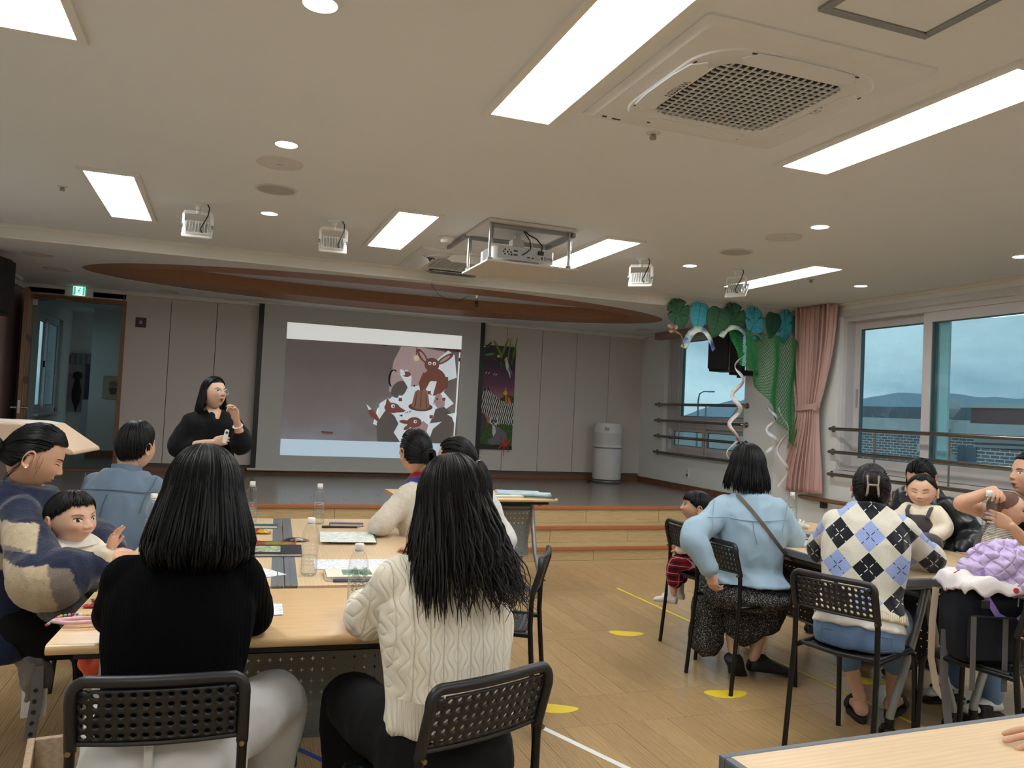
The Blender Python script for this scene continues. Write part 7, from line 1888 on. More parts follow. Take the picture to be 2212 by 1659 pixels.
# ---- presenter
def p_presenter():
    loc, rz = (-.085, 6.20, 0), 194; Wp = Person.__new__(Person); Wp.Mi = (Matrix.Translation(loc) @ Matrix.Rotation(R(rz), 4, 'Z')).inverted(); B = Wp.Mi.to_3x3()
    P = Person('woman in black with clear glasses speaking in front of the screen', loc, rz, 'person', M_skinl)
    rows = [(0, 0, .78, .165, .115), (0, 0, .86, .16, .11), (0, 0, .96, .128, .092), (0, .01, 1.06, .135, .10), (0, .01, 1.16, .15, .105), (0, .0, 1.225, .155, .092), (0, 0, 1.265, .13, .075), (0, .0, 1.295, .075, .056), (0, .005, 1.32, .05, .046)]
    spine(P.body, rows); P.rows = rows
    limb(P.body, [(0, .0, 1.29), (0, .0, 1.35), (0, .005, 1.40)], [.05, .046, .046])
    eR, wR = Vector(Wp.W(-.275, 6.16, 1.035)), Vector(Wp.W(-.06, 6.00, 1.085)); eL, wL = Vector(Wp.W(.13, 6.09, 1.075)), Vector(Wp.W(.085, 5.99, 1.245))
    P.arms = {'R': (Vector((.145, 0, 1.225)), eR, wR), 'L': (Vector((-.145, 0, 1.225)), eL, wL)}
    for k in 'RL':
        s, e, w = P.arms[k]; limb(P.body, [tuple(s), tuple(s.lerp(e, .5)), tuple(e), tuple(e.lerp(w, .5)), tuple(w)], [.045, .042, .038, .034, .024])
    P.hand(tuple(wR), B @ Vector((.85, -.25, .25)), B @ Vector((-.1, -.95, .2)), -1, .93, curl=(.5, .85, .85, .85, .85), thumb=.2)
    P.hand(tuple(wL), B @ Vector((-.15, -.1, 1)), B @ Vector((.75, .5, .1)), 1, .93, curl=(.3, .75, .55, .5, .5), thumb=.25)
    for s in (-1, 1): limb(P.body, [(s*.085, 0, .80), (s*.095, .01, .45), (s*.09, 0, .08)], [.08, .052, .034])
    M = P.head((0, .02, 1.428), 26, 8, -4, .98, False, .75, True, 'open', .2); P.finish()
    m = MB(); spine(m, grow(rows, .028, .024, 0, .93)); m.v = m.v
    spine(m, [(0, 0, .60, .20, .14), (0, 0, .75, .195, .138), (0, 0, .90, .175, .125), (0, 0, 1.0, .165, .12)])
    for k, rd in (('R', (.060, .078, .088, .060)), ('L', (.060, .074, .082, .058))):
        s, e, w = P.arms[k]; end = e.lerp(w, .28); limb(m, [tuple(s+Vector((0, 0, -.01))), tuple(s.lerp(e, .5)), tuple(e), tuple(end)], list(rd))
    o = cloth('loose_top', m, P.t, M_blkt, .010, 5, .008, (6, 6, 4), 2)
    # V neck: a skin-coloured chest patch with the neckline edge
    v = MB(); y0 = .118
    pts = [(-.052, 1.295), (0, 1.205), (.052, 1.295)]
    vs = []
    for i in range(9):
        t = i/8; x = -.052+.104*t; zb = 1.205+.09*abs(2*t-1)**1.1
        for j in range(4): q = j/3; z = zb+(1.312-zb)*q; vs.append((x*(1-.05*q), .131-.060*((z-1.205)/.107)**1.3-.9*x*x, z))
    v.add(vs, [(4*i+j, 4*i+j+1, 4*i+5+j, 4*i+4+j) for i in range(8) for j in range(3)]); b = v.build('neckline_skin', M_skinl, P.t, smooth=True, fix=False); 
    MB().tube([(-.056, .07, 1.312), (-.03, .121, 1.255), (0, .135, 1.203), (.03, .121, 1.255), (.056, .07, 1.312)], .004, 6).build('neckline', M_blkt, P.t)
    m = MB()
    for s in (-1, 1): limb(m, [(s*.085, 0, .80), (s*.095, .01, .45), (s*.09, 0, .07)], [.098, .075, .06])
    cloth('trousers', m, P.t, M_blkp, .012, 4, .004)
    for s in (-1, 1): f_ = MB(); foot(f_, (s*.09, 0, 0), (0, 1, 0), .235); v_, f2, n = fuse(f_, .008, 2); mesh_obj('shoe', v_, f2, M_shoe, P.t)
    def shape(az, s, l): t = s/.17; return .016*math.sin(min(1, t)*2.0)+.012*t*t, -.012*t, .0
    hair_fall(M, lambda az: .155, shape, n=520, r0=.005, seed=23, part=20, parent=P.t, fine=60, jit=.005, lift=1.04, front_az=102, endjit=.08)
    gm = plain('clear_glasses', S(214, 206, 200), .15); g = thing('glasses', None, None); g.parent = P.t
    for s in (-1, 1):
        c = [M @ Vector((s*.030+.0235*math.cos(a)*(1 if math.cos(a)*s < 0 else 1.05), face_y(P.HV, 0, .0)*.0+.104-3.4*(s*.030+.0235*math.cos(a))**2, .003+.019*math.sin(a))) for a in [2*math.pi*i/20 for i in range(20)]]
        MB().tube(c, .0018, 6, closed=True).build('rim', gm, g); MB().tube([M @ Vector((s*.054, .092, .008)), M @ Vector((s*.077, .06, .01)), M @ Vector((s*.08, -.01, .004))], .0016, 6).build('temple', gm, g)
    MB().tube([M @ Vector((-.008, .105, .008)), M @ Vector((0, .108, .01)), M @ Vector((.008, .105, .008))], .0018, 6).build('bridge', gm, g)
    w = wL.lerp(eL, .22); d = (eL-wL).normalized(); a = d.orthogonal().normalized(); b = d.cross(a)
    MB().tube([w+a*.031*math.cos(q)+b*.027*math.sin(q) for q in [2*math.pi*i/18 for i in range(18)]], .011, 6, flat=.25, closed=True).build('watch_band', plain('pink_band', S(226, 190, 180), .5), P.t)
    cd = (B @ Vector((.8, .55, 0))).normalized(); MB().box(tuple(w+cd*.032), (.02, .026, .03)).build('watch_case', M_dark, P.t, smooth=None, bev=.005)
    # clicker held in the lower hand
    kp = P.M @ (wR+B @ Vector((.075, -.035, .03)))
    t = thing('presentation_clicker', 'small white presentation remote held by the woman speaking', 'remote', tuple(kp)); t.rotation_euler = (R(-6), R(12), R(10))
    MB().prism(rrect(.028, .10, .010), .016, place((0, .008, .015), (90, 0, 0))).build('body', M_white, t, bev=.003); MB().b2((-.008, -.0105, .035), (.008, -.007, .05)).build('button', M_dark, t, smooth=None)
p_presenter()

# ------------------------------------------------------------------ babies and the child
def baby(label, loc, rotz, head, rows, arms, legs, top, bottom, skin=None, lids='open', hands=None, mouth=0, look=0, hk=.98, cat='baby', sl=(.036, .034, .032, .028), brow=M_browb):
    P = Person(label, loc, rotz, cat, skin or M_skinb); P.rows = rows; spine(P.body, rows, n=14)
    hc = Vector(head[:3]); top_ = Vector(rows[-1][:3]); limb(P.body, [tuple(top_), tuple(top_.lerp(hc, .6)), tuple(hc)], [.036, .036, .04])
    P.arms = {}
    for k, (s, e, w) in arms.items():
        P.arms[k] = tuple(Vector(q) for q in (s, e, w)); limb(P.body, [s, e, w], [.026, .023, .018]); hd = (hands or {}).get(k, {})
        P.hand(w, hd.get('dir', tuple((Vector(w)-Vector(e)).normalized())), hd.get('n', (0, 0, 1)), hd.get('side', 1 if k == 'L' else -1), .55, **{q: hd[q] for q in ('curl', 'spread', 'thumb') if q in hd})
    for k, (h_, kn, an) in legs.items(): limb(P.body, [h_, kn, an], [.045, .038, .026])
    M = P.head(head[:3], *head[3:6], hk, True, mouth, True, lids, look, brow=bool(brow), browc=brow if brow else None); P.finish(.007)
    m = MB(); spine(m, grow(rows, .012, .012, 0, .95), n=14)
    for k, (s, e, w) in P.arms.items(): limb(m, [tuple(s), tuple(e), tuple(e.lerp(w, .75))], list(sl[:3]))
    cloth(top[1], m, P.t, top[0], .007, 3, .004, (14, 14, 10), 3)
    if bottom:
        m = MB(); spine(m, grow(rows, .016, .016, 0, bottom[2]), n=14)
        for k, (h_, kn, an) in legs.items(): limb(m, [h_, kn, tuple(Vector(kn).lerp(Vector(an), bottom[3]))], [.06, .055, .05])
        cloth(bottom[1], m, P.t, bottom[0], .007, 3, .004, (12, 12, 10), 5)
    return P, M
def b_hair(M, parent, ends, n=260, seed=31, mat=None, r0=.004, lift=1.03): return hair_short(M, ends, n, r0, seed, parent, mat or M_hairb, lift, True, tip=.1, jit=10)
def babies():
    # on the lap of the navy sweater woman
    loc, rz = (-.50, 3.245, 0), -138
    Wp = Person.__new__(Person); Wp.Mi = (Matrix.Translation(loc) @ Matrix.Rotation(R(rz), 4, 'Z')).inverted()
    hd = Wp.W(-.49, 3.215, .948); B = Wp.Mi.to_3x3()
    el, wr = Wp.W(-.405, 3.09, .80), Wp.W(-.345, 3.06, .862)
    rows = [(0, -.02, .625, .09, .08), (0, -.02, .68, .10, .085), (0, -.01, .76, .09, .075), (0, 0, .83, .085, .065), (0, 0, .865, .06, .05), (0, 0, .89, .04, .038)]
    P, M = baby('baby in a cream knit with a white collar raising one hand on a lap', loc, rz, (*hd, 4, -4, 3), rows, {'R': ((.075, .0, .845), el, wr), 'L': ((-.075, .0, .845), (-.12, .08, .77), (-.09, .15, .76))}, {'R': ((.05, .02, .65), (.07, .16, .655), (.06, .20, .56)), 'L': ((-.05, .02, .65), (-.07, .16, .655), (-.06, .20, .56))}, (M_cream, 'knit_top'), (M_over, 'trousers', .3, .8), look=.25,
        hands={'R': dict(dir=tuple(B @ Vector((.25, -.1, 1))), n=tuple(B @ Vector((-.75, .55, .2))), curl=(.1, .12, .15, .2, .3), spread=.16)})
    b_hair(M, P.t, lambda az: (-30 if abs(az) < 60 else (-30+(abs(az)-60)*.9 if abs(az) < 100 else (6+(abs(az)-100)*.75 if abs(az) < 140 else 34))), 420, 31, M_hair, .0042, 1.05)
    m = MB(); m.loft([[(rows[4][0]+r_*math.cos(a)*1.0, rows[4][1]+r_*math.sin(a)*.9, z) for a in [2*math.pi*i/24 for i in range(24)]] for r_, z in ((.050, .890), (.078, .872), (.098, .852), (.096, .849), (.05, .882))], caps=False); m.build('collar', M_wht, P.t, smooth=40)
    # baby in dungarees on the table by the black jacket
    loc, rz = (3.775, 3.52, 0), 118
    rows = [(0, -.02, .75, .095, .085), (0, -.02, .80, .10, .085), (0, -.01, .87, .09, .075), (0, 0, .93, .085, .065), (0, 0, .962, .06, .05), (0, 0, .985, .04, .04)]
    P, M = baby('baby in charcoal dungarees and a cream top sitting on the table edge', loc, rz, (.0, .015, 1.062, 8, -10, 0), rows, {'R': ((.075, .0, .945), (.12, .04, .88), (.07, .11, .84)), 'L': ((-.075, .0, .945), (-.13, .02, .87), (-.09, .10, .815))}, {'R': ((.05, .03, .785), (.08, .15, .775), (.075, .19, .70)), 'L': ((-.05, .03, .785), (-.09, .13, .78), (-.085, .18, .70))}, (M_cream, 'long_sleeve_top'), (M_over, 'dungarees', .40, .1), lids='down', sl=(.042, .042, .04))
    m = MB(); spine(m, [(0, .035, .84, .07, .055), (0, .035, .88, .075, .058), (0, .03, .925, .066, .052)], n=14); cloth('dungaree_bib', m, P.t, M_over, .007, 3, .003)
    for s in (-1, 1):
        MB().tube([(s*.05, .088, .915), (s*.058, .075, .95), (s*.058, .03, .975), (s*.05, -.04, .965), (s*.04, -.08, .90)], .012, 6, flat=.3, up=(0, 1, 0)).build('shoulder_strap', M_over, P.t); MB().lathe([(0, 0), (.008, 0), (.008, .003), (0, .004)], 10, place((s*.05, .094, .915), (-90, 0, 0))).build('strap_button', M_dark, P.t)
    b_hair(M, P.t, lambda az: (-24 if abs(az) < 60 else (-24+(abs(az)-60)*.8 if abs(az) < 110 else (16+(abs(az)-110)*1.0 if abs(az) < 150 else 56-10*math.cos(R(az*2))))), 330, 33, M_hairb, .0036, 1.02)
    # baby in the carrier
    loc, rz = (3.80, 3.03, 0), -128
    rows = [(0, -.02, .70, .09, .08), (0, -.02, .76, .095, .08), (0, -.01, .84, .088, .072), (0, 0, .90, .08, .062), (0, 0, .93, .06, .05), (0, 0, .95, .04, .04)]
    P, M = baby('baby in a striped shirt peering out of the grey carrier', loc, rz, (.02, .01, 1.022, -12, -6, 6), rows, {'R': ((.07, .0, .91), (.12, .03, .84), (.11, .08, .80)), 'L': ((-.07, 0, .91), (-.12, .03, .84), (-.11, .08, .80))}, {'R': ((.05, 0, .72), (.13, .06, .68), (.14, .05, .58)), 'L': ((-.05, 0, .72), (-.13, .06, .68), (-.14, .05, .58))}, (M_stripe, 'striped_shirt'), (M_cream, 'trousers', .3, .8), look=.2, hk=.93)
    b_hair(M, P.t, lambda az: (-20 if abs(az) < 60 else (-20+(abs(az)-60)*.8 if abs(az) < 110 else (20+(abs(az)-110)*.9 if abs(az) < 150 else 58))), 200, 35, plain('thin_baby_hair', S(120, 90, 74), .7), .0012, 1.008)
    # toddler on the chair
    loc, rz = (2.90, 4.36, 0), 40
    rows = [(0, -.03, .46, .10, .085), (0, -.03, .52, .105, .09), (0, -.01, .61, .095, .08), (0, .01, .70, .09, .07), (0, .01, .735, .065, .05), (0, .01, .765, .04, .04)]
    P, M = baby('small child in red plaid trousers sitting sideways on a black chair', loc, rz, (-.01, .06, .853, 22, 2, 0), rows, {'R': ((.08, .01, .715), (.13, .06, .62), (.08, .14, .60)), 'L': ((-.08, .01, .715), (-.13, .06, .62), (-.09, .15, .58))}, {'R': ((.05, .02, .50), (.07, .17, .49), (.07, .18, .30)), 'L': ((-.05, .02, .50), (-.08, .15, .49), (-.08, .17, .30))}, (M_wht, 'white_top'), (M_plaid, 'plaid_trousers', .42, .55), cat='child', hk=1.0, skin=M_skin)
    b_hair(M, P.t, lambda az: (-32 if abs(az) < 60 else (-32+(abs(az)-60)*.8 if abs(az) < 100 else (0+(abs(az)-100)*.7 if abs(az) < 130 else 22))), 520, 37, M_hair, .005, 1.07)
    for s in (-1, 1):
        f_ = MB(); foot(f_, (0, 0, 0), (0, 1, 0), .15, .032, .05); v, ff, n = fuse(f_, .006, 2); mesh_obj('shoe', v+np.array([s*.075, .175, .235]), ff, M_shoew, P.t)
        m = MB(); limb(m, [(s*.075, .18, .36), (s*.075, .178, .275)], [.032, .03]); cloth('sock', m, P.t, M_sock, .006, 2, 0)
babies()
# ---- the hand reaching over the near table
P = Person('hand of a person reaching onto the pale empty table', (1.66, 1.262, .735), 0, 'person', M_skin)
limb(P.body, [(.09, -.045, .035), (.25, -.12, .05), (.42, -.30, .12)], [.025, .034, .045])
P.hand((.10, -.05, .034), (-.95, .30, -.08), (-.1, -.25, 1), 1, .95, curl=(.1, .12, .1, .12, .2), spread=.10, thumb=.4)
P.finish(.008)
m = MB(); limb(m, [(.24, -.115, .05), (.42, -.30, .12), (.6, -.45, .30)], [.05, .065, .075]); cloth('sleeve', m, P.t, M_blkt, .010, 3, .004)
# ------------------------------------------------------------------ water bottles
def glassy(name, c, tint=1.0, rough=.03):
    m = NT(name); m.N.remove(m.b); tr = m.n('BsdfTransparent', Color=c); gl = m.n('BsdfGlossy', Roughness=rough); lw = m.n('LayerWeight', Blend=.35); mx = m.n('MixShader')
    m.l(m.math('ADD', .04, m.math('MULTIPLY', m.math('POWER', lw.outputs['Facing'], 2.0), .6)), mx.inputs[0]); m.l(tr.outputs[0], mx.inputs[1]); m.l(gl.outputs[0], mx.inputs[2]); m.l(mx.outputs[0], m.out.inputs['Surface']); MATS[name] = m.m; return m.m
M_pet = glassy('clear_pet', (.955, .97, .975, 1)); M_water = glassy('water', (.96, .98, .985, 1)); M_cap = plain('white_bottle_cap', S(236, 236, 236), .4)
def bottle(label, loc, fill=.62, cap=True, grp='water bottles', rot=None, lab=False):
    t = thing('water_bottle', label, 'bottle', loc, 0, grp)
    if rot: t.rotation_euler = rot
    prof = [(0, .006), (.012, .004), (.022, .0), (.029, .004), (.031, .012)]
    z = .016
    for i in range(7): prof += [(.0315, z), (.0315, z+.007), (.0290, z+.0095), (.0315, z+.012)]; z += .0145
    prof += [(.0318, .122), (.0318, .150), (.030, .165), (.024, .182), (.016, .194), (.0125, .200), (.0125, .206)]
    MB().lathe(prof, 28).build('bottle_shell', M_pet, t, smooth=60, fix=False)
    zt = .02+fill*.16; wp = [(0, .008)]+[(max(0, r-.0015), q) for r, q in prof[3:] if q < zt]+[(.029, zt), (0, zt)]
    MB().lathe(wp, 24).build('water', M_water, t, smooth=60, fix=False)
    if cap: MB().lathe([(.0148, .200), (.0152, .2005), (.0152, .217), (.0135, .2195), (0, .2195)], 24).lathe([(.0138, .194), (.0155, .194), (.0155, .197), (.0138, .197)], 24).build('cap', M_cap, t)
    if lab:
        m = NT('faint_label'); v = m.obj((1, 1, 1)); f = m.noise(v, 90, 2); m.N.remove(m.b); tr = m.n('BsdfTransparent'); df = m.n('BsdfDiffuse', Color=S(120, 140, 130)); mx = m.n('MixShader'); m.l(m.math('MULTIPLY', m.math('GREATER_THAN', f, .5), .55), mx.inputs[0]); m.l(tr.outputs[0], mx.inputs[1]); m.l(df.outputs[0], mx.inputs[2]); m.l(mx.outputs[0], m.out.inputs['Surface'])
        rings = [[(.0322*math.cos(R(a)), .0322*math.sin(R(a)), z_) for z_ in (.075, .15)] for a in range(-140, -30, 10)]
        q = MB(); vs = [p for r in rings for p in r]; q.add(vs, [(2*i, 2*i+1, 2*i+3, 2*i+2) for i in range(len(rings)-1)]); q.build('printed_label', m.m, t, smooth=True, fix=False)
    return t
ZT = .7365
bottle('water bottle beside the black-haired bob, near the teal pencil case', (.166, 4.555, ZT), .62)
bottle('water bottle near the two pens at the far end of the table', (.516, 4.48, ZT), .60)
bottle('nearly full water bottle beside the chocolate wrapper on the middle table', (.338, 3.16, ZT), .35)
bottle('water bottle with a printed label in front of the cream sweater', (.430, 2.575, ZT), .68, lab=True)
bottle('water bottle by the red candy packet on the window-side table', (3.56, 4.36, ZT+.001), .62)
bottle('water bottle half hidden behind the baby with the raised hand', (-.275, 3.93, ZT), .6)
bottle('water bottle held by the woman with the baby carrier', (3.595, 2.945, .905), .55, True, rot=(R(4), R(-6), 0))

# ------------------------------------------------------------------ books, papers and pens
def sheet_mat(name, base, ink, sc=(60, 200), thr=.56, rows=True):
    m = NT(name); m.set(.6); v = m.obj((sc[0], sc[1], 1)); f = m.noise(v, 1.0, 2); p = m.xyz(m.obj())
    lines = m.math('LESS_THAN', m.math('FRACT', m.math('MULTIPLY', p[1], 1/.012)), .45)
    m.col(m.mix(m.math('MULTIPLY', m.math('MULTIPLY', lines, m.math('GREATER_THAN', f, thr)), .8), base, ink)); MATS[name] = m.m; return m.m
M_print = sheet_mat('printed_page', S(226, 230, 236), S(96, 104, 112)); M_printg = sheet_mat('printed_green_page', S(228, 232, 228), S(120, 150, 120), (40, 120), .5)
M_page = plain('page_edges', S(228, 224, 214), .7, var=.05, vs=300)
def cover_mat(name, cols, sc=14):
    m = NT(name); m.set(.35); f = m.noise(m.obj(), sc, 3); m.col(m.ramp(f, [(.3+.4*i/(len(cols)-1), c) for i, c in enumerate(cols)])); MATS[name] = m.m; return m.m
def book(label, loc, rz, w, h, t, cover, name='picture_book', cat='book', art=None, art_box=None, tiltx=0, title=None, tcol=None, grp=None):
    o = thing(name, label, cat, loc, R(rz), grp); o.rotation_euler[0] = R(tiltx)
    MB().b2((-w/2, -h/2, t-.002), (w/2, h/2, t)).build('front_cover', cover, o, smooth=None, bev=.0006); MB().b2((-w/2, -h/2, 0), (w/2, h/2, .002)).build('back_cover', cover, o, smooth=None)
    MB().b2((-w/2+.003, -h/2+.004, .002), (w/2-.004, h/2-.004, t-.002)).build('pages', M_page, o, smooth=None); MB().b2((-w/2-.001, -h/2, 0), (-w/2+.003, h/2, t)).build('spine', cover, o, smooth=None)
    if art: a = art_box; MB().b2((a[0], a[1], t), (a[2], a[3], t+.0006)).build('cover_picture', art, o, smooth=None)
    if title: lettering(title, .014, place((0, h/2-.03, t+.0004)), tcol or M_white, o, 'title')
    return o
def paper(label, loc, rz, w, h, mat, cat='paper', name='printed_sheet'):
    o = MB().b2((-w/2, -h/2, 0), (w/2, h/2, .0012)).build(name, mat, smooth=None, loc=loc, rotz=R(rz), label=label, cat=cat); return o
def pen(label, loc, rz, c, L=.14, r=.0045):
    o = thing('pen', label, 'pen', loc, R(rz)); MB().tube([(-L/2, 0, r), (L/2-.015, 0, r)], r, 8).build('barrel', c, o); MB().tube([(L/2-.015, 0, r), (L/2, 0, r)], [r*.9, .0012], 8).build('tip', M_grey, o); MB().tube([(-L/2, 0, r), (-L/2+.045, 0, r)], r*1.15, 8).build('pen_cap', c, o); return o
def snack(label, loc, rz, w, h, c1, c2, th=.02, name='snack_packet', cat='snack'):
    m = NT('foil_%d' % len(MATS)); m.set(.28, .25); v = m.obj(); f = m.noise(v, 30, 2); m.col(m.ramp(f, [(.45, c1), (.58, c2)])); MATS[m.m.name] = m.m
    o = thing(name, label, cat, loc, R(rz)); nu, nv = 16, 10
    def fn(u, v_):
        e = math.sin(math.pi*min(1, max(0, (u-.08)/.84)))**.5 if .08 < u < .92 else 0; z = th*.5*e*math.sin(math.pi*v_)**.6; return ((u-.5)*w, (v_-.5)*h*(1-.12*e*0), z+noise.noise((u*7+loc[0]*9, v_*6, 1))*.004*(1 if e else .4))
    def fb(u, v_): p = fn(u, v_); return (p[0], p[1], -p[2]*.35)
    q = MB(); q.grid(fn, nu, nv, place((0, 0, th*.25))); q.grid(fb, nu, nv, place((0, 0, th*.25))); q.build('wrapper', m.m, o, smooth=True, fix=False)
    for s in (-1, 1): MB().box((s*(w/2+.004), 0, th*.25), (.01, h*.96, .0015)).build('crimp', m.m, o, smooth=None)
    return o
M_navyb = plain('navy_book_cover', S(26, 26, 48), .35); M_artg = cover_mat('green_pond_art', [S(60, 66, 44), S(150, 170, 130), S(196, 206, 176), S(90, 100, 80)], 30); M_cremb = plain('cream_book_cover', S(228, 224, 204), .45); M_greenart = cover_mat('green_leaf_art', [S(44, 92, 70), S(120, 170, 140), S(30, 70, 56)], 20); M_blueb = cover_mat('blue_sky_cover', [S(150, 190, 220), S(196, 220, 236), S(210, 200, 180)], 12); M_dkgreen = plain('dark_green_cover', S(40, 70, 56), .4)
# front group of tables
book('navy hardcover picture book with a green pond picture on the middle table', (.205, 3.66, ZT), -4, .30, .22, .014, M_navyb, art=M_artg, art_box=(-.12, -.07, .06, .07))
book('cream paperback with green cover picture before the cream sweater woman', (.50, 3.12, ZT), -3, .21, .15, .016, M_cremb, art=M_greenart, art_box=(-.04, -.045, .07, .05))
book('thin navy book lying under the cream paperback', (.52, 3.06, ZT-.0008), -6, .20, .08, .006, plain('dull_navy', S(44, 48, 92), .4))
book('dark green book under the printed programme sheet', (.63, 3.98, ZT), -8, .22, .26, .012, M_dkgreen)
paper('printed programme sheet lying on the dark green book', (.60, 3.97, ZT+.0125), -6, .26, .30, M_printg)
paper('open printed page lying behind the cream paperback', (.55, 3.36, ZT), -4, .34, .20, M_print)
paper('folded white leaflet beside the black sweater elbow on the middle table', (.185, 3.22, ZT), 30, .09, .14, M_print)
paper('white sheet half hidden by the black sweater arm', (.11, 2.66, ZT), -2, .20, .14, M_print)
book('teal pencil case lying by the water bottle', (.20, 4.36, ZT), -2, .19, .055, .016, plain('teal_case', S(30, 92, 110), .35), name='pencil_case', cat='pencil case')
book('purple spectacle case at the far table end', (.66, 4.42, ZT), -8, .18, .045, .014, plain('purple_case', S(60, 58, 120), .4), name='spectacle_case', cat='case')
pen('black marker pen beside the purple case', (.62, 4.34, ZT), -4, M_black, .20, .006)
snack('red and yellow candy packet on the middle table', (.19, 4.17, ZT), -8, .11, .05, S(176, 26, 30), S(214, 170, 40), .03)
snack('red cookie pouch with lime picture next to the navy book', (.21, 3.86, ZT), -5, .26, .11, S(176, 36, 42), S(140, 150, 60), .016)
snack('brown chocolate wrapper beside the near bottle', (.345, 3.93, ZT), 12, .11, .055, S(44, 28, 26), S(150, 140, 136), .024)
snack('brown striped candy bar on the corner of the near table', (-.31, 2.86, ZT), 20, .09, .04, S(52, 34, 30), S(214, 204, 196), .02)
snack('red snack packet beside the candy bar on the near table', (-.315, 2.77, ZT), -10, .10, .045, S(170, 26, 32), S(226, 206, 190), .02)
# phone with cord straps
t = thing('smartphone', 'smartphone in a clear case on the near table corner', 'phone', (-.275, 2.66, ZT), R(20))
MB().prism(rrect(.078, .155, .012), .010).build('case', plain('clear_grey_case', S(150, 152, 150), .25), t, bev=.002); MB().prism(rrect(.070, .147, .010), .0006, place((0, 0, .010))).build('screen', plain('dark_screen', S(28, 34, 42), .08), t); MB().prism(rrect(.026, .03, .006), .0015, place((-.016, .05, .0106))).build('camera_bump', M_grey, t)
pts = []
for i in range(60): a = 2*math.pi*i/60*2; pts.append((-.34+.075*math.cos(a)*(1+.12*math.sin(a/2)), 2.575+.028*math.sin(a)+.012*math.sin(a*.5), ZT+.006+.008*(i/60)))
MB().tube([Vector(p)-Vector((-.34, 2.575, ZT)) for p in pts], .0052, 8, closed=True).build('phone_cord', plain('pink_cord', S(222, 176, 184), .5), loc=(-.34, 2.575, ZT), label='coiled thick pink phone cord on the near table corner', cat='cord')
t = thing('bead_strap', 'colourful beaded phone strap on the near table corner', 'bead strap', (-.355, 2.655, ZT)); bc = [plain('bead_%d' % i, c, .3) for i, c in enumerate((S(226, 196, 60), S(226, 226, 232), S(90, 140, 196), S(190, 60, 80), S(200, 150, 200), S(120, 190, 110)))]
for i in range(22):
    a = R(200-170*i/21) if i < 14 else None; p = (-.06+.010*i, .012*math.sin(i*.5), .0045) if i < 14 else (-.065-.002*(i-14), -.012*(i-13), .0045)
    MB().lathe([(0, -.0045), (.0035, -.003), (.0048, 0), (.0035, .003), (0, .0045)], 8, Matrix.Translation(p)).build('bead', bc[(i*5) % 6], t)
# window-side table
book('pale blue booklet on the table before the pale denim shirt woman', (3.06, 3.68, ZT+.002), 70, .20, .26, .004, M_blueb, name='booklet')
pen('black pen lying on the pale blue booklet edge', (3.12, 3.50, ZT+.002), 20, M_black, .16)
book('black framed picture book on the window-side table', (3.33, 3.72, ZT+.002), 78, .30, .24, .016, M_black, art=M_artg, art_box=(-.11, -.08, .11, .08))
snack('red and yellow candy packet on the window-side table', (3.42, 4.16, ZT+.002), 5, .13, .06, S(170, 30, 36), S(226, 190, 60), .03)
t = thing('tissue', 'crumpled white tissue behind the candy packet', 'tissue', (3.52, 4.22, ZT+.002)); q = MB(); limb(q, [(-.04, 0, .012), (.0, .01, .016), (.05, 0, .012)], [.014, .018, .012]); limb(q, [(-.02, 0, .02), (-.01, .0, .05)], [.012, .008]); limb(q, [(.01, 0, .02), (.02, 0, .045)], [.012, .006]); v, f, n = fuse(q, .005, 1); v = wrinkle(v, n, .005, (60, 60, 60)); mesh_obj('sheet', v, f, M_wht, t)
t = thing('tablet_stand', 'grey tablet on a small round stand on the window-side table', 'tablet', (3.58, 3.86, ZT+.002), R(80)); MB().lathe([(0, 0), (.05, 0), (.045, .006), (.018, .014), (.014, .03), (.03, .04), (0, .042)], 20).build('foot', M_grey, t); MB().prism(rrect(.24, .17, .012), .012, place((0, 0, .042))).build('tablet', plain('grey_tablet', S(150, 150, 152), .35), t, bev=.002)
book('open magazine under the tablet stand', (3.50, 3.96, ZT+.0015), 84, .28, .24, .003, cover_mat('magazine', [S(190, 190, 186), S(110, 116, 110), S(220, 220, 216)], 16), name='magazine', cat='magazine')
paper('white sheet on the table behind the lilac jacket', (3.30, 3.06, ZT+.002), 10, .20, .24, plain('plain_white_sheet', S(224, 226, 228), .6))
# stage-front table
book('blue picture book with a townscape cover on the stage-front table', (2.30, 6.16, ZT), -14, .36, .27, .010, M_blueb)
book('pale blue picture book overlapping the townscape book', (2.34, 5.98, ZT+.010), -20, .32, .22, .010, cover_mat('pale_blue_cover', [S(160, 200, 226), S(206, 224, 234), S(120, 150, 110)], 9))
book('cream and green picture book on the stage-front table', (2.06, 5.93, ZT), 4, .34, .20, .010, M_cremb, art=M_greenart, art_box=(-.08, .0, .1, .07))
book('green leaf picture book at the inner end of the stage-front table', (1.80, 5.95, ZT), -6, .28, .20, .010, M_cremb, art=cover_mat('bright_leaf', [S(70, 120, 50), S(150, 180, 90)], 12), art_box=(-.1, -.03, .1, .07))
book('dark green book at the outer end of the stage-front table', (2.36, 5.86, ZT), -10, .24, .12, .009, M_dkgreen)
t = thing('microphone', 'black handheld microphone lying on the stage-front table', 'microphone', (1.86, 6.08, ZT), R(25)); ball(_m := MB(), (.06, 0, .026), .026); _m.build('mesh_head', plain('mic_mesh', S(24, 24, 26), .6, bump=.6, bs=500), t); MB().tube([(.04, 0, .024), (-.14, 0, .018)], [.02, .013], 14).build('handle', M_black, t)

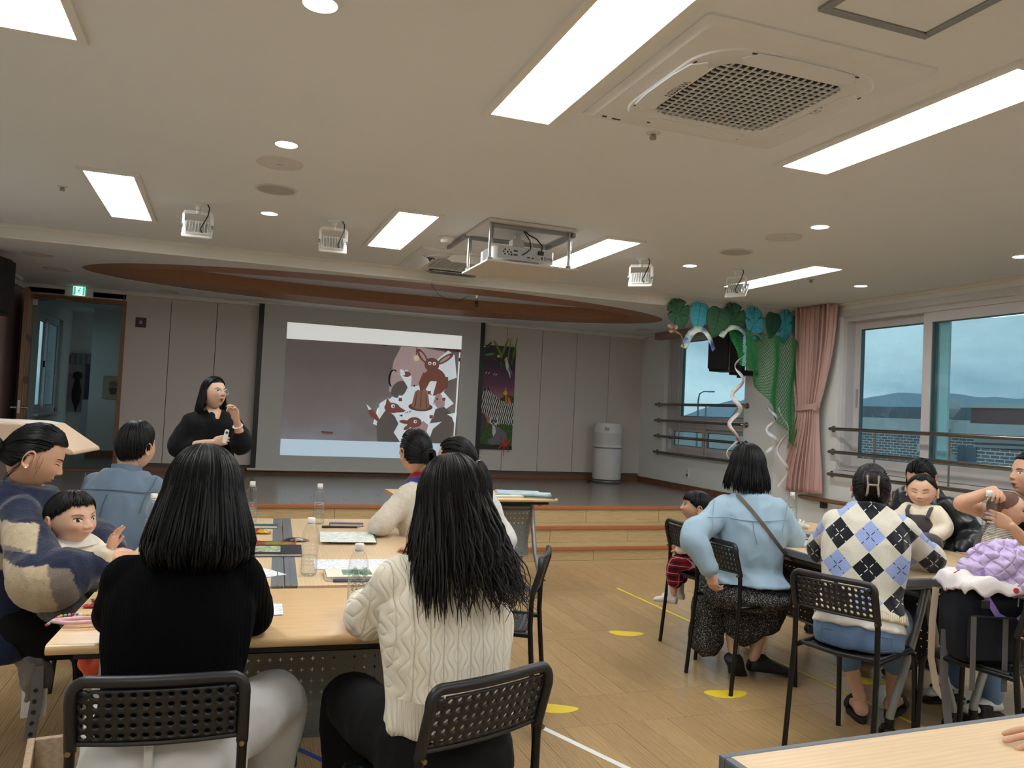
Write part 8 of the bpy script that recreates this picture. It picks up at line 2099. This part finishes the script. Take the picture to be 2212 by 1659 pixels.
# ------------------------------------------------------------------ floor tape and spots
M_yel = plain('yellow_tape', S(222, 196, 40), .5, var=.03); M_whtape = plain('white_tape', S(222, 222, 220), .5); M_blut = plain('blue_tape', S(52, 72, 160), .5)
def tape(label, a, b, w, mat):
    a, b = Vector((*a, 0)), Vector((*b, 0)); d = b-a; c = (a+b)/2
    MB().b2((-d.length/2, -w/2, .0002), (d.length/2, w/2, .0012)).build('floor_tape', mat, smooth=None, loc=(c.x, c.y, 0), rotz=math.atan2(d.y, d.x), label=label, cat='tape')
tape('long yellow floor tape line running under the window-side chairs', (3.10, 5.90), (3.20, 2.6), .022, M_yel)
tape('white floor tape line beside the askew chair', (1.30, 3.62), (1.72, 2.55), .030, M_whtape)
tape('blue floor tape line along the stage-front table', (2.36, 6.62), (2.35, 5.89), .024, M_blut)
tape('short blue floor tape joining the caster of the stage-front table', (2.36, 5.895), (1.2, 5.88), .020, M_blut)
tape('blue floor tape under the front beech table', (.30, 3.44), (.62, 2.95), .024, M_blut)
G_ = 'yellow floor spots'
for (x, y), r, lb in (((2.534, 4.66), 20, 'yellow bean-shaped floor spot on the open floor'), ((1.558, 3.545), 25, 'yellow bean-shaped floor spot next to the white tape'), ((2.518, 3.54), 10, 'yellow floor spot under the chair of the pale denim shirt woman'), ((3.449, 3.55), 30, 'yellow floor spot under the window-side tables')):
    P_ = [(.115*math.cos(a), (.058-.008*math.cos(a))*math.sin(a)+.012*math.cos(2*a)) for a in [2*math.pi*i/32 for i in range(32)]]
    MB().prism(P_, .0010, place((0, 0, .0002))).build('floor_spot', M_yel, smooth=None, loc=(x, y, 0), rotz=R(-r), label=lb, cat='floor sticker', group=G_)

# ------------------------------------------------------------------ bag, blanket and jacket on the chair
def make_bag():
    M_bag = fabric('black_canvas', S(24, 26, 34), sheen=.05); M_web = plain('beige_webbing', S(170, 152, 132), .8); M_webg = plain('grey_webbing', S(92, 90, 92), .8)
    t = thing('diaper_bag', 'large black nappy bag standing on the chair', 'bag', (3.075, 2.545, .455), R(-20))
    m = MB(); m.loft([[(x, y, z) for x, y in rrect(w, d, .05)] for w, d, z in ((.26, .19, .0), (.28, .21, .03), (.29, .21, .2), (.275, .20, .28), (.22, .15, .325))]); m.build('body', M_bag, t, smooth=50, bev=.01)
    MB().prism(rrect(.20, .18, .02), .03, place((-.02, -.105, .11), (90, 0, 0))).build('front_pocket', M_bag, t, smooth=40, bev=.008)
    MB().tube([(-.10, -.140, .20), (.06, -.140, .20)], .003, 6).build('zip', M_dark, t)
    for x in (-.11, .02): MB().tube([(x, -.137, .20), (x, -.137, .10), (x+.004, -.13, -.10)], .013, 6, flat=.18, up=(0, 1, 0)).build('strap', M_webg, t)
    MB().b2((-.085, -.147, .235), (-.05, -.138, .27)).build('buckle', M_dark, t, smooth=None, bev=.004)
    q = thing('carrier_harness', 'beige baby carrier straps with a buckle hanging beside the black bag', 'baby carrier', (2.96, 2.66, .46), R(-24))
    MB().tube([(-.02, -.02, .27), (-.045, -.05, .12), (-.05, -.06, -.02), (-.03, -.07, -.14), (.0, -.075, -.18)], .016, 6, flat=.2, up=(0, 1, 0)).build('webbing', M_web, q); MB().tube([(.01, -.05, .1), (.0, -.07, -.1), (.02, -.09, -.32)], .02, 6, flat=.16, up=(0, 1, 0)).build('grey_webbing', M_webg, q)
    MB().b2((.0, -.1, -.35), (.045, -.085, -.31)).build('buckle', M_dark, q, smooth=None, bev=.004)
    # blanket with small red motifs
    m = NT('heart_print_blanket'); vo = m.n('TexVoronoi', Scale=11.0); m.l(m.obj(), vo.inputs['Vector']); m.col(m.mix(m.math('LESS_THAN', vo.outputs['Distance'], .16), S(226, 220, 218), S(180, 50, 66))); m.set(.9); 
    b = thing('baby_blanket', 'white blanket with small red hearts draped over the black bag', 'blanket', (3.095, 2.53, .735), R(-20))
    g = MB()
    def fn(u, v):
        x = (u-.5)*.40; y = (v-.5)*.30; r = max(abs(x)/.15, abs(y)/.115); z = .06 if r < 1 else .06-(r-1)*.16; z += noise.noise((u*6, v*6, 3))*.022; k = 1 if r < 1 else 1/r+(1-1/r)*.35
        return (x*k, y*k, z+.01*math.sin(u*20+v*9))
    g.grid(fn, 36, 30); o = g.build('cloth', m.m, b, smooth=True, fix=False); s_ = o.modifiers.new('solid', 'SOLIDIFY'); s_.thickness = .010; s_.offset = 1
    # lilac padded jacket
    Ml = NT('lilac_quilt'); v = Ml.obj(); p = Ml.xyz(v); h = Ml.math('MINIMUM', Ml.math('ABSOLUTE', Ml.math('SINE', Ml.math('MULTIPLY', Ml.math('ADD', p[0], p[2]), 55))), Ml.math('ABSOLUTE', Ml.math('SINE', Ml.math('MULTIPLY', Ml.math('SUBTRACT', p[0], p[2]), 55)))); Ml.col(S(196, 176, 220)); Ml.set(.55); Ml.bump(Ml.math('POWER', h, .4), .8, .01)
    j = thing('padded_jacket', 'lilac quilted child jacket heaped on the blanket', 'jacket', (3.14, 2.50, .79), R(-20)); q = MB()
    limb(q, [(-.12, .02, .03), (-.03, -.02, .06), (.08, .01, .05), (.15, .02, .02)], [.05, .075, .075, .05]); limb(q, [(-.10, .02, .09), (-.04, .0, .12), (.05, .01, .12), (.12, .02, .06)], [.03, .036, .036, .03]); limb(q, [(.0, -.05, .0), (.08, -.08, -.02), (.14, -.05, -.05)], [.05, .055, .04])
    vv, ff, nn = fuse(q, .008, 3); vv = wrinkle(vv, nn, .016, (16, 16, 16), 4); mesh_obj('padding', vv, ff, Ml.m, j)
    MB().tube([(-.06, -.07, .04), (-.12, -.06, .03), (-.13, -.08, -.04), (-.08, -.10, -.13), (-.02, -.11, -.16), (.03, -.11, -.12)], .015, 6, flat=.2, up=(0, 1, 0)).build('lilac_strap', plain('violet_webbing', S(140, 116, 190), .7), j)
    MB().tube([(.0, -.09, .0), (.005, -.1, -.05), (.0, -.105, -.09)], .003, 6).build('clip', M_steel, j)
make_bag()
# hanging carrier under the navy sweater woman, orange child seat and pale crate under the table
t = thing('hanging_baby_carrier', 'grey baby carrier with a studded strap hanging from the left chair', 'baby carrier', (-.60, 3.30, .36))
q = MB(); limb(q, [(-.03, 0, .10), (.0, .0, .05), (.02, .01, -.02), (.01, 0, -.06)], [.04, .05, .045, .025]); cloth('pouch', q, t, fabric('grey_padded', S(128, 124, 124)), .009, 3, .012, (18, 18, 12), 2)
st = MB().tube([(.03, -.05, .06), (.035, -.06, -.05), (.02, -.06, -.2)], .022, 6, flat=.15, up=(0, 1, 0)).build('strap', fabric('grey_strap', S(120, 118, 122)), t)
for i in range(5): MB().cyl((.031-.002*i, -.066, -.02-.038*i), (.031-.002*i, -.07, -.02-.038*i), .007, 10).build('snap', M_dark, st)
MB().b2((-.02, -.02, -.13), (.06, -.018, -.03)).build('care_label', M_white, t, smooth=None)
t = thing('orange_child_seat', 'orange plastic child seat under the front table corner', 'child seat', (-.30, 2.74, 0))
m = MB(); limb(m, [(-.055, -.02, .60), (-.035, -.02, .565), (.01, -.02, .60), (.03, -.02, .68)], [.018, .026, .03, .022]); limb(m, [(-.05, .02, .57), (.06, .05, .56), (.14, .1, .57)], [.03, .03, .03]); cloth('shell', m, t, plain('orange_plastic', S(222, 78, 40), .35), .007, 3, 0)
for x, y in ((-.01, 0), (.12, .02), (.0, .12), (.12, .14)): MB().tube([(x, y, .56), (x-.01, y, 0)], .012, 8).build('leg', M_offw, t)
t = thing('pale_wood_crate', 'pale wooden crate with papers under the left end of the front table', 'crate', (-.44, 2.35, 0), R(8)); Mcr = wood('pale_pine', S(206, 178, 146), S(222, 198, 168), (2, 9, 9), .5)
for lo, hi in (((0, 0, 0), (.02, .40, .36)), ((.26, 0, 0), (.28, .40, .36)), ((0.02, 0, 0), (.26, .02, .22)), ((.02, .38, 0), (.26, .40, .36)), ((.02, .02, 0), (.26, .38, .02))): MB().b2(lo, hi).build('board', Mcr, t, smooth=None, bev=.003)
MB().b2((.05, .05, .02), (.12, .34, .24)).build('paper_stack', M_page, t, smooth=None)
# ------------------------------------------------------------------ end
